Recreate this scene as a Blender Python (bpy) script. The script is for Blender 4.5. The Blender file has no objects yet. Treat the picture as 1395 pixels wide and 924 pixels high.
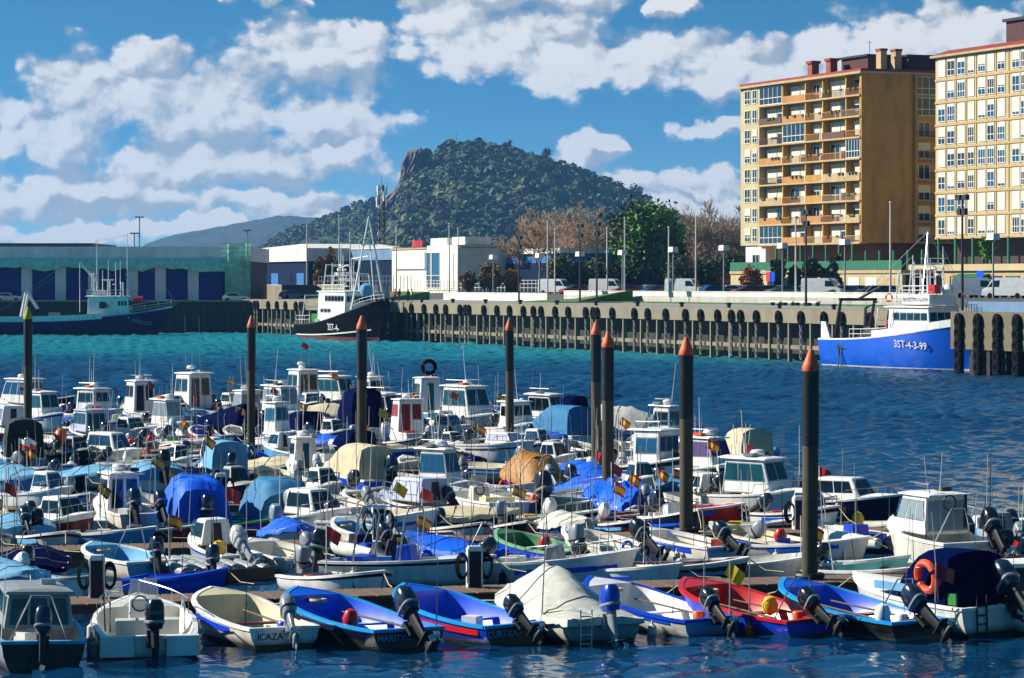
import bpy, math, random
import numpy as np
from mathutils import Vector, Matrix
R = random.Random(11); NR = np.random.default_rng(5)
S = bpy.context.scene; COL = S.collection
F, CX, HY, CH = 4000.0, 697.5, 385.0, 8.0      # focal length in photo pixels, horizon row, eye height
rad = math.radians
ANG = rad(22.5); CA, SA = math.cos(ANG), math.sin(ANG)   # the harbour grid is turned 22.5 degrees
def at(x, y, Y): return Vector(((x-CX)/F*Y, Y, CH-(y-HY)/F*Y))
def wl(x, y): Y = CH*F/(y-HY); return Vector(((x-CX)/F*Y, Y, 0))
QO = Vector((30.7, 291, 0))
def ql(x, y, z=0): return Vector((QO.x+x*CA-y*SA, QO.y+x*SA+y*CA, z))   # quay frame: x inland, y along the quay
def qpx(px, x): # y along the quay of the line x seen at column px
    k = (px-CX)/F
    ox, oy = QO.x+x*CA, QO.y+x*SA
    return (ox-k*oy)/(CA*k+SA)
# ---------------------------------------------------------------- materials
MATS = {}
def lin(h):
    h = h.lstrip('#'); c = [int(h[i:i+2], 16)/255 for i in (0, 2, 4)]
    return [((v+.055)/1.055)**2.4 if v > .04045 else v/12.92 for v in c]
def M(key, col=None, rough=.5, metal=0, var=.14, scale=2.5, bump=0, bscale=None, dirt=0, spec=.5, alpha=1, coat=0, dcol=(.05, .045, .03), rnd=0):
    if key in MATS: return MATS[key]
    c = lin(col) if isinstance(col, str) else list(col)
    m = bpy.data.materials.new(key); m.use_nodes = True; nt = m.node_tree; N = nt.nodes; L = nt.links
    b = N['Principled BSDF']
    tc = N.new('ShaderNodeTexCoord'); no = N.new('ShaderNodeTexNoise')
    no.inputs['Scale'].default_value = scale; no.inputs['Detail'].default_value = 5; no.inputs['Roughness'].default_value = .62
    L.new(tc.outputs['Object'], no.inputs['Vector'])
    mr = N.new('ShaderNodeMapRange'); mr.inputs[1].default_value = .3; mr.inputs[2].default_value = .7
    L.new(no.outputs['Fac'], mr.inputs[0])
    mx = N.new('ShaderNodeMix'); mx.data_type = 'RGBA'
    mx.inputs[6].default_value = [v*(1-var) for v in c]+[1]; mx.inputs[7].default_value = [min(1, v*(1+var*.6)) for v in c]+[1]
    L.new(mr.outputs[0], mx.inputs[0]); out = mx.outputs[2]
    if dirt:
        n2 = N.new('ShaderNodeTexNoise'); n2.inputs['Scale'].default_value = scale*1.9; n2.inputs['Detail'].default_value = 7
        mp = N.new('ShaderNodeMapping'); mp.inputs['Scale'].default_value = (1, 1, .22); mp.inputs['Location'].default_value = (3.1, 7.7, 1.3)
        L.new(tc.outputs['Object'], mp.inputs['Vector']); L.new(mp.outputs[0], n2.inputs['Vector'])
        r2 = N.new('ShaderNodeMapRange'); r2.inputs[1].default_value = .48; r2.inputs[2].default_value = .8; r2.inputs[4].default_value = dirt
        L.new(n2.outputs['Fac'], r2.inputs[0])
        m2 = N.new('ShaderNodeMix'); m2.data_type = 'RGBA'; m2.inputs[7].default_value = list(dcol)+[1]
        L.new(r2.outputs[0], m2.inputs[0]); L.new(out, m2.inputs[6]); out = m2.outputs[2]
    if rnd:
        oi = N.new('ShaderNodeObjectInfo'); r3 = N.new('ShaderNodeMapRange'); r3.inputs[3].default_value = 1-rnd; r3.inputs[4].default_value = 1+rnd
        L.new(oi.outputs['Random'], r3.inputs[0]); m3 = N.new('ShaderNodeVectorMath'); m3.operation = 'SCALE'
        L.new(out, m3.inputs[0]); L.new(r3.outputs[0], m3.inputs['Scale']); out = m3.outputs[0]
    L.new(out, b.inputs['Base Color'])
    b.inputs['Roughness'].default_value = rough; b.inputs['Metallic'].default_value = metal
    b.inputs['Specular IOR Level'].default_value = spec; b.inputs['Alpha'].default_value = alpha
    if coat: b.inputs['Coat Weight'].default_value = coat; b.inputs['Coat Roughness'].default_value = .08
    if bump:
        bn = N.new('ShaderNodeTexNoise'); bn.inputs['Scale'].default_value = bscale or scale*4; bn.inputs['Detail'].default_value = 4
        L.new(tc.outputs['Object'], bn.inputs['Vector'])
        bp = N.new('ShaderNodeBump'); bp.inputs['Strength'].default_value = .8; bp.inputs['Distance'].default_value = bump
        L.new(bn.outputs['Fac'], bp.inputs['Height']); L.new(bp.outputs[0], b.inputs['Normal'])
    MATS[key] = m; return m
def wlmat(key): # the same paint with weed and grime along the waterline
    k2 = key+'_waterline'
    if k2 in MATS: return k2
    m = MATS[key].copy(); m.name = k2; MATS[k2] = m; nt = m.node_tree; N = nt.nodes; L = nt.links; b = N['Principled BSDF']; out = b.inputs['Base Color'].links[0].from_socket
    tc = [n for n in N if n.type == 'TEX_COORD'][0]; no = [n for n in N if n.type == 'TEX_NOISE'][0]
    sx = N.new('ShaderNodeSeparateXYZ'); L.new(tc.outputs['Object'], sx.inputs[0]); ad = N.new('ShaderNodeMath'); ad.operation = 'MULTIPLY_ADD'; ad.inputs[1].default_value = -.3; L.new(no.outputs['Fac'], ad.inputs[0]); L.new(sx.outputs[2], ad.inputs[2])
    r4 = N.new('ShaderNodeMapRange'); r4.inputs[1].default_value = -.1; r4.inputs[2].default_value = .06; r4.inputs[3].default_value = .75; r4.inputs[4].default_value = 0; L.new(ad.outputs[0], r4.inputs[0])
    m4 = N.new('ShaderNodeMix'); m4.data_type = 'RGBA'; m4.inputs[7].default_value = (.06, .06, .03, 1); L.new(r4.outputs[0], m4.inputs[0]); L.new(out, m4.inputs[6]); L.new(m4.outputs[2], b.inputs['Base Color']); return k2
def pal(s):
    for ln in s.strip().split('\n'):
        k, c, *kw = ln.split(); M(k, c, **{a: float(v) for a, v in (q.split('=') for q in kw)})
pal('''
white #eeece6 rough=.35 dirt=.3 scale=1.6 var=.06
gelcoat #e0dccf rough=.3 dirt=.4 scale=1.8 var=.08
cream #d6cba6 rough=.45 dirt=.3 scale=2 var=.1
greyhull #8f9698 rough=.45 dirt=.3
lightblue #1f9ae0 rough=.35 dirt=.15 var=.1
skyblue #5aa6d4 rough=.4 dirt=.2
blue #0050d8 rough=.33 dirt=.12 var=.12 coat=.3
royal #0040cc rough=.35 var=.12 dirt=.1
navy #000c30 spec=.25 rough=.4 dirt=.12
black #0d0f12 rough=.4 dirt=.1
dark #16191d rough=.55
red #c8141a rough=.35 dirt=.15 coat=.3
maroon #5c1420 rough=.45 dirt=.2
green #2a7a3c rough=.4 dirt=.15
palegreen #7fb58a rough=.4 dirt=.2
turq #5ec2c4 rough=.4 dirt=.15
palecream #e4dfd0 rough=.8 dirt=.2 scale=.4
stained #6e6552 rough=.9 dirt=.6 scale=.5 bump=.03
paleyellow #d9cf98 rough=.45 dirt=.25
lavender #b4bbd6 rough=.4 dirt=.15
orange #e2531c rough=.45 var=.15
yellow #e8b810 rough=.5
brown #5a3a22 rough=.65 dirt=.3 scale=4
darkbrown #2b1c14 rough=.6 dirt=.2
antifoul #20242a rough=.8 var=.3
redfoul #7c2a22 rough=.75 var=.3
steel #b9bec2 rough=.25 metal=.9
alu #9aa0a4 rough=.35 metal=.7
rubber #0b0b0b spec=.15 rough=.85 var=.3 bump=.01
chainmetal #77736a rough=.7 dirt=.3
rope #b8ab8c rough=.9 bump=.01 bscale=30
motorblack #14171b rough=.22 coat=.5 var=.2
motorgrey #8d959b rough=.3 coat=.3
motorwhite #cfd3d4 rough=.3 dirt=.15
motorblue #0038b0 rough=.25 coat=.4
motornavy #18263e rough=.22 coat=.5
canvasnavy #000a3a spec=.02 rough=.85 var=.2 bump=.012 bscale=5
canvasblue #0060e8 spec=.25 rough=.6 var=.18 bump=.02 bscale=3.5
canvasteal #1a6f9e rough=.75 var=.2 bump=.02 bscale=4
canvasbeige #c9bd9d rough=.85 var=.15 dirt=.2 bump=.015 bscale=5
canvaswhite #c6c6bb rough=.8 var=.15 dirt=.25 bump=.02 bscale=4
canvasgrey #7e8587 rough=.8 var=.2 dirt=.2 bump=.02
canvasgreen #04241f rough=.8 var=.2 bump=.015
canvaslight #5f9fc4 rough=.7 var=.15 dirt=.15 bump=.015
canvasred #8a1020 rough=.8 var=.2 bump=.012
canvasgold #a8701a rough=.55 var=.4 scale=5 dirt=.25 bump=.03
glass #0c1620 rough=.06 spec=.9 var=.3
tealglass #123f44 rough=.05 spec=.9 var=.3
blueglass #1a4a70 rough=.06 spec=.9 var=.2
clearvinyl #9fb2bb rough=.2 alpha=.55
violet #4a2a72 rough=.7
concrete #857b66 rough=.85 dirt=.45 scale=.5 bump=.02 bscale=3
quaywhite #857c67 rough=.85 dirt=.4 scale=.35 bump=.02 bscale=3
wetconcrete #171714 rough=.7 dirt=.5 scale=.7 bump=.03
voiddark #0e0f0f rough=.9
deckgrey #8b8b87 rough=.9 dirt=.25 scale=.15 bump=.01
asphalt #48494b rough=.9 dirt=.2 scale=.1
wallwhite #d8d5cc rough=.8 dirt=.3 scale=.4
pilesteel #4c4434 rough=.8 dirt=.7 scale=1.1 var=.4 bump=.01
pilecap #e0602a rough=.6 var=.3 dirt=.45
pilecapyellow #a9a51e rough=.7 dirt=.3
plank #6e5946 rough=.85 dirt=.35 scale=2 bump=.02
ochre #c78a1e rough=.85 dirt=.25 scale=.25
ochredark #b8883a rough=.85 dirt=.55 scale=.35
mustard #c4922c rough=.8 dirt=.12 scale=.4
rust #b47c40 rough=.75 dirt=.25 scale=.8
cornice #b49b70 rough=.8 dirt=.25 scale=.5
creamwall #b9aa80 rough=.85 dirt=.15 scale=.3
tilered #8a3326 rough=.75 var=.3 scale=1.5 bump=.05
brickdark #4a2420 rough=.8 var=.3
chimney #8e4a35 rough=.8 var=.25
frame #e6e4de rough=.5 dirt=.1
blind #d4cebc rough=.6 var=.05
pane #26343c rough=.08 spec=.8 var=.3
greenpaint #12674a rough=.6 dirt=.15
nettinglight #a8f0d8 rough=.8 var=.3 scale=1.2 alpha=.42 bump=.1
netting #9cf2da rough=.8 var=.3 scale=1.2 alpha=.8 bump=.1
whclad #e6e8e8 rough=.6 dirt=.2 scale=.4
bluedoor #06348e spec=.1 rough=.6 dirt=.15 scale=.4
darkblue #061c3c spec=.1 rough=.6 var=.2
bluewall #1d66a8 rough=.6 dirt=.1 scale=.3
grass #4a6a28 rough=.95 var=.4 scale=.6 bump=.1
rockface #66524a rough=.95 var=.6 scale=.06 bump=1.5 bscale=.25
bark #4a3d30 rough=.9 var=.3 bump=.03
twig #a8967e rough=.9 var=.3
twigred #b0947a rough=.9 var=.3
carwhite #d8d8d6 rough=.25 coat=.6
cargrey #6e7478 rough=.25 metal=.3 coat=.6
cardark #1b2025 rough=.2 coat=.7
carblue #20406e rough=.25 coat=.6
carred #9a1a1a rough=.25 coat=.6
lamppole #8d9295 rough=.5 metal=.4
lampwhite #d8d8d2 rough=.4
skin #b9876a rough=.6
denim #25344e rough=.9
hivis #e0641c rough=.8
bluegrey #5f83a6 rough=.6 dirt=.25 scale=.4
signred #d0242a rough=.5
lifering #e8501e rough=.5 var=.1
mastred #8c3a30 rough=.7
''')
def leafmat(key, c1, c2, sc=.5):
    m = M(key, c1, rough=.75, var=.35, scale=sc); mx = [n for n in m.node_tree.nodes if n.type == 'MIX'][0]
    a, b = lin(c1), lin(c2); mx.inputs[6].default_value = a+[1]; mx.inputs[7].default_value = b+[1]
leafmat('leafpine', '#30601a', '#6a9c36', .5); leafmat('leafdark', '#14260f', '#35521f', .8); leafmat('leafautumn', '#74481c', '#b07c30', .9)
leafmat('leafolive', '#2c3a18', '#5f6a34', .8); leafmat('leafhill', '#071a0c', '#2a4a1c', .02); leafmat('leafhill2', '#123016', '#4a6428', .02); leafmat('leafhill3', '#1a3a14', '#6a7a38', .02)
# ---------------------------------------------------------------- mesh builder
class MB:
    def __init__(s): s.v = []; s.f = []; s.m = []
    def add(s, vs, fs, mat=0):
        o = len(s.v); s.v += [tuple(p) for p in vs]; s.f += [tuple(i+o for i in q) for q in fs]; s.m += [mat]*len(fs); return s
    def hexa(s, b, t, mat=0): # bottom ring, top ring (4 points each, same order, counter-clockwise from above)
        return s.add(list(b)+list(t), [(3, 2, 1, 0), (4, 5, 6, 7), (0, 1, 5, 4), (1, 2, 6, 5), (2, 3, 7, 6), (3, 0, 4, 7)], mat)
    def box(s, c, d, mat=0, rz=0, ry=0, top=(1, 1)):
        x, y, z = d[0]/2, d[1]/2, d[2]/2
        vs = [Vector((a*x*k[0], b*y*k[1], w)) for w, k in ((-z, (1, 1)), (z, top)) for a, b in ((-1, -1), (1, -1), (1, 1), (-1, 1))]
        if rz or ry:
            mt = Matrix.Rotation(rz, 3, 'Z') @ Matrix.Rotation(ry, 3, 'Y'); vs = [mt @ p for p in vs]
        c = Vector(c); return s.hexa([p+c for p in vs[:4]], [p+c for p in vs[4:]], mat)
    def b2(s, x0, x1, y0, y1, z0, z1, mat=0): return s.box(((x0+x1)/2, (y0+y1)/2, (z0+z1)/2), (x1-x0, y1-y0, z1-z0), mat)
    def loft(s, rings, mat=0, closed=True, cap=True):
        n = len(rings[0]); vs = [p for r in rings for p in r]; fs = []
        for i in range(len(rings)-1):
            for j in range(n if closed else n-1):
                k = (j+1) % n; fs.append((i*n+j, i*n+k, (i+1)*n+k, (i+1)*n+j))
        if cap and closed: fs += [tuple(range(n-1, -1, -1)), tuple((len(rings)-1)*n+j for j in range(n))]
        return s.add(vs, fs, mat)
    def tube(s, pts, r, n=6, mat=0, loop=False):
        P = [Vector(p) for p in pts]; k = len(P); rr = r if isinstance(r, (list, tuple)) else [r]*k; rings = []
        for i in range(k):
            a = P[(i-1) % k] if (loop or i) else P[0]; b = P[(i+1) % k] if (loop or i < k-1) else P[-1]
            t = (b-a).normalized() if (b-a).length > 1e-9 else Vector((0, 0, 1))
            u = t.cross(Vector((0, 0, 1)) if abs(t.z) < .9 else Vector((1, 0, 0))).normalized(); w = t.cross(u)
            rings.append([P[i]+(u*math.cos(q*2*math.pi/n)+w*math.sin(q*2*math.pi/n))*rr[i] for q in range(n)])
        if loop: rings.append(rings[0])
        return s.loft(rings, mat, True, not loop)
    def lathe(s, prof, c=(0, 0, 0), n=12, mat=0, axis='z'):
        rings = []
        for r, z in prof:
            g = []
            for q in range(n):
                a = q*2*math.pi/n; p = (r*math.cos(a), r*math.sin(a), z)
                if axis == 'x': p = (z, p[0], p[1])
                if axis == 'y': p = (p[0], z, p[1])
                g.append(Vector(p)+Vector(c))
            rings.append(g)
        return s.loft(rings, mat)
    def torus(s, c, R_, r, axis='y', n=20, k=8, mat=0, sx=1, sz=1):
        pts = []
        for q in range(n):
            a = q*2*math.pi/n; u, w = R_*math.cos(a)*sx, R_*math.sin(a)*sz
            pts.append(Vector(c)+Vector({'y': (u, 0, w), 'x': (0, u, w), 'z': (u, w, 0)}[axis]))
        return s.tube(pts, r, k, mat, True)
    def panel(s, q, u0, u1, v0, v1, off=.012, mat=0): # q: bl, br, tr, tl seen from outside
        q = [Vector(p) for p in q]
        def bi(u, v): return (q[0]*(1-u)+q[1]*u)*(1-v)+(q[3]*(1-u)+q[2]*u)*v
        n = (q[1]-q[0]).cross(q[3]-q[0]).normalized()*off
        c = [bi(u0, v0), bi(u1, v0), bi(u1, v1), bi(u0, v1)]
        return s.add([p-n*.5 for p in c]+[p+n for p in c], [(4, 5, 6, 7), (0, 1, 5, 4), (1, 2, 6, 5), (2, 3, 7, 6), (3, 0, 4, 7)], mat)
    def mesh(s, name, mats, smooth=True, ang=40):
        me = bpy.data.meshes.new(name); me.from_pydata(s.v, [], s.f)
        for k in ([mats] if isinstance(mats, str) else mats): me.materials.append(MATS[k])
        me.polygons.foreach_set('material_index', s.m)
        if smooth: me.polygons.foreach_set('use_smooth', [True]*len(s.f)); me.set_sharp_from_angle(angle=rad(ang))
        me.update(); return me
    def build(s, name, mats, parent=None, loc=None, rot=None, smooth=True, ang=40):
        return link(name, s.mesh(name, mats, smooth, ang), parent, loc, rot)
def link(name, me, parent=None, loc=None, rot=None):
    o = bpy.data.objects.new(name, me); COL.objects.link(o)
    if parent: o.parent = parent
    if loc is not None: o.location = loc
    if rot is not None: o.rotation_euler = rot
    return o
def tag(o, label, cat, group=None, kind=None):
    if label: o['label'] = label
    if cat: o['category'] = cat
    if group: o['group'] = group
    if kind: o['kind'] = kind
    return o
def thing(name, label, cat, loc=(0, 0, 0), rz=0, group=None):
    o = link(name, None, None, loc, (0, 0, rz)); o.empty_display_size = .3
    return tag(o, label, cat, group)
def struct(o): o['kind'] = 'structure'; return o
KIDS = {}
def copy_tree(o, parent=None):
    c = o.copy(); COL.objects.link(c); c.parent = parent
    for ch in o.children: copy_tree(ch, c)
    return c
def bevel(o, w=.02, seg=2):
    m = o.modifiers.new('soft_edges', 'BEVEL'); m.width = w; m.segments = seg; m.limit_method = 'ANGLE'; m.angle_limit = rad(35); return o
def textmesh(txt, size, depth=.01, mat='white'):
    cu = bpy.data.curves.new('lettering', 'FONT'); cu.body = txt; cu.size = size; cu.extrude = depth; cu.align_x = 'CENTER'; cu.align_y = 'CENTER'; cu.resolution_u = 3
    o = bpy.data.objects.new('lettering', cu); COL.objects.link(o)
    me = bpy.data.meshes.new_from_object(o.evaluated_get(bpy.context.evaluated_depsgraph_get()))
    bpy.data.objects.remove(o); bpy.data.curves.remove(cu); me.materials.clear(); me.materials.append(MATS[mat]); return me
def lettering(txt, size, parent, loc, face, mat='white', name='lettering', depth=.01, up=(0, 0, 1)):
    # letters standing on the plane whose outward normal is face
    z = Vector(face).normalized(); u = Vector(up); x = u.cross(z).normalized(); y = z.cross(x)
    o = link(name, textmesh(txt, size, depth, mat), parent)
    o.matrix_local = Matrix.Translation(loc) @ Matrix((x, y, z)).transposed().to_4x4(); return o
def blob(rng, r, sub=1, jit=.25, sz=.8):
    v, f = ICO[sub]; k = 1+(rng.random((len(v), 1))-.5)*2*jit
    return v*k*np.array([r, r, r*sz]), f
def _ico():
    import bmesh; d = {}
    for s in (1, 2):
        b = bmesh.new(); bmesh.ops.create_icosphere(b, subdivisions=s, radius=1)
        d[s] = (np.array([p.co[:] for p in b.verts]), np.array([[q.index for q in f.verts] for f in b.faces])); b.free()
    return d
ICO = _ico()
def tri_object(name, V, T, mats, mi=None, parent=None, smooth=False):
    me = bpy.data.meshes.new(name); me.vertices.add(len(V)); me.vertices.foreach_set('co', np.asarray(V, np.float32).ravel())
    n = len(T); k = T.shape[1]; me.loops.add(n*k); me.loops.foreach_set('vertex_index', T.astype(np.int32).ravel())
    me.polygons.add(n); me.polygons.foreach_set('loop_start', np.arange(n, dtype=np.int32)*k)
    for q in mats: me.materials.append(MATS[q])
    if mi is not None: me.polygons.foreach_set('material_index', np.asarray(mi, np.int32))
    if smooth: me.polygons.foreach_set('use_smooth', np.ones(n, bool))
    me.update(calc_edges=True); return link(name, me, parent)
HAZE = 8.5e-5
# ---------------------------------------------------------------- camera, sun, sky
cam = bpy.data.cameras.new('camera'); co = bpy.data.objects.new('camera', cam); COL.objects.link(co); S.camera = co
co.location = (0, 0, CH); co.rotation_euler = (math.pi/2, 0, 0)
cam.sensor_width = 36; cam.lens = 36*F/1395; cam.shift_y = -(462-HY)/1395; cam.clip_start = .5; cam.clip_end = 30000
SUN = Vector((-.95, .24, .62)).normalized()
sl = bpy.data.lights.new('sun', 'SUN'); sl.energy = 5.0; sl.angle = rad(.5); sl.color = (1, .93, .82)
so = bpy.data.objects.new('sun', sl); COL.objects.link(so); so.rotation_euler = SUN.to_track_quat('Z', 'Y').to_euler()
S.view_settings.view_transform = 'Standard'; S.view_settings.look = 'None'; S.view_settings.exposure = .78; S.view_settings.gamma = 1
w = bpy.data.worlds.new('World'); S.world = w; w.use_nodes = True; nt = w.node_tree; N = nt.nodes; L = nt.links
def nd(t, **k):
    n = N.new(t)
    for a, b in k.items(): setattr(n, a, b)
    return n
def mth(op, a, b=None, c=None, clamp=False):
    n = nd('ShaderNodeMath', operation=op, use_clamp=clamp)
    for i, v in enumerate((a, b, c)):
        if v is None: continue
        if isinstance(v, (int, float)): n.inputs[i].default_value = v
        else: L.new(v, n.inputs[i])
    return n.outputs[0]
def vm(op, a, b=None):
    n = nd('ShaderNodeVectorMath', operation=op)
    for i, v in enumerate((a, b)):
        if v is None: continue
        if isinstance(v, tuple): n.inputs[i].default_value = v
        else: L.new(v, n.inputs[i])
    return n.outputs['Value'] if op == 'LENGTH' else n.outputs['Vector']
def sstep(v, a, b, lo=0, hi=1):
    n = nd('ShaderNodeMapRange', interpolation_type='SMOOTHSTEP'); L.new(v, n.inputs[0])
    for i, q in enumerate((a, b, lo, hi)): n.inputs[i+1].default_value = q
    return n.outputs[0]
def mixc(f, a, b):
    n = nd('ShaderNodeMix', data_type='RGBA')
    for i, v in ((0, f), (6, a), (7, b)):
        if isinstance(v, (int, float)): n.inputs[i].default_value = v
        elif isinstance(v, tuple): n.inputs[i].default_value = v
        else: L.new(v, n.inputs[i])
    return n.outputs[2]
tc = nd('ShaderNodeTexCoord'); sp = nd('ShaderNodeSeparateXYZ'); L.new(tc.outputs['Generated'], sp.inputs[0])
x, y, z = sp.outputs
sky = nd('ShaderNodeTexSky'); sky.sky_type = 'NISHITA'; sky.sun_disc = False
sky.sun_elevation = math.asin(SUN.z); sky.sun_rotation = math.atan2(SUN.x, SUN.y); sky.air_density = 1.0; sky.dust_density = .3; sky.ozone_density = 3
cb = nd('ShaderNodeCombineXYZ'); L.new(x, cb.inputs[0]); L.new(y, cb.inputs[1]); L.new(mth('ADD', mth('MULTIPLY', mth('MAXIMUM', z, 0), 5.5), .05), cb.inputs[2])
L.new(vm('NORMALIZE', cb.outputs[0]), sky.inputs[0])
skyc = vm('MULTIPLY', sky.outputs[0], (.21, .82, .88))
yy = mth('MAXIMUM', y, .03); p0 = nd('ShaderNodeCombineXYZ')
L.new(mth('MULTIPLY', mth('DIVIDE', x, yy), 40), p0.inputs[0]); L.new(mth('MULTIPLY', mth('DIVIDE', z, yy), 40), p0.inputs[1]); P = p0.outputs[0]
def noise(p, sc, det=6, ro=.6, di=0):
    n = nd('ShaderNodeTexNoise', noise_dimensions='2D'); n.inputs['Scale'].default_value = sc; n.inputs['Detail'].default_value = det; n.inputs['Roughness'].default_value = ro; n.inputs['Distortion'].default_value = di
    L.new(p, n.inputs['Vector']); return n.outputs['Fac']
# cumulus banks: bearing and elevation of each heap in hundredths of the focal length (cx, cy, rx, ry)
CL = [(-5.0, 2.55, 1.9, .62), (-4.0, 2.35, 1.7, .55), (-5.1, 3.05, .75, .42), (-2.7, 3.1, 1.15, .45), (-2.3, 3.25, .6, .32), (-5.8, 2.75, .8, .4), (-2.6, 2.25, 1.1, .4),
      (.1, 3.25, 1.6, .55), (-.7, 3.5, .75, .5), (.75, 3.0, 1.3, .4), (1.9, 3.1, .75, .35), (3.0, 2.95, .9, .45), (3.6, 2.85, .6, .35), (.2, 3.95, 1.5, .3),
      (-6.4, 1.95, 1.2, .45), (-6.9, 2.2, .5, .3), (-4.3, 1.55, 2.1, .4), (-2.3, 1.75, .5, .26), (-5.6, 1.15, 2.2, .32), (-3.3, 1.1, 1.4, .25), (-5.2, .7, 2.6, .22), (-2.6, .75, 1.2, .2),
      (1.05, 1.85, .6, .22), (1.7, 1.3, .55, .24), (2.6, 1.35, .8, .2), (2.7, 2.05, .4, .14), (2.6, 1.05, 1.3, .22),
      (5.0, 3.35, .9, .4), (6.3, 3.4, 1.1, .42), (4.2, 3.2, .6, .3), (-3.2, 3.95, .6, .14), (2.05, 3.7, .3, .12)]
wn = nd('ShaderNodeTexNoise'); wn.inputs['Scale'].default_value = 1.7; wn.inputs['Detail'].default_value = 5; L.new(P, wn.inputs['Vector']); Pw = vm('ADD', P, vm('MULTIPLY', vm('SUBTRACT', wn.outputs['Color'], (.5, .5, .5)), (1.3, .75, 0)))
def field(off):
    q = vm('ADD', Pw, off) if off else Pw; acc = None
    for a, b, rx, ry in CL:
        d = vm('LENGTH', vm('MULTIPLY', vm('SUBTRACT', q, (a, b, 0)), (1/rx, 1/ry, 0))); d = mth('SUBTRACT', 1, d)
        acc = d if acc is None else mth('SMOOTH_MAX', acc, d, .25)
    return acc
Pn = vm('MULTIPLY', P, (1, 1.25, 1))
def vor(q, sc):
    n = nd('ShaderNodeTexVoronoi', feature='F1', voronoi_dimensions='2D'); n.inputs['Scale'].default_value = sc; L.new(q, n.inputs['Vector']); return n.outputs['Distance']
F0 = field(None)
def dens(off): # heaps made of rounded billows at four sizes
    q = vm('ADD', Pn, off) if off else Pn; f = field((off[0], off[1]*.8, 0)) if off else F0
    wq = vm('ADD', q, vm('MULTIPLY', vm('SUBTRACT', wn.outputs['Color'], (.5, .5, .5)), (.35, .35, 0)))
    for sc, am in ((1.3, .8), (3.0, .42), (7.0, .15), (15, .06)): f = mth('ADD', f, mth('MULTIPLY', mth('SUBTRACT', .4, vor(wq, sc)), am))
    return mth('ADD', f, mth('MULTIPLY', mth('SUBTRACT', noise(q, 1.1, 8, .62), .5), .9))
den = mth('ADD', dens(None), .1); dn1 = mth('ADD', dens((-.1, .13, 0)), .1); f0 = F0; f1 = field((.12, -.34, 0))
front = sstep(y, .2, .5)
alpha = mth('MULTIPLY', sstep(den, -.03, .2), front)
alpha = mth('MULTIPLY', alpha, .95)
lit = mth('ADD', mth('MULTIPLY', mth('SUBTRACT', den, dn1), 1.5), mth('MULTIPLY', mth('SUBTRACT', f0, f1), .95))
lit = mth('ADD', lit, mth('MULTIPLY', mth('SUBTRACT', noise(Pn, 2.4, 6, .6), .5), 1.1))
lit = sstep(lit, -.62, .5)
alpha = mth('MULTIPLY', mth('ADD', mth('MULTIPLY', sstep(den, -.1, .26), lit), mth('MULTIPLY', sstep(den, -.25, .5), mth('SUBTRACT', 1, lit))), mth('MULTIPLY', front, .96))
cl = mixc(lit, (3.3, 3.6, 3.8, 1), (7.3, 7.1, 6.7, 1))
el = sstep(mth('DIVIDE', z, yy), 0, .035)
cl = mixc(el, mixc(.5, cl, (3.9, 4.9, 5.6, 1)), cl)
skyc = mixc(sstep(mth('DIVIDE', z, yy), -.01, .062, .62, 0), skyc, (3.7, 5.2, 6.1, 1))
bg = N['Background']; bg.inputs['Strength'].default_value = .08
L.new(mixc(alpha, skyc, cl), bg.inputs['Color'])
w.cycles.sampling_method = 'MANUAL'; w.cycles.sample_map_resolution = 512
S.cycles.max_bounces = 6; S.cycles.diffuse_bounces = 2; S.cycles.glossy_bounces = 3; S.cycles.transmission_bounces = 3; S.cycles.transparent_max_bounces = 8; S.cycles.volume_bounces = 0
S.cycles.caustics_reflective = False; S.cycles.caustics_refractive = False
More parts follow.
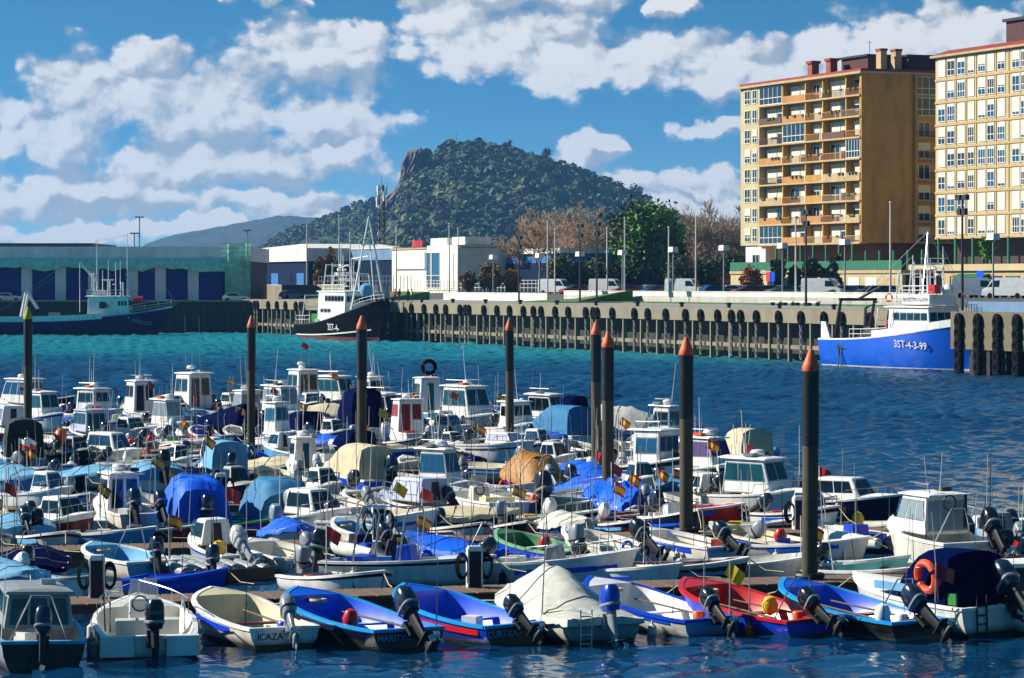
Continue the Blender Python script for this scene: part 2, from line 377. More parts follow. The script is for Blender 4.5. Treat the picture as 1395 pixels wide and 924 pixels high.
# ---------------------------------------------------------------- water, land, hills
def watermat():
    m = bpy.data.materials.new('harbour_water'); m.use_nodes = True; nt = m.node_tree; N = nt.nodes; L = nt.links; b = N['Principled BSDF']
    g = N.new('ShaderNodeNewGeometry'); s = N.new('ShaderNodeSeparateXYZ'); L.new(g.outputs['Position'], s.inputs[0])
    def mt(op, a, b=None, cl=False):
        n = N.new('ShaderNodeMath'); n.operation = op; n.use_clamp = cl
        for i, v in enumerate((a, b)):
            if v is None: continue
            if isinstance(v, (int, float)): n.inputs[i].default_value = v
            else: L.new(v, n.inputs[i])
        return n.outputs[0]
    def rng(v, a, b_, c=0, d=1):
        n = N.new('ShaderNodeMapRange'); n.interpolation_type = 'SMOOTHSTEP'; L.new(v, n.inputs[0])
        for i, q in enumerate((a, b_, c, d)): n.inputs[i+1].default_value = q
        return n.outputs[0]
    def noi(sc, det, ro, stretch):
        mp = N.new('ShaderNodeMapping'); mp.inputs['Scale'].default_value = stretch; mp.inputs['Rotation'].default_value = (0, 0, .12); L.new(g.outputs['Position'], mp.inputs[0])
        n = N.new('ShaderNodeTexNoise'); n.inputs['Scale'].default_value = sc; n.inputs['Detail'].default_value = det; n.inputs['Roughness'].default_value = ro; L.new(mp.outputs[0], n.inputs['Vector']); return n.outputs['Fac']
    # silty shallows under the far bank are turquoise, the channel is deep blue
    bank = mt('ADD', mt('MULTIPLY', mt('SUBTRACT', s.outputs[0], QO.x), CA), mt('MULTIPLY', mt('SUBTRACT', s.outputs[1], QO.y), SA))
    patch = noi(.02, 4, .6, (1, 1, 1))
    sh = rng(mt('ADD', mt('MULTIPLY', bank, 1), mt('MULTIPLY', mt('SUBTRACT', patch, .5), 40)), -75, -8)
    far = rng(s.outputs[1], 255, 335); sh = mt('MULTIPLY', sh, far)
    sh2 = mt('MAXIMUM', sh, mt('MULTIPLY', rng(mt('ADD', s.outputs[1], mt('MULTIPLY', mt('SUBTRACT', patch, .5), 60)), 260, 370), .9))
    mx = N.new('ShaderNodeMix'); mx.data_type = 'RGBA'; mx.inputs[6].default_value = (.002, .05, .125, 1); mx.inputs[7].default_value = (.008, .2, .24, 1); L.new(sh2, mx.inputs[0])
    n = noi(.05, 5, .6, (.35, 1, 1)); mv = N.new('ShaderNodeMix'); mv.data_type = 'RGBA'; L.new(rng(n, .35, .65, .6, 0), mv.inputs[0]); L.new(mx.outputs[2], mv.inputs[6])
    mv.inputs[7].default_value = (.002, .024, .08, 1); dk = N.new('ShaderNodeMix'); dk.data_type = 'RGBA'; L.new(sh2, dk.inputs[0]); L.new(mv.outputs[2], dk.inputs[6]); L.new(mx.outputs[2], dk.inputs[7])
    L.new(dk.outputs[2], b.inputs['Base Color'])
    L.new(rng(s.outputs[1], 85, 190, .1, .34), b.inputs['Roughness']); b.inputs['IOR'].default_value = 1.333
    # chop, calmer between the pontoons; slopes come straight from noise so that far water keeps its roughness
    open_ = rng(s.outputs[1], 62, 175, .34, 1)
    def slope(sc, amp, stretch):
        mp = N.new('ShaderNodeMapping'); mp.inputs['Scale'].default_value = stretch; mp.inputs['Rotation'].default_value = (0, 0, .1); L.new(g.outputs['Position'], mp.inputs[0])
        n = N.new('ShaderNodeTexNoise'); n.inputs['Scale'].default_value = sc; n.inputs['Detail'].default_value = 3; n.inputs['Roughness'].default_value = .55; L.new(mp.outputs[0], n.inputs['Vector'])
        v = N.new('ShaderNodeVectorMath'); v.operation = 'SUBTRACT'; v.inputs[1].default_value = (.5, .5, .5); L.new(n.outputs['Color'], v.inputs[0])
        q = N.new('ShaderNodeVectorMath'); q.operation = 'MULTIPLY'; q.inputs[1].default_value = (amp, amp, 0); L.new(v.outputs[0], q.inputs[0]); return q.outputs[0]
    def vadd(a, b):
        v = N.new('ShaderNodeVectorMath'); v.operation = 'ADD'; L.new(a, v.inputs[0])
        if isinstance(b, tuple): v.inputs[1].default_value = b
        else: L.new(b, v.inputs[1])
        return v.outputs[0]
    sl_ = vadd(slope(1.6, .42, (.5, 1, 1)), slope(4.5, .75, (.6, 1, 1)))
    sc_ = N.new('ShaderNodeVectorMath'); sc_.operation = 'SCALE'; L.new(sl_, sc_.inputs[0]); L.new(open_, sc_.inputs['Scale'])
    nn = N.new('ShaderNodeVectorMath'); nn.operation = 'NORMALIZE'; L.new(vadd(sc_.outputs[0], g.outputs['Normal']), nn.inputs[0]); L.new(nn.outputs[0], b.inputs['Normal'])
    MATS['water'] = m
watermat()
def waves(X, Y, seed=4):
    r = np.random.default_rng(seed); Z = np.zeros_like(X); shel = np.interp(Y-.5*X, [62, 90, 150, 200], [.36, .42, .85, 1.0])
    for lam, n, sl in ((1.25, 18, .1), (1.9, 14, .08), (3.2, 10, .04), (6.0, 8, .018), (15, 5, .008)):
        for i in range(n):
            l = lam*r.uniform(.75, 1.3); th = r.normal(-.35, .62)+(math.pi if r.random() < .15 else 0); k = 2*math.pi/l; kx, ky = k*math.cos(th), k*math.sin(th)
            env = .5+.5*np.sin(X*r.normal()*.05+Y*r.normal()*.05+r.random()*6.28); Z += sl/k*env*1.5*np.sin(kx*X+ky*Y+r.random()*6.28)
    return Z*shel
gx, gyy = np.arange(-112, 112.1, .42), np.arange(46, 481, .42)
XX, YY_ = np.meshgrid(gx, gyy); ZZ = waves(XX, YY_); nx_ = len(gx); V_ = np.stack([XX, YY_, ZZ], -1).reshape(-1, 3); ii = np.arange(len(gyy)-1)[:, None]*nx_+np.arange(nx_-1)[None]
T_w = np.stack([ii, ii+1, ii+nx_+1, ii+nx_], -1).reshape(-1, 4); o_ = len(V_); x0, x1, y0, y1 = gx[0]+.2, gx[-1]-.2, gyy[0]+.2, gyy[-1]-.2
V_ = np.concatenate([V_, np.array([(-1500, -60, -.05), (x0, -60, -.05), (x1, -60, -.05), (1500, -60, -.05), (-1500, 480, -.05), (x0, 480, -.05), (x1, 480, -.05), (1500, 480, -.05), (x0, y0, -.05), (x1, y0, -.05)])])
T_w = np.concatenate([T_w, np.array([(0, 1, 5, 4), (2, 3, 7, 6), (1, 2, 9, 8)])+o_]); struct(tri_object('water', V_, T_w, ['water'], None, None, True))
ZA, ZQ, ZU = 4.9, 5.3, 6.2     # left apron, quay deck, upper esplanade
LQ = 465.0
c1 = ql(0, 0); yl = (LQ-QO.y)/CA; cx_ = ql(0, yl)
g = MB()
pts = [(-7000, LQ), (cx_.x, LQ), tuple(ql(2, yl))[:2], tuple(ql(2, -60))[:2], tuple(ql(2, -400))[:2], (7000, -100), (7000, 12000), (-7000, 12000)]
g.add([(a, b, ZA) for a, b in pts], [tuple(range(len(pts)))])
M('groundmat', '#5f5c50', rough=.95, var=.4, scale=.02, dirt=.3)
struct(g.build('ground', 'groundmat', smooth=False))
def qslab(x0, x1, y0, y1, z0, z1, name, mat):
    m = MB(); m.hexa([ql(x0, y0, z0), ql(x1, y0, z0), ql(x1, y1, z0), ql(x0, y1, z0)], [ql(x0, y0, z1), ql(x1, y0, z1), ql(x1, y1, z1), ql(x0, y1, z1)]); return m.build(name, mat, smooth=False)
struct(qslab(1.5, 30, -35, yl+10, ZA-.5, ZQ, 'quay', 'deckgrey')); struct(qslab(-5, 30, -300, -35, ZA-.5, ZQ+.15, 'quay', 'deckgrey'))
struct(qslab(30, 900, -300, yl+30, ZA-.5, ZU, 'esplanade', 'asphalt'))
struct(qslab(24, 29.9, qpx(1010, 24)-60, qpx(760, 24), ZQ-.2, ZQ+.12, 'grass_verge', 'grass'))
def hill_h(X, Y, prof, Y0, Yr, Yb):
    zr = np.interp(X/Y*F, prof[:, 0], prof[:, 1])*Yr/F   # ridge height by bearing
    t = np.clip((Y-Y0)/(Yr-Y0), 0, 1); back = np.clip((Y-Yr)/(Yb-Yr), 0, 1)
    return np.where(Y <= Yr, zr*(t**.75), zr*(1-back**1.5))
def noise2(X, Y, sc, seed):
    r = np.random.default_rng(seed); o = np.zeros_like(X)
    for k in range(5):
        a = r.random(6)*6.28; kx = r.normal(size=6)*sc*2**k; ky = r.normal(size=6)*sc*2**k
        for i in range(6): o += np.sin(kx[i]*X+ky[i]*Y+a[i])/(6*1.7**k)
    return o
def hill(name, prof, Y0, Yr, Yb, mat, rough, nx=170, ny=90, seed=3, drop=0):
    prof = np.array([(a-CX, HY-b-drop) for a, b in prof], float)
    us = np.linspace(prof[0, 0], prof[-1, 0], nx); ys = np.concatenate([np.linspace(Y0, Yr, ny), np.linspace(Yr, Yb, ny//2)[1:]])
    U, YY = np.meshgrid(us, ys); XX = U*YY/F; Z = hill_h(XX, YY, prof, Y0, Yr, Yb)
    Z = Z+noise2(XX, YY, .02, seed)*rough*np.clip(Z/30, 0, 1)*np.where(np.abs(YY-Yr) < 30, .5, 1)
    V = np.stack([XX, YY, Z+CH-2], -1).reshape(-1, 3); n = nx
    i = np.arange(len(ys)-1)[:, None]*n+np.arange(n-1)[None]; T = np.stack([i, i+1, i+n+1, i+n], -1).reshape(-1, 4)
    o = tri_object(name, V, T, [mat], smooth=True); struct(o); return prof
def forest(name, label, prof, Y0, Yr, Yb, n, r0, r1, mats, keep=None, seed=1, jit=.42, rg_=4):
    r = np.random.default_rng(seed); Vs = []; Ts = []; mi = []; o = 0
    U = r.uniform(prof[0, 0], prof[-1, 0], n*3); T_ = r.random(n*3)**.8; Y = Y0+(Yr+15-Y0)*T_; X = U*Y/F; Z0 = hill_h(X, Y, prof, Y0, Yr, Yb); Z = Z0+noise2(X, Y, .02, 3)*rg_*np.clip(Z0/30, 0, 1)
    c = 0; cl_ = noise2(X+300, Y*.5, .045, 21)*1.5; pt_ = noise2(X, Y*.4, .035, 8)*1.6
    for k in range(n*3):
        if keep is not None and not keep(U[k], T_[k], r): continue
        s = r0+(r1-r0)*r.random()**2.2
        if cl_[k] < -.42 and r.random() < .8: continue
        w_ = 26; d = r.normal(size=(w_, 3)); d[:, 2] = np.abs(d[:, 2])*1.1-.25; d /= np.linalg.norm(d, axis=1)[:, None]; a = np.cross(d, r.normal(size=(w_, 3)))+r.normal(size=(w_, 3))*.22; b = np.cross(d, a)+r.normal(size=(w_, 3))*.22; d *= s*r.uniform(.75, 1.05, (w_, 1)); d[:, 2] *= .75+.5*r.random(); l = s*.5
        a *= l/np.linalg.norm(a, axis=1)[:, None]; b *= l/np.linalg.norm(b, axis=1)[:, None]; q = np.stack([d-a-b*.6, d+a-b*.6, d+b*1.2], 1).reshape(-1, 3); f = np.arange(w_*3).reshape(-1, 3)
        Vs.append(q+np.array([X[k], Y[k], Z[k]+CH-2+s*.45])); Ts.append(f+o); o += len(q); mi.append(np.full(len(f), 0 if pt_[k]+r.normal()*.3 < .2 else 1 if pt_[k]+r.normal()*.4 < .75 else 2)); c += 1
        if c >= n: break
    ob = tri_object(name, np.concatenate(Vs), np.concatenate(Ts), mats, np.concatenate(mi)); tag(ob, label, 'trees', None, 'stuff')
M('hillmat', '#26381c', rough=.95, var=.5, scale=.03, bump=2, bscale=.1); M('hillfar', '#22362c', rough=.95, var=.4, scale=.01)
PF = [(120, 386), (170, 352), (200, 331), (240, 319), (275, 312), (310, 306), (345, 299), (370, 296), (395, 293), (425, 296), (470, 300), (520, 310), (600, 330), (700, 386)]
PL = [(310, 386), (345, 335), (370, 318), (400, 301), (440, 287), (470, 275), (492, 265), (507, 259), (512, 266), (525, 268), (540, 266), (560, 270), (600, 290), (660, 386)]
PM = [(500, 386), (520, 320), (535, 285), (545, 250), (550, 222), (554, 210), (562, 204), (582, 201), (590, 208), (600, 198), (615, 191), (635, 191), (660, 193), (690, 195), (715, 199), (740, 205), (770, 220), (800, 236), (830, 250), (860, 263), (878, 272), (890, 283), (930, 300), (990, 318), (1080, 335), (1200, 386)]
pf = hill('far_hills', PF, 4600, 6200, 7000, 'hillfar', 9, 240, 90, 5)
pl = hill('low_hill', PL, 2100, 2900, 3300, 'hillmat', 4, 120, 70, 6, 12)
pm = hill('hill', PM, 1900, 2400, 2900, 'hillmat', 6.5, 260, 130, 3, 4)
forest('hill_forest', 'dense dark green forest covering the steep rounded hill', pm, 1900, 2400, 2900, 11000, 1.0, 5.6, ['leafhill', 'leafhill2', 'leafhill3'], lambda u, t, r: not (-152 < u < -112 and .82+(u+152)*.002 < t < .985) and not (u < -140 and t > .8), 4, .45, 6.5)
forest('ridge_forest', 'low dark forest on the long ridge left of the steep hill', pl, 2100, 2900, 3300, 3600, 1.4, 4.2, ['leafhill', 'leafhill2', 'leafhill3'], lambda u, t, r: r.random() < (.55 if u > -240 and t > .8 else 1), 9)
# rock faces on the left shoulder of the hill
def crag(name, label, pts, Y, depth, seed):
    r = np.random.default_rng(seed); m = MB(); rows = []
    ys = [p[0] for p in pts]
    for (yy_, x0, x1) in pts:
        row = []
        for k in range(17):
            a = k/16; q = at(x0+(x1-x0)*a+r.normal()*.9, yy_+r.normal()*.9, Y+depth*(abs(a-.45)*1.6)**2+r.normal()*11); row.append(q)
        rows.append(row)
    top = [p+Vector((0, 40, 1)) for p in rows[0]]; rows = [top]+rows
    m.loft(rows[::-1], 0, False, False); o = m.build(name, 'rockface', smooth=False); return tag(struct(o), label, 'cliff')
crag('rock_cliff', 'bare brown rock cliff on the left shoulder of the hill', [(203, 563, 586), (207, 555, 588), (213, 551, 586), (222, 548, 580), (232, 547, 572), (242, 545, 562), (252, 541, 556), (262, 534, 551), (272, 524, 545), (284, 512, 538)], 2290, 60, 1)
# ---------------------------------------------------------------- buildings across the water
def window(par, ax, pos, a0, a1, z0, z1, blind=0, nm=1, fmat='frame', name='window', low=False, gm='pane'):
    def bx(mb, a, b, c, d, d0, d1, mat=0):
        if ax == 'x': mb.b2(pos-d1, pos-d0, a, b, c, d, mat)
        else: mb.b2(a, b, pos-d1, pos-d0, c, d, mat)
    t = .09; m = MB()
    bx(m, a0, a1, z0, z0+t, 0, .1); bx(m, a0, a1, z1-t, z1, 0, .1); bx(m, a0, a0+t, z0+t, z1-t, 0, .1); bx(m, a1-t, a1, z0+t, z1-t, 0, .1)
    for k in range(nm):
        c = a0+(a1-a0)*(k+1)/(nm+1); bx(m, c-t*.5, c+t*.5, z0+t, z1-t, .002, .092)
    if low: q = z0+(z1-z0)*.36; bx(m, a0+t, a1-t, q-t*.5, q+t*.5, .004, .085)
    if blind > .05: bx(m, a0+t, a1-t, z1-t-(z1-z0-2*t)*blind, z1-t, .01, .07, 1)
    o = m.build(name, [fmat, 'blind'], par, smooth=False)
    if blind < .97:
        p = MB(); bx(p, a0+t, a1-t, z0+t, z1-t, .006, .03); p.build('pane', gm, o, smooth=False)
    return o
def s_of(px, P): k = (px-CX)/F; return (P.x-k*P.y)/(k*CA+SA)
P2 = Vector((50.9, 428.6, ZU))
A = thing('apartment_block', 'eight storey ochre apartment block with long sunlit balconies and a blank brown side wall', 'building', P2, ANG)
z0, fh, nf = 7.6, 3.09, 8; zt = z0+fh*nf; rec = 1.15; W2 = 20
bays = [s_of(p, P2) for p in (1174, 1152, 1120.5, 1097, 1066, 1034.3, 1009)]; bays[0] = 0; LA = bays[-1]
m = MB(); m.b2(rec, W2, 0, bays[5], z0, zt); m.b2(0, W2, bays[5], LA, z0, zt, 1); m.b2(0, rec, 0, .35, z0, zt, 2)
m.b2(rec, 7, -.0, .0, z0, zt) if 0 else None
m.build('wall', ['mustard', 'creamwall', 'ochredark'], A, smooth=False)
m = MB(); m.b2(0, 8.6, -.25, -.003, z0, zt); m.build('blank_side_wall', 'ochredark', A, smooth=False)['label'] = 'blank windowless brown side wall'
m = MB()
for b in bays[1:5]: m.b2(.02, rec, b-.14, b+.14, z0, zt)
m.build('party_wall', 'mustard', A, smooth=False)
for f in range(nf+1):
    m = MB(); z = z0+f*fh
    if f < nf: m.b2(-.22, rec, .0, bays[5]-.01, z-.14, z+.12)
    m.build('floor_slab', 'cornice', A, smooth=False) if f < nf else None
m = MB(); m.b2(-.5, W2+.4, -.7, LA+.4, zt+.003, zt+.35); m.b2(-.2, W2, -.4, LA, zt+.35, zt+.75, 1); m.build('roof', ['cornice', 'tilered'], A, smooth=False)
rf = m = MB(); r_ = R
glazed = {(5, 3), (0, 4), (4, 0), (7, 4)}
for f in range(nf):
    z = z0+f*fh
    for k in range(5):
        a, b = bays[k]+.16, bays[k+1]-.16; wd = b-a
        if (f, k) in glazed:
            window(A, 'x', .05, a, b, z+.13, z+fh-.16, 0, 4, low=True, name='glazed_balcony'); continue
        nw = 2 if wd > 5 else 1; ww = (wd-.4)/nw
        for j in range(nw):
            bl = r_.choice([0, .3, .5, .9, 1, 1, 1]); window(A, 'x', rec-.003, a+.2+j*ww+.1, a+.2+(j+1)*ww-.15, z+.14, z+2.55, bl, 1, low=r_.random() < .4)
        m = MB(); mat = r_.choice(['rust', 'rust', 'ochredark', 'cornice', 'rust', 'brown'])
        if r_.random() < .3: m.b2(-.2, -.13, a, b, z+.13, z+1.1)
        else:
            m.b2(-.2, -.13, a, b, z+1.02, z+1.1)
            n = int(wd/.28)
            for q in range(n+1): yq = a+(wd-.05)*q/n; m.b2(-.19, -.14, yq, yq+.06, z+.13, z+1.02)
        if r_.random() < .5:
            for q in range(3): yq = a+r_.random()*wd*.9; m.box((-.32, yq, z+1.0), (.2, .55, .35), 1)
        m.build('balcony_railing', [mat, 'leafolive'], A, smooth=False)
    for (pa, pb) in ((1031.5, 1025.5), (1022.5, 1015)):
        window(A, 'x', -.002, s_of(pa, P2), s_of(pb, P2), z+.55, z+2.7, r_.choice([0, 0, .3, .5]), 1, low=True)
    # recessed balconies on the shaded end
    x0 = 9.0
    for k in range(2):
        a, b = x0+k*5.1, x0+k*5.1+4.8
        if r_.random() < (.55 if k else .25) or f == 7: window(A, 'y', -.12, a, b, z+.2, z+fh-.2, r_.choice([0, 0, 1]), 3, low=True, name='glazed_balcony')
        else:
            window(A, 'y', -.003, a+.6, b-2.2, z+.15, z+2.4, r_.choice([0, 0, .5]), 1)
            m = MB(); m.b2(a, b, -.95, -.88, z+.97, z+1.05); [m.b2(a+q*.24, a+q*.24+.05, -.94, -.89, z+.1, z+.97) for q in range(20)]; m.b2(a, b, -.9, -.02, z-.08, z+.1, 1); m.build('balcony_railing', ['dark', 'cornice'], A, smooth=False)
m = MB(); m.b2(8.6, 8.95, -1.0, -.004, z0, zt); m.b2(13.85, 14.05, -1.0, -.004, z0, zt); m.build('fin_wall', 'ochredark', A, smooth=False)
for px, dx in ((1092, 4), (1117, 4)):
    s = s_of(px, P2); m = MB(); m.b2(dx-2.6, dx-1.4, s-.7, s+.7, zt+.75, zt+2.7); m.b2(dx-2.8, dx-1.2, s-.9, s+.9, zt+2.7, zt+3.1, 1); m.build('chimney', ['chimney', 'tilered'], A, smooth=False)
for dx in (4.5, 7.0):
    m = MB(); m.b2(dx, dx+1.0, 2, 3.4, zt+.75, zt+3.6); m.b2(dx-.1, dx+1.1, 1.9, 3.5, zt+3.6, zt+3.95, 1); m.build('chimney', ['cornice', 'tilered'], A, smooth=False)
for a in ((4, 9, 5, 13), (10, 18, 3.5, 12)):
    m = MB(); m.b2(a[0], a[1], a[2], a[3], zt+.75, zt+3.0); m.b2(a[0]-.4, a[1]+.4, a[2]-.4, a[3]+.4, zt+3.0, zt+3.3, 1); m.build('rooftop_hut', ['brickdark', 'dark'], A, smooth=False)
m = MB(); m.tube([(6, 8, zt+3.2), (6, 8, zt+5.6)], .05); m.tube([(6, 7.2, zt+5.3), (6, 8.9, zt+5.3)], .04); m.build('aerial', 'steel', A)
# ground floors of the block: white shop corner, dark arcade, terrace with green fence
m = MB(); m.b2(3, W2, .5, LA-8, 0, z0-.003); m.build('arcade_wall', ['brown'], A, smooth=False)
m = MB(); m.b2(.3, W2, LA-7.9, LA-1.2, 0, z0-.005); m.build('white_corner', 'white', A, smooth=False)
window(A, 'x', .29, LA-6, LA-3.6, 3.8, 6.2, 0, 1)
m = MB(); m.b2(-6, 3, -22, LA-8, 3.1, 3.55); m.b2(-5.8, -5.3, -22, LA-8, 0, 3.1, 1)
m.build('terrace', ['cornice', 'creamwall'], A, smooth=False)
m = MB(); m.b2(-5.9, -5.8, -22, LA-8, 3.6, 4.9); m.build('terrace_fence', 'greenpaint', A, smooth=False)
for k in range(12): m = MB(); s = -18+k*4.0; m.b2(-.3, .0, s, s+.3, 3.6, z0-.2 if s > 0 else 6.4); m.build('arcade_post', 'greenpaint', A, smooth=False)
for k in range(9):
    s = -20+k*5; m = MB(); m.b2(-5.86, -5.803, s, s+3.2, .3, 2.5); m.build('shop_window', r_.choice(['pane', 'dark', 'wallwhite', 'pane', 'cornice']), A, smooth=False)
# right-hand block
PB = Vector((60.3, 418, ZU)); LB = 40
B = thing('apartment_block', 'pale cream apartment block with a regular grid of white shuttered windows', 'building', PB, ANG)
zb, zbt, fb = 8.1, 33.7, 3.2
m = MB(); m.b2(0, 16, -LB, 0, zb, zbt); m.build('wall', 'creamwall', B, smooth=False)
def sB(px): k = (px-CX)/F; return -(k*PB.y-PB.x)/(SA+CA*k)
cols = [sB(p) for p in (1278.6, 1288, 1291, 1301, 1305, 1315, 1319, 1327.5, 1333, 1343, 1345.5, 1355, 1359.5, 1369.5, 1379.5, 1389.5, 1391.5, 1400)]
for f in range(8):
    z = zb+f*fb
    m = MB(); m.b2(-.14, -.003, -LB, 0, z-.16, z+.16); m.build('floor_band', 'cornice', B, smooth=False)
    for k in range(0, len(cols), 2):
        window(B, 'x', -.003, cols[k+1], cols[k], z+.45, z+fb-.32, r_.choice([1, 1, .25, .25, .12, .12, .55, .85]), 1 if r_.random() < .7 else 2, low=True, gm='blueglass' if r_.random() < .5 else 'pane')
for k in range(2, len(cols), 2):
    m = MB(); c = (cols[k]+cols[k-1])/2; m.b2(-.1, -.004, c-.1, c+.1, zb, zbt); m.build('pilaster', 'cornice', B, smooth=False)
m = MB(); m.b2(-.6, 16.5, -LB, .6, zbt, zbt+.3); m.hexa([(-.5, -LB, zbt+.3), (16, -LB, zbt+.3), (16, .5, zbt+.3), (-.5, .5, zbt+.3)], [(1.5, -LB, zbt+1.1), (15, -LB, zbt+1.1), (15, -.8, zbt+1.1), (1.5, -.8, zbt+1.1)], 1); m.build('roof', ['cornice', 'tilered'], B, smooth=False)
m = MB(); s = sB(1352); m.b2(2.2, 9, -LB, s, zbt+1.0, zbt+4.0, 0); m.b2(1.8, 9.4, -LB, s+.4, zbt+4.0, zbt+4.4, 1); m.build('rooftop_hut', ['brickdark', 'dark'], B, smooth=False)
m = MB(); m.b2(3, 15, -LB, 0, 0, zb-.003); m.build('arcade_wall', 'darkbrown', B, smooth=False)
m = MB(); m.b2(-5, 2.9, -LB, -1, 3.4, 4.3); m.b2(-4.6, 2.9, -LB, -1, 0, 3.4, 1); m.build('terrace', ['creamwall', 'cornice'], B, smooth=False)
for k in range(8): m = MB(); s = -1-k*4.6; m.b2(-.3, .0, s-.3, s, 4.3, zb-.01); m.build('arcade_post', 'greenpaint', B, smooth=False)
for k, mt_ in enumerate(['pane', 'cornice', 'greenpaint', 'pane', 'dark', 'greenpaint']):
    s = -4-k*4.4; m = MB(); m.b2(-4.75, -4.603, s-3.4, s, .2, 2.7); m.build('shop_window', mt_, B, smooth=False)
m = MB(); m.hexa([(-6, -22, 2.5), (-4.6, -22, 2.9), (-4.6, -14, 2.9), (-6, -14, 2.5)], [(-6, -22, 2.58), (-4.6, -22, 3.0), (-4.6, -14, 3.0), (-6, -14, 2.58)]); m.build('awning', 'greenpaint', B, smooth=False)
# fish market on the left with green debris netting
X0, X1, YW = -140, (336-CX)/F*482, 482.0
T_ = thing('warehouse', 'long quayside warehouse with white pillars, dark blue doors and green netting along its eaves', 'building', (0, YW, ZA))
ztop = 8+(385-337)/F*YW-ZA
m = MB(); m.b2(X0, X1, 0, 40, 0, ztop); m.build('wall', 'darkblue', T_, smooth=False)
m = MB(); m.b2(X0, X1+.4, -1.2, 40, ztop-2.3, ztop+.1); m.build('fascia', 'whclad', T_, smooth=False)
m = MB(); m.b2(X0, (125-CX)/F*YW, 2, 30, ztop+.1, ztop+.7); m.build('roof_edge', 'dark', T_, smooth=False)
pp = [-60, -15, 31, 77, 122, 175, 213, 257.5]
for p in pp:
    xx = (p-1-CX)/F*YW; m = MB(); m.b2(xx, xx+1.75, -.7, -.004, 0, ztop-2.31); m.build('pillar', 'whclad', T_, smooth=False)
    for z_ in (2.2, 4.4): pass
for a, b in zip([-107]+pp, pp+[305]):
    x_a, x_b = (a+14-CX)/F*YW, (b-1-CX)/F*YW; m = MB(); m.b2(x_a, x_b, -.3, -.005, 0, 6.2)
    for k in range(10): m.b2(x_a, x_b, -.34, -.301, k*.62, k*.62+.05)
    m.build('loading_door', 'bluedoor', T_, smooth=False)
m = MB(); m.b2(X0, X1-2, -.75, -.6, 6.35, 6.6); m.build('door_rail', 'brown', T_, smooth=False)
def drape(x0, x1, zt_, zb_, yb, name, par, n=60, seed=2, mt_='netting'):
    r = random.Random(seed); m = MB(); rows = []
    for k in range(n+1):
        xx = x0+(x1-x0)*k/n; w_ = r.uniform(-.25, .25); rows.append([Vector((xx, yb+w_*.4, zt_)), Vector((xx, yb-.5+w_, (zt_+zb_)/2+r.uniform(-.2, .2))), Vector((xx, yb-.3+w_, zb_+r.uniform(-.5, .5)))])
    rows2 = [[p+Vector((0, .06, 0)) for p in q] for q in rows]
    m.loft([a+b[::-1] for a, b in zip(rows, rows2)], 0, True, True); return m.build(name, mt_, par)
drape(X0, X1-1, ztop-1.9, ztop-3.6, -1.5, 'netting', T_); drape((308-CX)/F*YW, X1+.8, ztop+.6, .6, -1.7, 'netting', T_, 14, 5, 'nettinglight')
m = MB()
for k in range(7): zz = ztop-4+k*.75; m.tube([((300-CX)/F*YW, -1.9, zz), (X1+1, -1.9, zz+.2)], .05)
m.build('scaffold_rail', 'palegreen', T_)
# sheds farther back in the harbour grid
def shed(name, label, pxn, Yn, pxf, bands, cat='building', depth=22, zb=ZA, extra=None):
    P = at(pxn, 385, Yn); P.z = zb; Ls = s_of(pxf, P); t = thing(name, label, cat, P, ANG)
    for i, (a, b, mt_, nm, off) in enumerate(bands): m = MB(); m.b2(-off, depth, -off, Ls+off, a, b-.004); m.build(nm, mt_, t, smooth=False)
    return t, Ls
zof = lambda y, Y, zb=ZA: 8+(385-y)/F*Y-zb
t, Ls = shed('warehouse', 'blue warehouse with a bright white gabled fascia behind the black trawler', 420, 590, 335, [(0, zof(356, 590), 'darkblue', 'wall', 0), (zof(356, 590), zof(338, 590), 'wallwhite', 'fascia', .5)])
m = MB(); zz = zof(338, 590); m.hexa([(-.5, 0, zz), (22, 0, zz), (22, Ls, zz), (-.5, Ls, zz)], [(6, Ls*.45, zz+1.1), (22, Ls*.45, zz+1.1), (22, Ls*.55, zz+1.1), (6, Ls*.55, zz+1.1)]); m.build('roof', 'wallwhite', t, smooth=False)
for k in range(5): m = MB(); s = Ls*(k+.3)/5; m.b2(-.1, -.003, s, s+Ls/9, .3, 5); m.build('loading_door', ['bluewall', 'darkblue'][k % 2], t, smooth=False)
t, Ls = shed('warehouse', 'dark blue shed with a steel blue upper band behind the masts of the black trawler', 537, 570, 421, [(0, zof(354, 570), 'darkblue', 'wall', 0), (zof(354, 570), zof(338.5, 570), 'bluegrey', 'fascia', .3), (zof(338.5, 570), zof(337, 570), 'wallwhite', 'roof_edge', .5)])
t, Ls = shed('office_building', 'cream office building with a white box wall, glazed stair tower and red roof sign', 628, 520, 534, [(0, zof(337, 520), 'palecream', 'wall', 0), (zof(338, 520)+.01, zof(336.5, 520)+.1, 'cornice', 'roof_edge', .25)])
zz = zof(337, 520); s1 = s_of(584, at(628, 385, 520)); sp_ = lambda p: s_of(p, at(628, 385, 520))
m = MB(); m.b2(-.35, -.004, sp_(580.5), sp_(540), zof(366, 520), zof(341.5, 520)); m.build('white_panel', 'white', t, smooth=False)
m = MB(); m.b2(-.6, 8, .2, sp_(586), 0, zof(333.5, 520)); m.build('stair_tower', 'palecream', t, smooth=False)
for pa, pb in ((591, 585.5), (603.5, 592.5)): window(t, 'x', -.6, sp_(pa), sp_(pb), 2, zof(343, 520), 0, 0, low=True, name='stair_window', gm='blueglass')
m = MB(); m.b2(.3, 5, sp_(607), sp_(584.5), zof(333, 520), zof(323.5, 520)); m.build('rooftop_box', 'white', t, smooth=False)
m = MB(); m.b2(1, 6, .6, sp_(609), zof(333, 520), zof(322.5, 520)); m.build('rooftop_box', 'white', t, smooth=False)
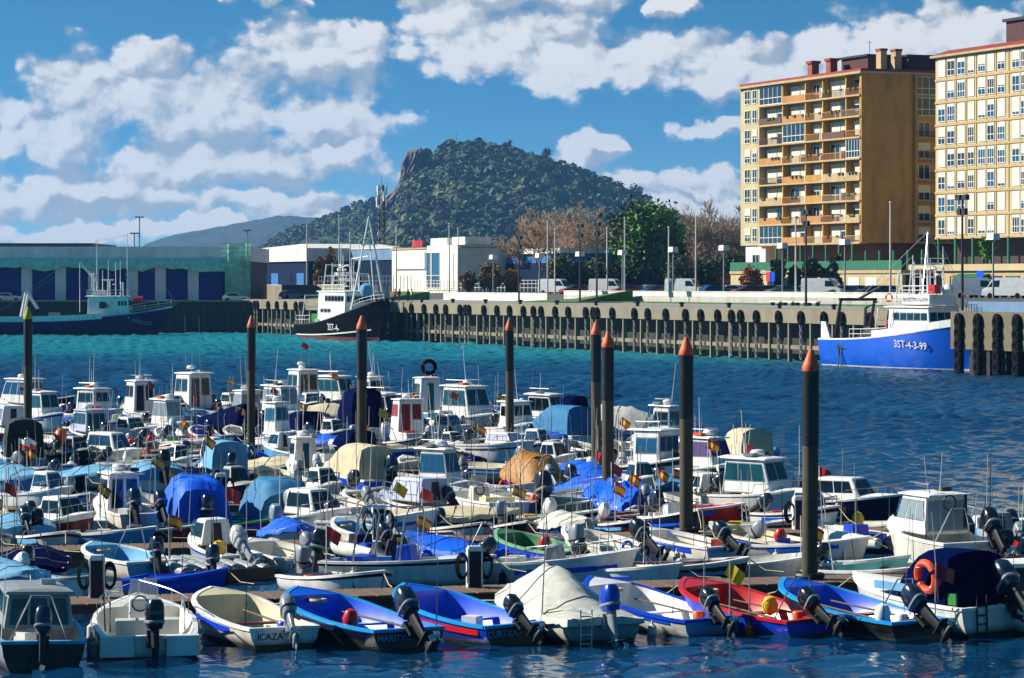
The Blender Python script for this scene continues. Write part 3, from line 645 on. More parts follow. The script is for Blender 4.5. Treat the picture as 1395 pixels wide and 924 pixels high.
m = MB(); m.b2(-.75, -.603, sp_(622), sp_(615), 2, zof(345, 520)); m.build('white_panel', 'white', t, smooth=False)
m = MB(); m.b2(1.0, 1.3, sp_(568), sp_(554.5), zz+.4, zz+1.5); o = m.build('roof_sign', 'red', t, smooth=False)
for q in range(3): m = MB(); s = sp_(556+q*5); m.b2(1.1, 1.2, s-.1, s+.1, zz, zz+.4); m.build('sign_post', 'alu', t, smooth=False)
lettering('MAII', 3.4 if 0 else 1.55, o, (.98, (sp_(568)+sp_(554.5))/2, zz+.95), (-1, 0, 0), 'signred', depth=.02)
t, Ls = shed('warehouse', 'long low shed with white eaves over a blue wall right of the cream office', 765, 500, 629, [(0, zof(358, 500), 'darkblue', 'wall', 0), (zof(358, 500), zof(345, 500), 'bluewall', 'upper_wall', .003), (zof(345, 500), zof(338, 500), 'wallwhite', 'fascia', .5)])
# telecom mast
Yt = 640; P = at(519.5, 385, Yt); P.z = ZA; t = thing('telecom_mast', 'tall lattice telecom mast with antenna drums and panels rising above the sheds', 'mast', P, .3)
ht = zof(252, Yt); m = MB()
for sx in (-1, 1):
    for sy in (-1, 1): m.tube([(sx*.9, sy*.9, 0), (sx*.42, sy*.42, ht)], .12)
n = 18
for k in range(n):
    a, b = ht*k/n, ht*(k+1)/n; wa, wb_ = .9-.48*k/n, .9-.48*(k+1)/n
    for s in (-1, 1):
        m.tube([(-wa, s*wa, a), (wb_, s*wb_, b)], .07, 4); m.tube([(s*wa, -wa, a), (s*wb_, wb_, b)], .07, 4)
m.build('lattice', 'dark', t)
for z_, r_q in ((ht*.56, .55), (ht*.34, .5), (ht*.8, .4)):
    m = MB(); m.lathe([(.0, -.2), (r_q, -.1), (r_q, .12), (0, .2)], (-.6, -.9, z_), 14, 0, 'y'); m.build('antenna_drum', 'white', t)
for k in range(9):
    a = k*2*math.pi/9; zz = ht-1.2-(k % 3)*1.3; m = MB(); m.box((1.15*math.cos(a), 1.15*math.sin(a), zz), (.35, .22, 2.1), 0, a); m.tube([(.4*math.cos(a), .4*math.sin(a), zz), (1.1*math.cos(a), 1.1*math.sin(a), zz)], .05, 4); m.build('antenna_panel', 'whclad', t)
m = MB(); m.tube([(0, 0, ht), (0, 0, ht+2)], .06); m.build('lightning_rod', 'steel', t)
# ---------------------------------------------------------------- quay wall, fenders
q0 = qpx(1282, 0); Lq = yl
QW = thing('quay_wall', 'long concrete quay wall with dark openings under a pale cap beam', 'quay wall', (QO.x, QO.y, 0), ANG)
m = MB(); m.b2(0, 1.6, -36, Lq+4, 3.9, ZQ+.02); m.build('cap_beam', 'quaywhite', QW, smooth=False)
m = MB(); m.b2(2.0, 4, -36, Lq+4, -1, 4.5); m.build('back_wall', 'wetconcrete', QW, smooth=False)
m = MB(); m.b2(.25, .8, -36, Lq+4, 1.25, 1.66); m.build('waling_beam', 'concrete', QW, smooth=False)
ps = []
k = 0; yq = -34.0
while yq < Lq:
    m = MB(); m.b2(.1, .5, yq-.13, yq+.13, -1.5, 3.9); m.build('pile', 'concrete', QW, smooth=False); ps.append(yq); yq += 4.5*R.uniform(.94, 1.06)
NW = thing('quay_wall', 'solid stained concrete quay wall at the right edge with blue grey parapet', 'quay wall', ql(-6, -34.5), ANG)
m = MB(); m.b2(0, 8, -170, 0, 2.2, ZQ+.17); m.build('cap_beam', 'stained', NW, smooth=False)
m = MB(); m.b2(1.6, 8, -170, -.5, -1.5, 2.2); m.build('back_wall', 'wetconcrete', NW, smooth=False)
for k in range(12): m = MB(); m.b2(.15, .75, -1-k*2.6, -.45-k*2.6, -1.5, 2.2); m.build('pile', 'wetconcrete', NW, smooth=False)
m = MB(); m.b2(1.2, 1.6, -170, -1, ZQ+.17, ZQ+1.05); m.build('parapet', 'bluegrey', NW, smooth=False)
for k in range(3): m = MB(); m.tube([(.9, -2-k*.45, ZQ+.17), (.9, -2-k*.45, ZQ+.8), (.4, -2-k*.45, ZQ+.8), (.3, -2-k*.45, ZQ-.6)], .035); m.build('ladder_hoop', 'dark', NW)
LW = thing('quay_wall', 'dark shaded stone quay wall behind the navy trawler', 'quay wall', (0, LQ, 0))
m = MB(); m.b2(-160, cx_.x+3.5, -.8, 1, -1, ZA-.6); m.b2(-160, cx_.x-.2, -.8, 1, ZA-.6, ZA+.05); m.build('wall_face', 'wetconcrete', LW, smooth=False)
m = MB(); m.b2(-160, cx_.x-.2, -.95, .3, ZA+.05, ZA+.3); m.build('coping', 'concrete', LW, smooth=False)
def tyre_me(R_=.6, r=.22): return MB().torus((-.2, 0, 0), R_-r*.4, r, 'x', 18, 8, 0, .62, 1).mesh('tyre', 'rubber')
TM, TM2 = tyre_me(), tyre_me(.62, .28)
def chain_me(n, sc=1):
    m = MB()
    for k in range(n): m.torus((-.14, 0, -.5-.34*sc-k*.74*sc), .24*sc, .085*sc, 'x', 12, 5, 0, .8, 1.55)
    return m.mesh('chain', 'chainmetal')
CM = chain_me(5)
def fender(base, px_or_y, x=0, big=False, z=4.45, lab=None, grp='tyre fenders hanging on the far quay wall'):
    t = thing('tyre_fender', lab or 'black tyre with a looped pale chain hanging on the pale quay wall', 'fender', ql(x, px_or_y, z), ANG, grp)
    link('tyre', TM2 if big else TM, t); link('chain', CM, t)
for i, yq in enumerate(ps[1:-1]):
    if qpx(412, 0) > yq > qpx(555, 0) and i % 2: continue
    fender(None, yq+R.uniform(.8, 2.4))
    if R.random() < .18: fender(None, yq+3.3)
for k in range(9):
    yy_ = -36.2-k*3.1; t = thing('tyre_fender', 'stack of big black tyres hanging on the stained quay wall at the right edge', 'fender', ql(-6, yy_, 4.6), ANG, 'big tyre fenders on the right quay wall')
    for j in range(5): link('tyre', TM2, t, (0, 0, -j*.98))
# bollards and small things on the quay edge
bm_ = MB().lathe([(.22, 0), (.2, .3), (.34, .38), (.34, .5), (.1, .56)]).mesh('bollard', 'dark')
for k in range(16):
    o = link('bollard', bm_, None, ql(.8, -24+k*11.5, ZQ+.02)); tag(o, 'squat black mooring bollard on the edge of the far quay', 'bollard', 'mooring bollards on the far quay')
# low white walls, benches, fences behind the quay
def wallseg(name, label, pa, pb, x, z0, z1, mat, cat='wall', th=.4, cap=None):
    ya, yb = qpx(pa, x), qpx(pb, x); t = thing(name, label, cat, ql(x, (ya+yb)/2, z0), ANG); h = abs(ya-yb)/2
    m = MB(); m.b2(0, th, -h, h, 0, z1-z0-.1); m.build('wall_face', mat, t, smooth=False); m = MB(); m.b2(-.06, th+.06, -h, h, z1-z0-.1, z1-z0); m.build('coping', cap or 'wallwhite', t, smooth=False); return t
wallseg('low_wall', 'long low white wall in front of the parked cars', 1288, 768, 30, ZQ, 6.85, 'wallwhite')
wallseg('low_wall', 'short low white wall left of the grass verge on the far quay', 745, 604, 26, ZQ, 6.5, 'wallwhite')
wallseg('low_wall', 'pale grey wall beside the lawn behind the black trawler', 470, 345, 22, ZA, 7.6, 'concrete')
for i, px in enumerate((1058, 1075, 1092, 1108)):
    yq = qpx(px, 21.5); t = thing('bench', 'white concrete bench on the far quay in front of the grass', 'bench', ql(21.5, yq, ZQ), ANG, 'white benches on the far quay')
    m = MB(); m.b2(-.3, .3, -1.3, 1.3, .38, .52); m.build('seat', 'wallwhite', t, smooth=False)
    for s in (-1, 1): m = MB(); m.b2(-.25, .25, s*1.0-.12, s*1.0+.12, 0, .38); m.build('leg', 'dark', t, smooth=False)
def fence(label, pa, pb, x, z, h, mat, n):
    ya, yb = qpx(pa, x), qpx(pb, x); t = thing('railing_fence', label, 'fence', ql(x, ya, z), ANG); L_ = yb-ya
    m = MB()
    for q in (.35, .7, 1): m.b2(-.04, .04, 0, L_, h*q-.06, h*q)
    m.build('rail', mat, t, smooth=False)
    for k in range(n): m = MB(); yq = L_*k/(n-1); m.b2(-.05, .05, yq-.05, yq+.05, 0, h); m.build('post', mat, t, smooth=False)
fence('white railing fence along the ramp in front of the cream office', 752, 560, 48, ZU+.3, 1.9, 'wallwhite', 40)
fence('pale tall mesh fence behind the black trawler', 560, 430, 40, ZU, 3.0, 'alu', 30)
def lawn(pa, pb, x0, x1, z): struct(qslab(x0, x1, qpx(pa, x0), qpx(pb, x0), z-.2, z, 'lawn', 'grass'))
lawn(700, 755, 14, 24, ZQ+.1)
m = MB(); a_, b_ = qpx(780, 20), qpx(705, 20); m.hexa([ql(20, a_, ZQ), ql(29, a_, ZQ), ql(29, b_, ZQ), ql(20, b_, ZQ)], [ql(20.1, a_, ZQ+.05), ql(29, a_, ZQ+1.7), ql(29, b_, ZQ+.4), ql(20.1, b_, ZQ+.05)]); struct(m.build('grass_bank', 'grass', smooth=False))
m = MB(); a_, b_ = qpx(470, 8), qpx(345, 8); m.hexa([ql(12, a_, ZQ), ql(21.8, a_, ZQ), ql(21.8, b_, ZQ), ql(12, b_, ZQ)], [ql(12.1, a_, ZQ+.05), ql(21.8, a_, ZQ+1.3), ql(21.8, b_, ZQ+1.3), ql(12.1, b_, ZQ+.05)]); struct(m.build('grass_bank', 'grass', smooth=False))
# ---------------------------------------------------------------- lamps and masts
def flatlamp(px, yt, x, lab, g):
    yq = qpx(px, x); p = ql(x, yq, ZU); h = 8+(385-yt)/F*p.y-ZU; t = thing('street_lamp', lab, 'street lamp', p, ANG, g)
    m = MB(); m.tube([(0, 0, 0), (0, 0, h)], [.13, .09], 8); m.build('pole', 'lamppole', t); m = MB(); m.box((0, 0, h+.2), (.9, 1.5, .7), 0, 0, 0, (.85, .9)); m.build('lamp_head', 'lampwhite', t, smooth=False)
for px, yt in ((672, 352), (735, 350), (790, 348), (848, 346), (917, 342), (986, 340), (1066, 337), (1151, 332), (1353, 325)):
    flatlamp(px, yt, 33, 'grey street lamp with a wide flat white head on the far quay', 'flat headed street lamps on the far quay')
def mast(px, yt, x, mat, lab, g, r=.11, z=None, heads=0):
    yq = qpx(px, x); z = ZU if z is None else z; p = ql(x, yq, z); h = 8+(385-yt)/F*p.y-z; t = thing('light_mast', lab, 'mast', p, ANG, g)
    m = MB(); m.tube([(0, 0, 0), (0, 0, h)], [r*1.3, r*.8], 8); m.build('pole', mat, t)
    m = MB()
    if heads:
        for s in (-1, 1): m.box((0, s*.55, h-.2), (.4, .7, .5), 0); m.box((0, s*.4, h-1.5), (.35, .5, .6), 0)
        m.tube([(0, -.9, h-.1), (0, .9, h-.1)], .06, 5)
    else: m.lathe([(.0, 0), (r*1.5, .05), (r*1.2, .2), (0, .25)], (0, 0, h), 8)
    m.build('mast_head', mat if not heads else 'dark', t)
for px, yt in ((418, 308), (462, 295), (477, 318), (540, 310), (612, 306), (624, 312), (746, 303), (756, 313), (827, 312), (851, 298), (911, 311), (948, 296), (1213, 277), (1084, 300)):
    mast(px, yt, 36 if px > 600 else 26, 'wallwhite', 'tall slim white mast standing on the far quay', 'white masts on the far quay')
for px, yt in ((707, 322), (790, 306), (813, 304), (1098, 287)):
    mast(px, yt, 20, 'dark', 'tall dark floodlight mast standing on the far quay', 'dark floodlight masts on the far quay', .12, ZQ, 2)
mast(1311, 266, -1, 'dark', 'tall dark floodlight mast on the near quay at the right edge', None, .11, ZQ+.15, 2)
for px, yt in ((190, 296), (183, 318), (337, 314)):
    p = at(px, 385, 540); p.z = ZA; h = 8+(385-yt)/F*540-ZA; t = thing('light_mast', 'thin grey mast behind the netted warehouse', 'mast', p, 0, 'thin masts behind the warehouse')
    MB().tube([(0, 0, 0), (0, 0, h)], .12, 6).build('pole', 'lamppole', t); MB().box((0, 0, h), (1.6, .3, .25)).build('mast_head', 'lamppole', t)
# road signs
for px, mt_, yb in ((1048, 'signred', 382), (1053, 'blue', 381), (1336, 'blue', 372)):
    yq = qpx(px, 50); t = thing('road_sign', 'road sign on a grey post, %s' % ('red panel' if mt_ == 'signred' else 'blue panel by the shops' if px < 1100 else 'blue panel at far right'), 'sign', ql(50, yq, ZU), ANG)
    MB().tube([(0, 0, 0), (0, 0, 3)], .06).build('post', 'lamppole', t); MB().box((-.09, 0, 2.6), (.06, 1.5, 1.3)).build('panel', mt_, t, smooth=False)
# ---------------------------------------------------------------- cars
def car_proto(mat, van=False):
    t = thing('parked_van' if van else 'parked_car', '', 'van' if van else 'car')
    L_, W_, H_ = (5.4, 1.95, 2.35) if van else (4.3, 1.75, 1.45); m = MB()
    if van: pr = [(-L_/2, .35), (-L_/2, H_*.93), (-L_/2+.15, H_), (L_*.2, H_), (L_*.27, H_*.94), (L_*.38, 1.25), (L_*.48, 1.05), (L_/2, .7), (L_/2, .35)]
    else: pr = [(-L_/2, .32), (-L_/2-.03, .7), (-L_/2+.12, .95), (-L_*.36, 1.38), (-L_*.22, H_), (L_*.06, H_-.02), (L_*.2, .98), (L_*.42, .85), (L_/2, .62), (L_/2, .32)]
    rings = []
    for y_, k in ((-W_/2, .86), (-W_/2*.96, 1), (W_/2*.96, 1), (W_/2, .86)):
        rings.append([Vector((x_, y_*(1-.12*max(0, z_-1)/max(.5, H_-1)), .32+(z_-.32)*k if abs(k-1) > .01 else z_)) for x_, z_ in pr])
    m.loft(rings); m.build('body', mat, t)
    m = MB()
    for s in (-1, 1):
        y_ = s*(W_/2+.004)*.985
        if van: P_ = [(L_*.1, 1.3), (L_*.36, 1.28), (L_*.25, 2.0), (L_*.1, 2.05)]
        else: P_ = [(-L_*.38, .98), (L_*.17, .95), (L_*.04, 1.33), (-L_*.24, 1.35)]
        vs = [(x_, y_*(1-.1*max(0, z_-1)/max(.5, H_-1)), z_) for x_, z_ in P_]; vs += [(p[0], p[1]-s*.05, p[2]) for p in vs]
        m.add(vs, [(0, 1, 2, 3), (0, 1, 5, 4), (1, 2, 6, 5), (2, 3, 7, 6), (3, 0, 4, 7)])
    xf = (L_*.285, L_*.385, 2.1, 1.28) if van else (L_*.075, L_*.2, 1.38, 1.0)
    m.add([(xf[1]+.03, -W_*.4, xf[3]), (xf[1]+.03, W_*.4, xf[3]), (xf[0]+.03, W_*.36, xf[2]), (xf[0]+.03, -W_*.36, xf[2]), (xf[1]-.05, -W_*.4, xf[3]), (xf[1]-.05, W_*.4, xf[3]), (xf[0]-.05, W_*.36, xf[2]), (xf[0]-.05, -W_*.36, xf[2])], [(0, 1, 2, 3), (0, 4, 5, 1), (2, 6, 7, 3), (1, 5, 6, 2), (0, 3, 7, 4)])
    m.build('window', 'glass', t, smooth=False)
    for sx in (-.31, .31):
        for s in (-1, 1): MB().lathe([(.1, -.1), (.3, -.11), (.33, 0), (.3, .11), (.1, .1)], (L_*sx, s*(W_/2-.08), .33), 12, 0, 'y').build('wheel', 'rubber', t)
    return t
protos = {}
CN = {'carwhite': 'white', 'cargrey': 'silver grey', 'cardark': 'dark', 'carblue': 'blue', 'carred': 'red'}
def car(px, x, mat, lab, van=False, rz=0, z=ZU, grp=None, pos=None):
    k = (mat, van)
    if k not in protos: protos[k] = o = car_proto(mat, van)
    else: o = copy_tree(protos[k])
    o.location = pos if pos else ql(x, qpx(px, x), z); o.rotation_euler = (0, 0, rz); tag(o, lab, None, grp)
for px, lab, rz in ((757, 'white panel van parked left of the green pine tree', -.25), (828, 'white panel van parked under the tall dark floodlight mast', -.15), (933, 'big white panel van parked right of the green pine tree', -.2), (1122, 'white box van parked below the ochre apartment block', -.15), (1372, 'white van parked at the far right in front of the cream block', 2.9), (1330, 'white van with dark windscreen parked near the blue road sign', .1)):
    car(px, 38, 'carwhite', lab, True, rz-.35)
for i, px in enumerate([782, 797, 812, 852, 866, 880, 893, 905, 962, 976, 990, 1004, 1018, 1033, 1048, 1064, 1080, 1097, 1142, 1158, 1172, 1188, 1203, 1290, 1305, 1348, 1388]):
    mat = R.choice(['carwhite', 'cargrey', 'cardark', 'carblue', 'carred', 'carwhite', 'cargrey', 'cardark'])
    car(px, 37+R.random()*3+(i % 3)*5, mat, '%s car parked in the row behind the low white quay wall' % CN[mat], False, ANG+R.choice([0, math.pi])+R.uniform(-.1, .1), ZU, '%s cars parked behind the quay wall' % CN[mat])
for px, Y, mat, lab in ((322, 470, 'carwhite', 'white car parked at the right end of the netted warehouse'), (12, 472, 'carwhite', 'white car at the left edge in front of the warehouse doors')):
    p = at(px, 385, Y); p.z = ZA; car(0, 0, mat, lab, False, 0, 0, None, p)
car(399, 12, 'cargrey', 'grey car parked by the grass bank left of the black trawler', False, ANG, ZQ); car(518, 8, 'cargrey', 'silver van behind the bow of the black trawler', True, ANG+1.4, ZQ)
# ---------------------------------------------------------------- trees
def seg(Vs, Ts, a, b, ra, rb, n=3):
    t = (b-a); l = np.linalg.norm(t)+1e-9; t = t/l; u = np.cross(t, [0, 0, 1] if abs(t[2]) < .9 else [1, 0, 0]); u /= np.linalg.norm(u)+1e-9; w_ = np.cross(t, u); o = len(Vs)
    for c, r in ((a, ra), (b, rb)):
        for q in range(n): th = q*2*math.pi/n; Vs.append(c+(u*math.cos(th)+w_*math.sin(th))*r)
    for q in range(n): p = (q+1) % n; Ts.append((o+q, o+p, o+n+p, o+n+q))
def bare(label, px, yt, Y, mat, wide=.5, seed=0, z=ZU, grp=None, dens=3, reddish=None):
    r = np.random.default_rng(seed); h = 8+(385-yt)/F*Y-z; p = at(px, 385, Y); p.z = z
    Tv, Tt, Cv, Ct = [], [], [], []
    def grow(a, d, l, rr, dep):
        b = a+d*l; tgt = (Tv, Tt) if dep < 2 else (Cv, Ct); seg(*tgt, a, b, max(rr, .05), max(rr*.7, .045), 5 if dep < 2 else 3)
        if dep >= 6 or l < .25: return
        for k in range(dens if dep else dens+1):
            nd_ = d+r.normal(size=3)*(.42 if dep else .5)*(1 if dep < 4 else 1.2)*np.array([wide*2, wide*2, .6]); nd_[2] += .12; nd_ /= np.linalg.norm(nd_)
            st = a+(b-a)*r.uniform(.55, 1.0); grow(st if k else b, nd_, l*r.uniform(.62, .88), rr*.62, dep+1)
    grow(np.zeros(3), np.array([0, 0, 1.]), h*.26, h*.018, 0)
    Tv, Cv = np.array(Tv), np.array(Cv); k = h/max(Cv[:, 2].max(), .1); Tv *= [1, 1, k]; Cv *= [1, 1, k]
    t = thing('bare_tree', label, 'tree', p, 0, grp); tri_object('trunk', Tv, np.array(Tt), ['bark'], None, t); tri_object('crown', Cv, np.array(Ct), [mat], None, t); return t
def leafy(label, px, yt, Y, mats, wpx, cl=60, z=ZU, leaf=.4, seed=0, trunk=.3, name='tree', flat=1., grp=None, nl=70):
    r = np.random.default_rng(seed); h = 8+(385-yt)/F*Y-z; W_ = wpx/F*Y/2; p = at(px, 385, Y); p.z = z
    t = thing(name, label, 'tree', p, 0, grp); Tv, Tt = [], []; cz = h*(trunk+(1-trunk)/2); ch = h*(1-trunk)/2
    seg(Tv, Tt, np.zeros(3), np.array([0, 0, h*.7]), h*.025+.08, h*.008+.03, 7); Vs = []; Ts = []; mi = []; o = 0
    for k in range(cl):
        d = r.normal(size=3); d /= np.linalg.norm(d); rr = r.random()**.45; c = np.array([d[0]*W_*rr, d[1]*W_*rr, cz+d[2]*ch*rr*flat])
        if k < 14: seg(Tv, Tt, np.array([0, 0, h*(.25+.4*r.random())]), c, .07, .03, 4)
        s = W_*r.uniform(.22, .42); n = nl; q = r.normal(size=(n, 3))*s*.55+c; a = r.normal(size=(n, 3)); a /= np.linalg.norm(a, axis=1)[:, None]; b = np.cross(a, r.normal(size=(n, 3))); b /= np.linalg.norm(b, axis=1)[:, None]
        l = leaf*r.uniform(.6, 1.3, (n, 1)); V = np.stack([q-a*l, q+b*l*.5, q+a*l, q-b*l*.5], 1).reshape(-1, 3); Vs.append(V); Ts.append(np.arange(n*4).reshape(-1, 4)+o); o += n*4; mi.append(np.full(n, 0 if r.random() < .6 else len(mats)-1))
    tri_object('trunk', np.array(Tv), np.array(Tt), ['bark'], None, t); tri_object('crown', np.concatenate(Vs), np.concatenate(Ts), mats, np.concatenate(mi), t); return t
leafy('large bright green pine with a spreading crown left of the ochre apartments', 880, 281, 500, ['leafpine', 'leafdark'], 92, 110, leaf=.45, seed=1, trunk=.28, name='pine_tree')
leafy('darker lower pine beside the large green pine', 905, 300, 512, ['leafdark'], 58, 50, seed=2, name='pine_tree')
leafy('ragged olive evergreen below the large green pine', 848, 318, 505, ['leafolive', 'leafdark'], 46, 50, seed=3, name='evergreen_tree', trunk=.1)
k = 0
for px, yt, wd, lab in ((735, 290, .55, 'reddish bare tree left of the pine, broad crown'), (765, 283, .5, 'tall reddish bare tree in front of the hill foot'), (715, 305, .45, 'small reddish bare tree nearest the low white shed'), (800, 305, .5, 'bare brown tree between the reddish trees and the pine'), (822, 288, .3, 'thin pale bare poplar left of the pine'), (945, 290, .5, 'bare grey tree just right of the pine'), (972, 264, .5, 'tallest bare grey tree left of the ochre apartments'), (998, 270, .45, 'tall bare tree touching the corner of the ochre apartments'), (1012, 300, .4, 'bare tree partly behind the ochre apartments'), (925, 305, .5, 'low bare tree behind the pine')):
    bare(lab, px, yt, 505+6*k, 'twigred' if px < 800 else 'twig', wd, 20+k); k += 1
bts = [o for o in bpy.data.objects if o.name.startswith('bare_tree')]; rt = random.Random(4)
for k in range(26):
    c = copy_tree(bts[rt.choice([0, 1, 2, 3, 5, 6, 7])]); px = 702+k*12.2+rt.uniform(-4, 4); Y = rt.uniform(520, 590); p = at(px, 385, Y); p.z = ZU; c.location = p; c.rotation_euler = (0, 0, rt.uniform(0, 6.28)); s = rt.uniform(.62, .95); c.scale = (s*1.15, s*1.15, s); tag(c, 'bare brown tree in the wooded belt behind the parked cars', None, 'bare trees in the belt behind the quay')
for px, yt, lab in ((452, 330, 'rust brown conifer behind the masts of the black trawler'), (436, 346, 'small rust brown conifer left of the other')): leafy(lab, px, yt, 560, ['leafautumn', 'leafdark'], 15, 26, seed=30+px, name='conifer', trunk=.05)
for i, (px, yt, wp, mats, lab) in enumerate(((668, 361, 30, ['leafautumn', 'leafolive'], 'golden autumn bush by the long low shed'), (698, 368, 20, ['leafautumn'], 'rust red shrub right of the golden bush'), (638, 371, 18, ['leafautumn', 'leafolive'], 'brown shrub beside the cream office'),
    (765, 350, 40, ['leafolive', 'leafdark'], 'dull green thicket under the reddish bare trees'), (812, 355, 44, ['leafdark', 'leafolive'], 'dark green thicket behind the white vans'), (930, 350, 44, ['leafolive', 'leafdark'], 'dark thicket right of the pine'), (965, 355, 40, ['leafdark'], 'dark low tree under the tallest bare tree'),
    (1000, 345, 34, ['leafdark', 'leafolive'], 'green tree beside the white corner of the ochre block'), (1023, 366, 26, ['leafautumn'], 'orange leaved small tree in front of the white shop corner'), (984, 372, 22, ['leafautumn'], 'small orange bush behind the parked cars'),
    (1061, 350, 22, ['leafdark', 'leafolive'], 'round dark street tree by the blue road sign'), (1104, 352, 22, ['leafdark'], 'round dark street tree in front of the red shop'), (1144, 345, 26, ['leafdark', 'leafolive'], 'larger dark street tree left of the white shop wall'), (1385, 352, 26, ['leafdark', 'leafolive'], 'round dark tree at the right edge below the cream block'), (1345, 322, 20, ['leafpine'], 'bright green bush on the terrace of the cream block'), (1082, 362, 16, ['leafolive', 'leafdark'], 'small olive street tree between the two round dark trees'), (1124, 366, 16, ['leafolive'], 'small olive street tree right of the red shop'), (1172, 364, 20, ['leafdark', 'leafolive'], 'dark shrub tree below the blank brown side wall'), (1205, 366, 18, ['leafolive'], 'olive shrub tree above the blue trawler stern'), (1300, 366, 20, ['leafdark'], 'dark shrub tree left of the tall floodlight mast'), (1328, 368, 16, ['leafolive'], 'olive shrub tree right of the tall floodlight mast'))):
    if wp: leafy(lab, px, yt, 470 if px < 1010 else 424 if px != 1345 else 402, mats, wp, 45, seed=50+i, leaf=.3, trunk=.16, name='street_tree' if px > 1050 else 'shrub_tree', z=ZU if px != 1345 else ZU+4.3)
# lone umbrella trees and a pole on the hill's skyline
Yr = 2402
for px, yt, hh, lab in ((866, 250, 13, 'flat topped umbrella pine on the right end of the hill'), (690, 188, 7, 'tallest tree clump on the hill crest'), (640, 187, 6, 'low round tree on the hill crest'), (608, 187, 7, 'pointed tree on the left of the hill crest'), (745, 200, 8, 'tree on the falling right shoulder of the hill'), (665, 190, 7, 'tree beside the tallest clump on the crest'), (880, 262, 8, 'last tree on the right edge of the hill')):
    yt += 4; p = at(px, yt, Yr); z = p.z-hh; leafy(lab, px, yt, Yr, ['leafhill'], 15 if px != 866 else 26, 16, z=z, leaf=1.1, seed=int(px), trunk=.5 if px == 866 else .1, nl=24, name='umbrella_pine' if px == 866 else 'hill_tree')
p = at(622, 180, Yr); t = thing('summit_pole', 'thin pole standing on the top of the hill', 'pole', p-Vector((0, 0, 8)), 0); MB().tube([(0, 0, -3), (0, 0, 8)], [.35, .2]).build('pole_shaft', 'alu', t)
# small far houses at the hill foot
for px, yb, Y, wpx, hpx, lab in ((655, 311, 2010, 9, 5, 'small white house at the wooded foot of the hill'), (672, 332, 1965, 11, 6, 'low pale house behind the long low shed')):
    p = at(px, yb, Y); s = Y/F; t = thing('house', lab, 'house', p, .4); w_, h_ = wpx*s, hpx*s
    MB().b2(-w_/2, w_/2, -w_/2, w_/2, -9, h_).build('wall', 'wallwhite', t, smooth=False); m = MB(); m.hexa([(-w_*.55, -w_*.55, h_), (w_*.55, -w_*.55, h_), (w_*.55, w_*.55, h_), (-w_*.55, w_*.55, h_)], [(-w_*.5, -.1, h_*1.5), (w_*.5, -.1, h_*1.5), (w_*.5, .1, h_*1.5), (-w_*.5, .1, h_*1.5)]); m.build('roof', 'tilered', t, smooth=False)
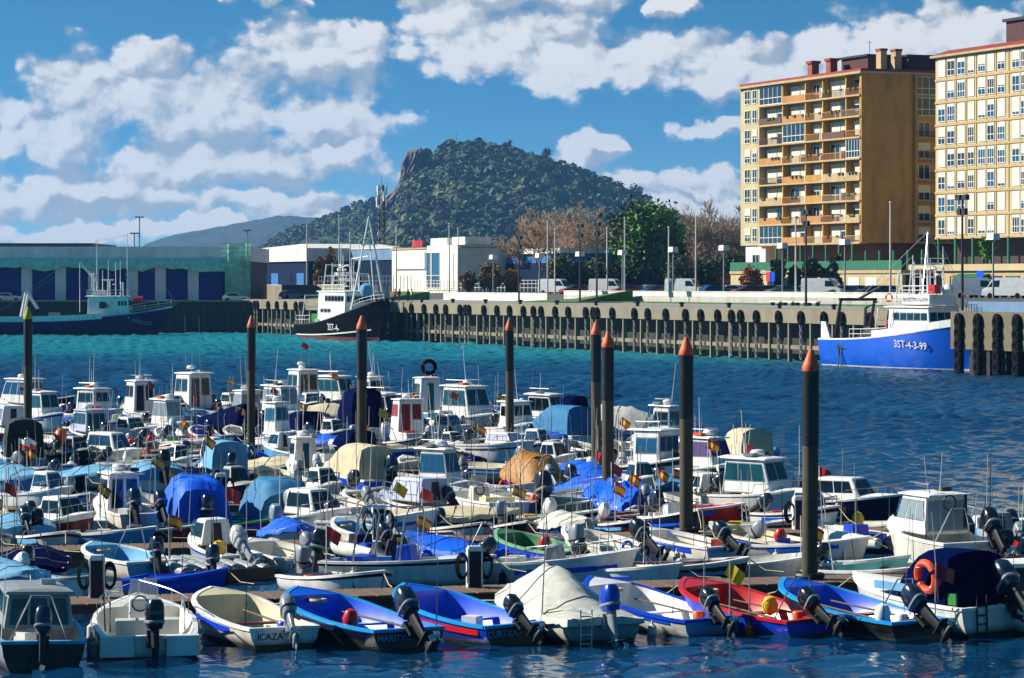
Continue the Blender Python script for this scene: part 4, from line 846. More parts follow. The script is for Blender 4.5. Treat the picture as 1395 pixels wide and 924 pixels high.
# ---------------------------------------------------------------- hulls and boat parts
TS = [0, .1, .22, .35, .48, .6, .7, .79, .86, .92, .96, .985, 1.0]
class Hull:
    def __init__(s, L_, B_, fa, fb, p=2.4, sb=.86, rake=None, sp=1.9, boot=.06, strk=.82):
        s.L, s.B, s.fa, s.fb, s.p, s.sb, s.sp, s.boot, s.strk = L_, B_, fa, fb, p, sb, sp, boot, strk; s.rake = L_*.1 if rake is None else rake
    def w(s, t): return s.B/2*(s.sb+(1-s.sb)*min(1, t/.4)**.7)*(1 if t < .4 else max(.02, 1-((t-.4)/.6)**s.p))
    def z(s, t): return s.fa+(s.fb-s.fa)*t**s.sp
    def x(s, t, z=None): return s.L*(t-.5)-(0 if z is None else s.rake*(1-(z+.3)/(s.z(t)+.3))*t**5)
    def rows(s, t):
        zz = s.z(t); low = zz
        out = [(1, zz), (.99, zz*s.strk), (.95, zz*.45), (.87, s.boot), (.8, -.06), (.5, -.2), (0, -.3)]
        return [(s.w(t)*a*(1-(t**5)*(1-max(b, 0)/zz)*.75), b) for a, b in out]
    def pt(s, t, zf, side=1): # point on the side at a fraction of the freeboard
        zz = s.z(t)*zf; r = s.rows(t); r2 = sorted((b, a) for a, b in r); y_ = float(np.interp(zz, [q[0] for q in r2], [q[1] for q in r2])); return Vector((s.x(t, zz), side*y_, zz))
    def build(s, par, mats, name='hull'): # mats: side, stripe, bottom, transom
        m = MB(); rings = []
        for t in TS:
            q = [Vector((s.x(t, z), y, z)) for y, z in s.rows(t)]; rings.append(q+[Vector((p.x, -p.y, p.z)) for p in q[-2::-1]])
        n = len(rings[0]); o = 0; vs = [p for r in rings for p in r]; m.v = [tuple(p) for p in vs]; md = [1, 0, 0, 2, 2, 2, 2, 2, 2, 0, 0, 1]
        for i in range(len(rings)-1):
            for j in range(n-1): m.f.append((i*n+j, (i+1)*n+j, (i+1)*n+j+1, i*n+j+1)); m.m.append(md[j])
        m.f.append((0, 1, 2, 3, n-4, n-3, n-2, n-1)); m.m.append(3); m.f.append(tuple(range(3, n-3))); m.m.append(2)
        return m.build(name, [wlmat(q) for q in mats], par, ang=50)
    def loop(s, off, dz, t0=0, tt=None): # closed loop round the rim, off inward
        ts = tt or [t for t in TS if t >= t0]; k = (s.L-off*1.9)/s.L; P = []
        for t in ts: P.append(Vector((s.x(t)*k, max(s.w(t)-off, .012), s.z(t)+dz)))
        return P+[Vector((p.x, -p.y, p.z)) for p in P[::-1]]
    def rim(s, par, mat, wd=.075, h=.05, name='gunwale'):
        A_, B_, C_, D_ = s.loop(-.025, .015), s.loop(wd, .025), s.loop(wd, -h), s.loop(-.025, -h); m = MB(); rings = [[a, b, c, d] for a, b, c, d in zip(A_, B_, C_, D_)]
        rings.append(rings[0]); m.loft(rings, 0, True, False); return m.build(name, mat, par)
    def cockpit(s, par, mat, floor=.1, t1=1, wd=.07, name='cockpit'):
        ts = [t for t in TS if t < t1]+([t1] if t1 < 1 else [.97]); m = MB(); rings = []
        for t in ts:
            w_ = max(s.w(t)-wd, .015); k = (s.L-wd*1.9)/s.L; x_ = s.x(t)*k; fz = min(floor+.35*s.fb*max(0, t-.75), s.z(t)-.05); x2 = x_-(s.rake*.6*t**5)
            rings.append([Vector((x_, w_, s.z(t)+.005)), Vector((x_-(s.rake*.3*t**5), w_*.93, (s.z(t)+fz)/2)), Vector((x2, w_*.78, fz)), Vector((x2, -w_*.78, fz)), Vector((x_-(s.rake*.3*t**5), -w_*.93, (s.z(t)+fz)/2)), Vector((x_, -w_, s.z(t)+.005))])
        m.loft(rings, 0, False, False); m.add(rings[0], [tuple(range(6))]); m.add(rings[-1], [tuple(range(6))]); return m.build(name, mat, par, ang=35)
    def deck(s, par, mat, t0, camber=.12, name='foredeck', floor=.1):
        ts = [t0]+[t for t in TS if t > t0+.02]; m = MB(); rings = []
        for t in ts:
            w_ = max(s.w(t)-.03, .01); x_ = s.x(t)*(s.L-.06)/s.L; rings.append([Vector((x_, w_*c, s.z(t)+.012+camber*(1-c*c)*min(1, w_/s.B*2.6))) for c in (1, .75, .4, 0, -.4, -.75, -1)])
        m.loft(rings, 0, False, False); r0 = rings[0]; m.add(r0+[Vector((p.x, p.y*.8, floor)) for p in r0], [(i, i+1, i+8, i+7) for i in range(6)]); return m.build(name, mat, par)
    def thwart(s, par, mat, t, h=.62, wd=.24, name='seat'):
        z_ = s.z(t)*h; w_ = s.w(t)*.93-.05; return MB().box((s.x(t), 0, z_), (wd, 2*w_, .05)).build(name, mat, par, smooth=False)
FRM = ['dark', 'alu']
def cabin(par, x0, x1, w0, z0, h, df, da, ds, mat, wins, roof=None, over=.1, name='cabin', rth=.06, drop=0):
    w1 = w0-ds; b = [(x0, -w0, z0), (x1, -w0*.96, z0-drop), (x1, w0*.96, z0-drop), (x0, w0, z0)]; t = [(x0+da, -w1, z0+h), (x1-df, -w1*.92, z0+h), (x1-df, w1*.92, z0+h), (x0+da, w1, z0+h)]
    c = MB().hexa(b, t).build(name, mat, par, smooth=False); bevel(c, min(.06, h*.08))
    q = {'f': (b[1], b[2], t[2], t[1]), 'a': (b[3], b[0], t[0], t[3]), 'p': (b[2], b[3], t[3], t[2]), 's': (b[0], b[1], t[1], t[0])}
    for f, n, u0, u1, v0, v1, gm in wins:
        for k in range(n):
            g_ = .05/max(n, 1); a0 = u0+(u1-u0)*k/n; a1 = u0+(u1-u0)*(k+1)/n-(g_ if n > 1 else 0); e = .02; o = MB().panel(q[f], a0, a1, v0, v1, .008).build('window', FRM[len(par.name) % 2], c, smooth=False); MB().panel(q[f], a0+e*(a1-a0)*1.6, a1-e*(a1-a0)*1.6, v0+e*1.4, v1-e*1.4, .014).build('pane', gm, o, smooth=False)
    if roof:
        m = MB(); zt_ = z0+h; o = over
        m.loft([[Vector((x0+da-o*2, -w1-o*.6, zt_)), Vector((x1-df+o, -w1*.92-o*.6, zt_)), Vector((x1-df+o, w1*.92+o*.6, zt_)), Vector((x0+da-o*2, w1+o*.6, zt_))], [Vector((x0+da-o*2, -w1-o*.6, zt_+rth)), Vector((x1-df+o, -w1*.92-o*.6, zt_+rth*.8)), Vector((x1-df+o, w1*.92+o*.6, zt_+rth*.8)), Vector((x0+da-o*2, w1+o*.6, zt_+rth))],
                [Vector((x0+da-o, -w1*.6, zt_+rth*1.9)), Vector((x1-df, -w1*.55, zt_+rth*1.5)), Vector((x1-df, w1*.55, zt_+rth*1.5)), Vector((x0+da-o, w1*.6, zt_+rth*1.9))]]); r_ = m.build('roof', roof, c, smooth=False); bevel(r_, .025)
    return c
def sq(rx, ry, z, n=14, e=.6, cx=0):
    return [Vector((cx+rx*math.copysign(abs(math.cos(a))**e, math.cos(a)), ry*math.copysign(abs(math.sin(a))**e, math.sin(a)), z)) for a in [q*2*math.pi/n for q in range(n)]]
def motor_meshes():
    d = {}
    m = MB().loft([sq(.17, .12, .16, cx=-.24), sq(.2, .15, .24, cx=-.24), sq(.215, .16, .42, cx=-.25), sq(.19, .145, .58, cx=-.27), sq(.12, .1, .66, cx=-.28)])
    m.loft([sq(.205, .153, .255, cx=-.24), sq(.222, .168, .27, cx=-.245), sq(.222, .168, .3, cx=-.245), sq(.208, .155, .315, cx=-.245)], 1)
    for k in ('motorblack', 'motorgrey', 'motorwhite', 'motorblue', 'motornavy'): d[k] = m.mesh('cowling', [k, 'motorgrey' if k != 'motorgrey' else 'dark'])
    m = MB().loft([sq(.11, .07, .17, cx=-.25), sq(.1, .06, -.1, cx=-.24), sq(.085, .045, -.42, cx=-.24), sq(.075, .03, -.62, cx=-.24)]); m.box((-.27, 0, -.42), (.36, .18, .02)); m.lathe([(.01, -.5), (.06, -.4), (.065, -.2), (.03, -.05)], (0, 0, -.62), 10, 0, 'x'); m.box((-.2, 0, -.74), (.1, .02, .16))
    m.box((-.04, 0, -.02), (.1, .2, .3)); m.box((-.13, 0, .06), (.2, .08, .12)); d['leg'] = m.mesh('gearcase', 'motorgrey'); d['legd'] = m.mesh('gearcase', 'dark')
    m = MB()
    for k in range(3):
        a = k*2.094; u = Vector((0, math.cos(a), math.sin(a))); v = Vector((0, -math.sin(a), math.cos(a))); c = Vector((-.53, 0, -.62)); p = [c+u*.03-v*.02, c+u*.13-v*.07+Vector((.03, 0, 0)), c+u*.15+v*.03, c+u*.05+v*.05-Vector((.03, 0, 0))]; m.add(p+[q+Vector((-.012, 0, 0)) for q in p], [(0, 1, 2, 3), (7, 6, 5, 4), (0, 4, 5, 1), (1, 5, 6, 2), (2, 6, 7, 3), (3, 7, 4, 0)])
    m.lathe([(.045, -.58), (.05, -.48), (.03, -.44)], (0, 0, -.62), 8, 0, 'x'); d['prop'] = m.mesh('propeller', 'steel'); return d
MOT = motor_meshes()
def outboard(par, x, z, col='motorblack', tilt=52, y=0, sc=1., yaw=0):
    o = link('outboard_motor', MOT[col], par, (x, y, z), (0, rad(tilt), rad(yaw))); o.scale = (sc,)*3
    link('gearcase', MOT['leg' if col in ('motorgrey', 'motorwhite', 'motorblue') else 'legd'], o); link('propeller', MOT['prop'], o); return o
def flag_mesh(kind):
    m = MB(); nx = 7; W_, H_ = .62, .4; rows = {'spain': [(0, .25, 0), (.25, .75, 1), (.75, 1, 0)], 'redwhite': [(0, .5, 0), (.5, 1, 2)], 'bluewhite': [(0, .5, 3), (.5, 1, 2)], 'red': [(0, 1, 0)], 'yellow': [(0, 1, 1)]}[kind]
    for a, b, mt_ in rows:
        for k in range(nx):
            def P_(u, v): return Vector((u*W_*.9, .05*math.sin(u*7+v*1.5)*(.3+u), (v-1)*H_-u*u*.12))
            u0, u1 = k/nx, (k+1)/nx; p = [P_(u0, a), P_(u1, a), P_(u1, b), P_(u0, b)]; m.add(p+[q+Vector((0, .008, 0)) for q in p], [(0, 1, 2, 3), (7, 6, 5, 4)], mt_)
    return m.mesh('flag', ['red', 'yellow', 'white', 'blue'])
FLG = {k: flag_mesh(k) for k in ('spain', 'redwhite', 'bluewhite', 'red', 'yellow')}
def flag(par, x, y, z, h, head, kind='spain', sc=1., lean=0, ang=None):
    st = MB().tube([(0, 0, 0), (-lean*h, 0, h)], .016, 5).build('flag_staff', 'wallwhite', par, (x, y, z)); a = R.uniform(-.5, .5) if ang is None else ang
    f = link('flag', FLG[kind], st, (-lean*h, 0, h-.02), (0, R.uniform(.1, .5), a-head)); f.scale = (sc,)*3
def antenna(par, x, y, z, h, lean=.1, mat='wallwhite', r=.014):
    return MB().tube([(0, 0, 0), (-lean*h, .03*h, h)], [r*1.3, r*.7], 5).build('antenna', mat, par, (x, y, z))
def rail(H, par, t0=.6, h=.32, mat='steel', off=.06, n=4, r=.014):
    ts = [t0+(.985-t0)*k/n for k in range(n+1)]; P_ = [Vector((H.x(t)*(H.L-off*2)/H.L, max(H.w(t)-off, .02), H.z(t)+h)) for t in ts]; m = MB()
    full = [Vector((P_[0].x-.12, P_[0].y, H.z(t0)))]+P_; full = full+[Vector((p.x, -p.y, p.z)) for p in full[::-1]]; m.tube(full, r, 5)
    for t, p in list(zip(ts, P_))[1:]:
        for s in (-1, 1): m.tube([(p.x, s*p.y, H.z(t)), (p.x, s*p.y, p.z)], r*.8, 4)
    return m.build('bow_rail', mat, par)
def tent(H, par, mat, hp, ex=1.4, t0=-.02, t1=1.01, seed=0, wr=.03, over=.05, name='cover', hang=.12):
    r = random.Random(seed); n = 15; m = MB(); rings = []; ks = [t0+(t1-t0)*k/18 for k in range(19)]; hx, hy = [q[0] for q in hp], [q[1] for q in hp]; c = [-1, -.97, -.85, -.65, -.42, -.2, 0, .2, .42, .65, .85, .97, 1]
    for t in ks:
        tt = min(max(t, 0), 1); h = float(np.interp(tt, hx, hy)); w_ = H.w(tt)+over; x_ = H.L*(t-.5); zz = H.z(tt); ring = [Vector((x_, -w_-.02, zz-hang+r.uniform(-.04, .04)))]
        for q in c: ring.append(Vector((x_+r.uniform(-1, 1)*wr*.5, w_*q, zz+.02+h*(1-abs(q)**ex)+r.uniform(-1, 1)*wr*(.3+h)+math.sin(t*23+q*9)*wr*.6)))
        ring.append(Vector((x_, w_+.02, zz-hang+r.uniform(-.04, .04)))); rings.append(ring)
    m.loft(rings, 0, False, False)
    for g_ in (rings[0], rings[-1]): m.add(g_, [tuple(range(len(g_)))])
    o = m.build(name, mat, par, ang=70)
    for k in (4, 9, 14): MB().tube([Vector(p)+Vector((0, 0, .012)) for p in rings[k]], .011, 4).build('lashing', 'rope', o)
    return o
def radar(par, x, z): MB().lathe([(.05, 0), (.24, .03), (.26, .12), (.2, .2), (.0, .23)], (x, 0, z), 14).build('radar_dome', 'white', par)
def fenders(H, par, side, ts, mat='canvaswhite'):
    for t in ts: p = H.pt(t, .8, side); MB().lathe([(.02, .0), (.03, -.08), (.1, -.14), (.11, -.5), (.03, -.6), (0, -.62)], (p.x, p.y+side*.1, p.z), 9).build('fender', mat, par)
def clutter(t, H, kind, rg, zc):
    L_, B_ = H.L, H.B
    if kind != 'rib' and rg.random() < .5: fenders(H, t, rg.choice((-1, 1)), [rg.uniform(.2, .35), rg.uniform(.5, .65)][:rg.choice((1, 2))], rg.choice(['canvaswhite', 'navy', 'canvaswhite', 'orange']))
    if kind != 'rib':
        s_ = rg.choice((-1, 1)); MB().tube([(H.x(.97), 0, H.z(.97)+.03), (L_/2+.45, s_*.15, H.fb*.6), (L_/2+1.0, s_*.4, .47)], .016, 4).build('mooring_rope', 'rope', t)
        if rg.random() < .55:
            ck = rg.choice(['navy', 'royal', 'blue', 'red', 'dark', 'skyblue']); m = MB(); hh = rg.uniform(.03, .07); zf = rg.uniform(.55, .8); t0_, t1_ = rg.uniform(.03, .3), rg.uniform(.7, .95)
            for s in (-1, 1):
                rr = []
                for k in range(10):
                    q = H.pt(t0_+(t1_-t0_)*k/9, zf, s); rr.append([q+Vector((0, s*.012, -hh)), q+Vector((0, s*.014, hh)), q+Vector((0, -s*.03, hh)), q+Vector((0, -s*.03, -hh))])
                m.loft(rr)
            m.build('hull_stripe', ck, t)
        if kind in ('pilot', 'hardtop', 'wheel'):
            x_ = L_*.02; m = MB(); m.box((x_-.3, -.3, zc+.06), (.4, .3, .1)); m.build('roof_hatch', rg.choice(['dark', 'alu', 'orange']), t)
    for k in range(rg.choice((0, 1, 1, 2))):
        x_ = -L_*rg.uniform(.1, .42); c = rg.random()
        if c < .35: MB().box((x_, rg.uniform(-.25, .25)*B_, H.fa-.02), (.38, .3, .28), 0, rg.random()).build('crate', rg.choice(['white', 'royal', 'skyblue', 'green', 'yellow', 'red']), t, smooth=False)
        elif c < .6: MB().torus((x_, rg.uniform(-.25, .25)*B_, H.fa), .17, .045, rg.choice('xyz'), 14, 6).build('rope_coil', rg.choice(['rope', 'royal', 'white']), t)
        elif c < .8: MB().tube([(x_, B_*.3, H.fa-.1), (x_-.3, B_*.1, H.fa+.9), (x_-.35, -B_*.1, H.fa+.9), (x_-.05, -B_*.3, H.fa-.1)], .018, 5).build('stern_frame', 'steel', t)
        else: MB().lathe([(.02, 0), (.16, .08), (.2, .25), (.12, .42), (.03, .46)], (x_, rg.uniform(-.3, .3)*B_, H.fa-.1), 10).build('float_ball', rg.choice(['orange', 'white', 'red', 'yellow']), t)
    for k in range(rg.choice((0, 1, 1, 2, 2))): MB().tube([(0, 0, 0), (-.12*rg.uniform(-1, 2), rg.uniform(-.1, .1), rg.uniform(1.0, 2.6))], [.014, .006], 4).build('fishing_rod', rg.choice(['dark', 'lamppole', 'darkbrown', 'wallwhite']), t, (-L_*rg.uniform(.1, .47), rg.choice((-1, 1))*B_*.4, H.fa))
POS = []
GRP = 'small boats moored in the marina'; NB = 0
def bt(x, y, L_, d, kind, hc, label, rim='white', ins='gelcoat', stripe=None, foul='antifoul', trans=None, B_=None, dh=0, fa=None, fb=None, out='motorblack', tilt=52, osz=1., oy=0, cm='canvasnavy', hp=None, ex=1.6, fl=None, ant=1, rl=None, txt=None, tcol='navy', gm='glass', cw='white', ch=None, cx=None, seat=2, seatm=None, floor=.1, p=None, cat='boat', gear=True, wr=.042):
    global NB; NB += 1; cabk = kind in ('pilot', 'cuddy', 'hardtop', 'wheel')
    if y < 800:
        q_ = .82 if y < 612 else .7; L_ *= q_ if cabk else .9; B_ = B_*(q_+.06 if cabk else .9) if B_ else None
        if cabk and d == 't': dh *= .5
        if cabk and ch: ch *= .93 if y < 612 else .84
    pos = wl(x, y); head = rad((112 if d == 'a' else -66)+dh)+R.uniform(-.05, .05); cab = kind in ('pilot', 'cuddy', 'hardtop', 'wheel')
    nm = {'open': 'motor_dinghy', 'cover': 'covered_boat', 'cuddy': 'cabin_boat', 'pilot': 'pilothouse_boat', 'console': 'console_boat', 'canvas': 'canopy_boat', 'hardtop': 'cabin_cruiser', 'wheel': 'wheelhouse_boat', 'rib': 'inflatable_boat'}[kind]
    POS.append((pos.x, pos.y)); t = thing(nm, label, cat, pos, head, GRP); t.rotation_euler = (rad(R.uniform(-1.5, 1.5)), rad(R.uniform(-1, 1)), head)
    B_ = B_ or L_*(.4 if not cab else .39); fa = fa or (.42 if kind in ('open', 'cover') else .6); fb = fb or (.78 if kind in ('open', 'cover') else 1.0)
    if kind in ('open', 'cover'): B_ *= 1.1; L_ *= .96
    H = Hull(L_, B_, fa, fb, p or (3.3 if kind in ('open', 'cover') else 2.5)); rg = random.Random(NB)
    if kind == 'rib':
        m = MB(); pp_ = [Vector((-L_/2, B_*.36, .3)), Vector((-L_*.2, B_*.38, .3)), Vector((L_*.15, B_*.37, .34)), Vector((L_*.36, B_*.24, .42)), Vector((L_*.47, B_*.08, .5))]; pp_ += [Vector((q.x, -q.y, q.z)) for q in pp_[::-1]]; k_ = B_*.15
        m.tube(pp_, [k_*.6]+[k_]*8+[k_*.6], 10); m.build('inflatable_tube', hc, t); m = MB(); m.hexa([(-L_*.46, -B_*.2, -.15), (L_*.38, -.1, -.1), (L_*.38, .1, -.1), (-L_*.46, B_*.2, -.15)], [(-L_*.46, -B_*.3, .2), (L_*.4, -.2, .3), (L_*.4, .2, .3), (-L_*.46, B_*.3, .2)]); m.build('hull', ins, t, smooth=False)
        H.fa = H.fb = .45
        if seat: MB().box((-L_*.05, 0, .5), (.5, B_*.4, .5), 0, 0, 0, (.8, .9)).build('console', cw, t, smooth=False); MB().box((-L_*.25, 0, .4), (.4, B_*.45, .25)).build('seat', seatm or 'blue', t, smooth=False)
    else:
        hu = H.build(t, [hc, stripe or hc, foul, trans or hc]); H.rim(t, rim)
        if txt:
            w_ = lettering(txt, min(.26, fa*.5), hu, Vector((-L_/2-.012, B_*.18 if kind == 'open' else 0, fa*.55)), (-1, 0, 0), tcol, depth=.006)
    zc, yc = H.fa, 0
    if kind == 'open':
        H.cockpit(t, ins, floor); 
        for k in range(seat): H.thwart(t, seatm or ins, (.16, .46, .72)[k])
        H.deck(t, ins, .84, .03, 'bow_deck')
        if gear:
            if rg.random() < .6:
                for s in (-1, 1)[:rg.choice((1, 2))]: MB().tube([(-L_*.32, s*B_*.22, fa*.9), (L_*.22, s*B_*.16, fa+.12)], [.03, .022]).build('oar', 'plank', t)
            if rg.random() < .6: MB().lathe([(.13, 0), (.15, .3), (.12, .34)], (-L_*.28, -B_*.2, floor+.02), 10).build('bucket', rg.choice(['orange', 'white', 'dark', 'blue']), t)
            if rg.random() < .5: MB().torus((L_*.3, 0, fb*.75), .17, .05, 'z', 14, 6).build('rope_coil', 'rope', t)
    elif kind == 'rib': pass
    elif kind == 'cover':
        tent(H, t, cm, hp or [(0, .15), (.3, .45), (.6, .3), (1, .03)], ex, seed=NB, wr=wr)
    elif kind == 'console':
        H.cockpit(t, ins, floor+.12); H.deck(t, ins, .7, .06); x0 = -.02*L_
        c = MB().hexa([(x0-.3, -.35, floor+.1), (x0+.3, -.35, floor+.1), (x0+.3, .35, floor+.1), (x0-.3, .35, floor+.1)], [(x0-.2, -.33, 1.05), (x0+.12, -.3, 1.1), (x0+.12, .3, 1.1), (x0-.2, .33, 1.05)]).build('console', cw, t, smooth=False); bevel(c, .05)
        MB().panel([(x0+.16, -.34, 1.08), (x0+.16, .34, 1.08), (x0-.06, .28, 1.45), (x0-.06, -.28, 1.45)], 0, 1, 0, 1).build('windscreen', 'clearvinyl', c, smooth=False); MB().torus((x0-.28, .1, .95), .17, .02, 'x', 14, 5).build('steering_wheel', 'dark', c)
        MB().box((-.3*L_, 0, floor+.4), (.45, B_*.6, .5)).build('seat', seatm or 'white', t, smooth=False)
    elif kind == 'canvas':
        H.cockpit(t, ins, floor+.1); H.deck(t, cw, .55, .12); z0 = H.z(.3)-.05; h = ch or 1.25; xs = cx or (-.44, .2)
        m = MB(); w_ = B_*.42; x0, x1 = L_*xs[0], L_*xs[1]; rings = []
        for k in range(9):
            a = k/8; xx = x0+(x1-x0)*a; hh = h*(1 if a < .62 else 1-(a-.62)/.38*.55)+rg.uniform(-.015, .015); ww = w_*(1-.12*a); rings.append([Vector((xx, -ww, z0-.12)), Vector((xx, -ww*.97, z0+hh*.55)), Vector((xx+rg.uniform(-.01, .01), -ww*.86, z0+hh*.9)), Vector((xx, -ww*.5, z0+hh)), Vector((xx, 0, z0+hh*1.03)), Vector((xx, ww*.5, z0+hh)), Vector((xx, ww*.86, z0+hh*.9)), Vector((xx, ww*.97, z0+hh*.55)), Vector((xx, ww, z0-.12))])
        m.loft(rings, 0, True, True); m.build('canopy', cm, t, ang=50); zc = z0+h
    else:
        tf = {'pilot': .58, 'cuddy': .52, 'hardtop': .55, 'wheel': .6}[kind]; H.cockpit(t, ins, floor+.12, tf); H.deck(t, cw if cw != 'none' else 'white', tf, .14)
        xs = cx or {'pilot': (-.12, .2), 'cuddy': (-.02, .3), 'hardtop': (-.22, .24), 'wheel': (-.05, .2)}[kind]; h = ch or {'pilot': 1.75, 'cuddy': .72, 'hardtop': 1.3, 'wheel': 1.9}[kind]; z0 = .55 if kind in ('pilot', 'wheel') else H.z(.6)-.02
        w_ = B_*.37; x0, x1 = L_*xs[0], L_*xs[1]
        wn = {'pilot': [('f', 2, .08, .94, .52, .9, gm), ('s', 2, .1, .95, .5, .88, gm), ('p', 2, .05, .9, .5, .88, gm), ('a', 1, .1, .46, .06, .9, gm), ('a', 1, .54, .9, .4, .9, gm)], 'wheel': [('f', 3, .06, .96, .55, .9, gm), ('s', 2, .12, .94, .5, .86, gm), ('p', 2, .06, .88, .5, .86, gm), ('a', 1, .35, .65, .05, .88, gm)],
              'cuddy': [('f', 2, .06, .97, .22, .9, gm), ('s', 2, .08, .92, .3, .85, gm), ('p', 2, .08, .92, .3, .85, gm), ('a', 1, .36, .64, .1, .85, 'dark')], 'hardtop': [('f', 2, .05, .97, .38, .93, gm), ('s', 3, .04, .96, .36, .9, gm), ('p', 3, .04, .96, .36, .9, gm), ('a', 3, .06, .96, .1, .9, gm)]}[kind]
        df = {'pilot': .25, 'cuddy': .6, 'hardtop': .55, 'wheel': -.1}[kind]*(L_/5.5)
        cabin(t, x0, x1, w_, z0, h, df, .08, .1 if kind != 'cuddy' else .16, cw, wn, cw if kind != 'cuddy' else None, .14, drop=0 if kind in ('pilot', 'wheel') else -.02); zc = z0+h+.1; yc = w_*.5
        if gear and kind != 'cuddy':
            for k in range(rg.choice((1, 2, 3))): antenna(t, x0+.3+rg.random()*.5, rg.uniform(-yc, yc), zc, rg.uniform(.7, 2.2), rg.uniform(-.1, .25))
            if rg.random() < .6: radar(t, (x0+x1)/2, zc)
            if rg.random() < .6: MB().tube([(x0+.1, -w_*.7, zc-.02), (x0+.1, -w_*.7, zc+.25), (x1-df-.1, -w_*.6, zc+.25), (x1-df-.1, w_*.6, zc+.25), (x0+.1, w_*.7, zc+.25), (x0+.1, w_*.7, zc-.02)], .016, 5).build('roof_rail', 'steel', t)
    if rl or (rl is None and kind in ('pilot', 'cuddy', 'hardtop', 'console') and rg.random() < .8): rail(H, t, .58)
    if out: outboard(t, -L_/2-.02, H.fa-.03, out, tilt+R.uniform(-5, 8), oy, osz, R.uniform(-14, 14))
    if out and kind == 'open' and gear and rg.random() < .5: MB().box((-L_*.42, -B_*.15, floor+.18), (.3, .4, .26)).build('fuel_tank', rg.choice(['red', 'dark']), t, smooth=False)
    for k in range(ant):
        if rg.random() < .75: antenna(t, -L_*rg.uniform(.2, .48), rg.choice((-1, 1))*B_*.4, H.fa, rg.uniform(1.2, 2.6), rg.uniform(-.1, .2), rg.choice(['wallwhite', 'wallwhite', 'lamppole', 'darkbrown']))
    if fl: flag(t, -L_*.47, B_*.3*rg.choice((-1, 1)), H.fa, 1.25 if kind in ('open', 'cover', 'rib') else 1.9, head, fl, .8)
    clutter(t, H, kind, rg, zc)
    return t, H
# ---------------------------------------------------------------- pontoons, piles, pedestals
M('pontfloat', '#55565a', rough=.9, dirt=.4)
PONT = [(-10.2, 69.8, 17.5), (-9.4, 84.5, 13.5), (-9.5, 100.5, 9.5), (-9.5, 117, 6.2), (-9.5, 134, 5.0), (-9.5, 152, 2.0), (-9.5, 172, -1.5)]
PA = rad(15.5)
nth = ['nearest', 'second nearest', 'third nearest', 'fourth nearest', 'third farthest', 'second farthest', 'farthest']
for i, (xa, ya, xe) in enumerate(PONT):
    t = thing('pontoon', '%s long wooden decked floating pontoon between the rows of boats' % nth[i], 'pontoon', (xa, ya, 0), PA); l0, l1 = -45, (xe-xa)/math.cos(PA)
    m = MB(); m.b2(l0, l1, -.8, .8, .34, .42)
    for k in range(int((l1-l0)/.5)): m.b2(l0+k*.5, l0+k*.5+.44, -.85, .85, .421, .45)
    m.build('deck', 'plank', t, smooth=False); m = MB(); m.b2(l0, l1, -.9, -.81, .22, .43); m.b2(l0, l1, .81, .9, .22, .43); m.build('edge_beam', 'darkbrown', t, smooth=False)
    for k in range(int((l1-l0)/5)): m = MB(); m.b2(l0+k*5+.8, l0+k*5+4, -.75, .75, -.35, .33); m.build('float', 'pontfloat', t, smooth=False)
def on_pont(i, px):
    xa, ya, xe = PONT[i]; k = (px-CX)/F; u = (k*ya-xa)/(math.cos(PA)-k*math.sin(PA)); return Vector((xa+u*math.cos(PA), ya+u*math.sin(PA), 0))
for px, tip, i, lab, cap in ((1103, 476, 0, 'thickest dark mooring pile with orange cone cap, behind the blue dinghy', 'pilecap'), (935, 459, 1, 'dark mooring pile with orange cone cap beside the white pilothouse boat', 'pilecap'), (828, 452, 2, 'right one of two close mooring piles with orange caps', 'pilecap'), (812, 438, 3, 'left one of two close mooring piles, thinner and farther', 'pilecap'),
    (695, 434, 4, 'slim mooring pile with orange cap standing alone behind small cabin boats', 'pilecap'), (493, 430, 3, 'mooring pile with orange cap in front of the black trawler bow', 'pilecap'), (342, 430, 4, 'mooring pile with orange cap left of the black trawler', 'pilecap'), (38, 418, 4, 'mooring pile with yellow green cap in front of the navy trawler', 'pilecapyellow')):
    p = on_pont(i, px); h = 8+(385-tip)/F*p.y; r_ = .205 if i < 3 else .2 if i == 3 else .185; t = thing('mooring_pile', lab, 'mooring pile', p, px); t.rotation_euler = (R.uniform(-.008, .008), R.uniform(-.012, .012), px)
    c = .55; MB().lathe([(r_, -2), (r_, h-c)], n=20).build('shaft', 'pilesteel', t); MB().lathe([(r_+.012, h-c-h*.3), (r_+.014, h-c-.01)], n=20).build('sleeve', 'black', t); MB().lathe([(r_*1.08, h-c), (r_*1.1, h-c+.1), (r_*.95, h-c+.18), (r_*.25, h-.02), (.02, h)], n=20).build('cap', cap, t)
    MB().torus((0, 0, .55), r_+.12, .07, 'z', 18, 6).build('guide_ring', 'dark', t)
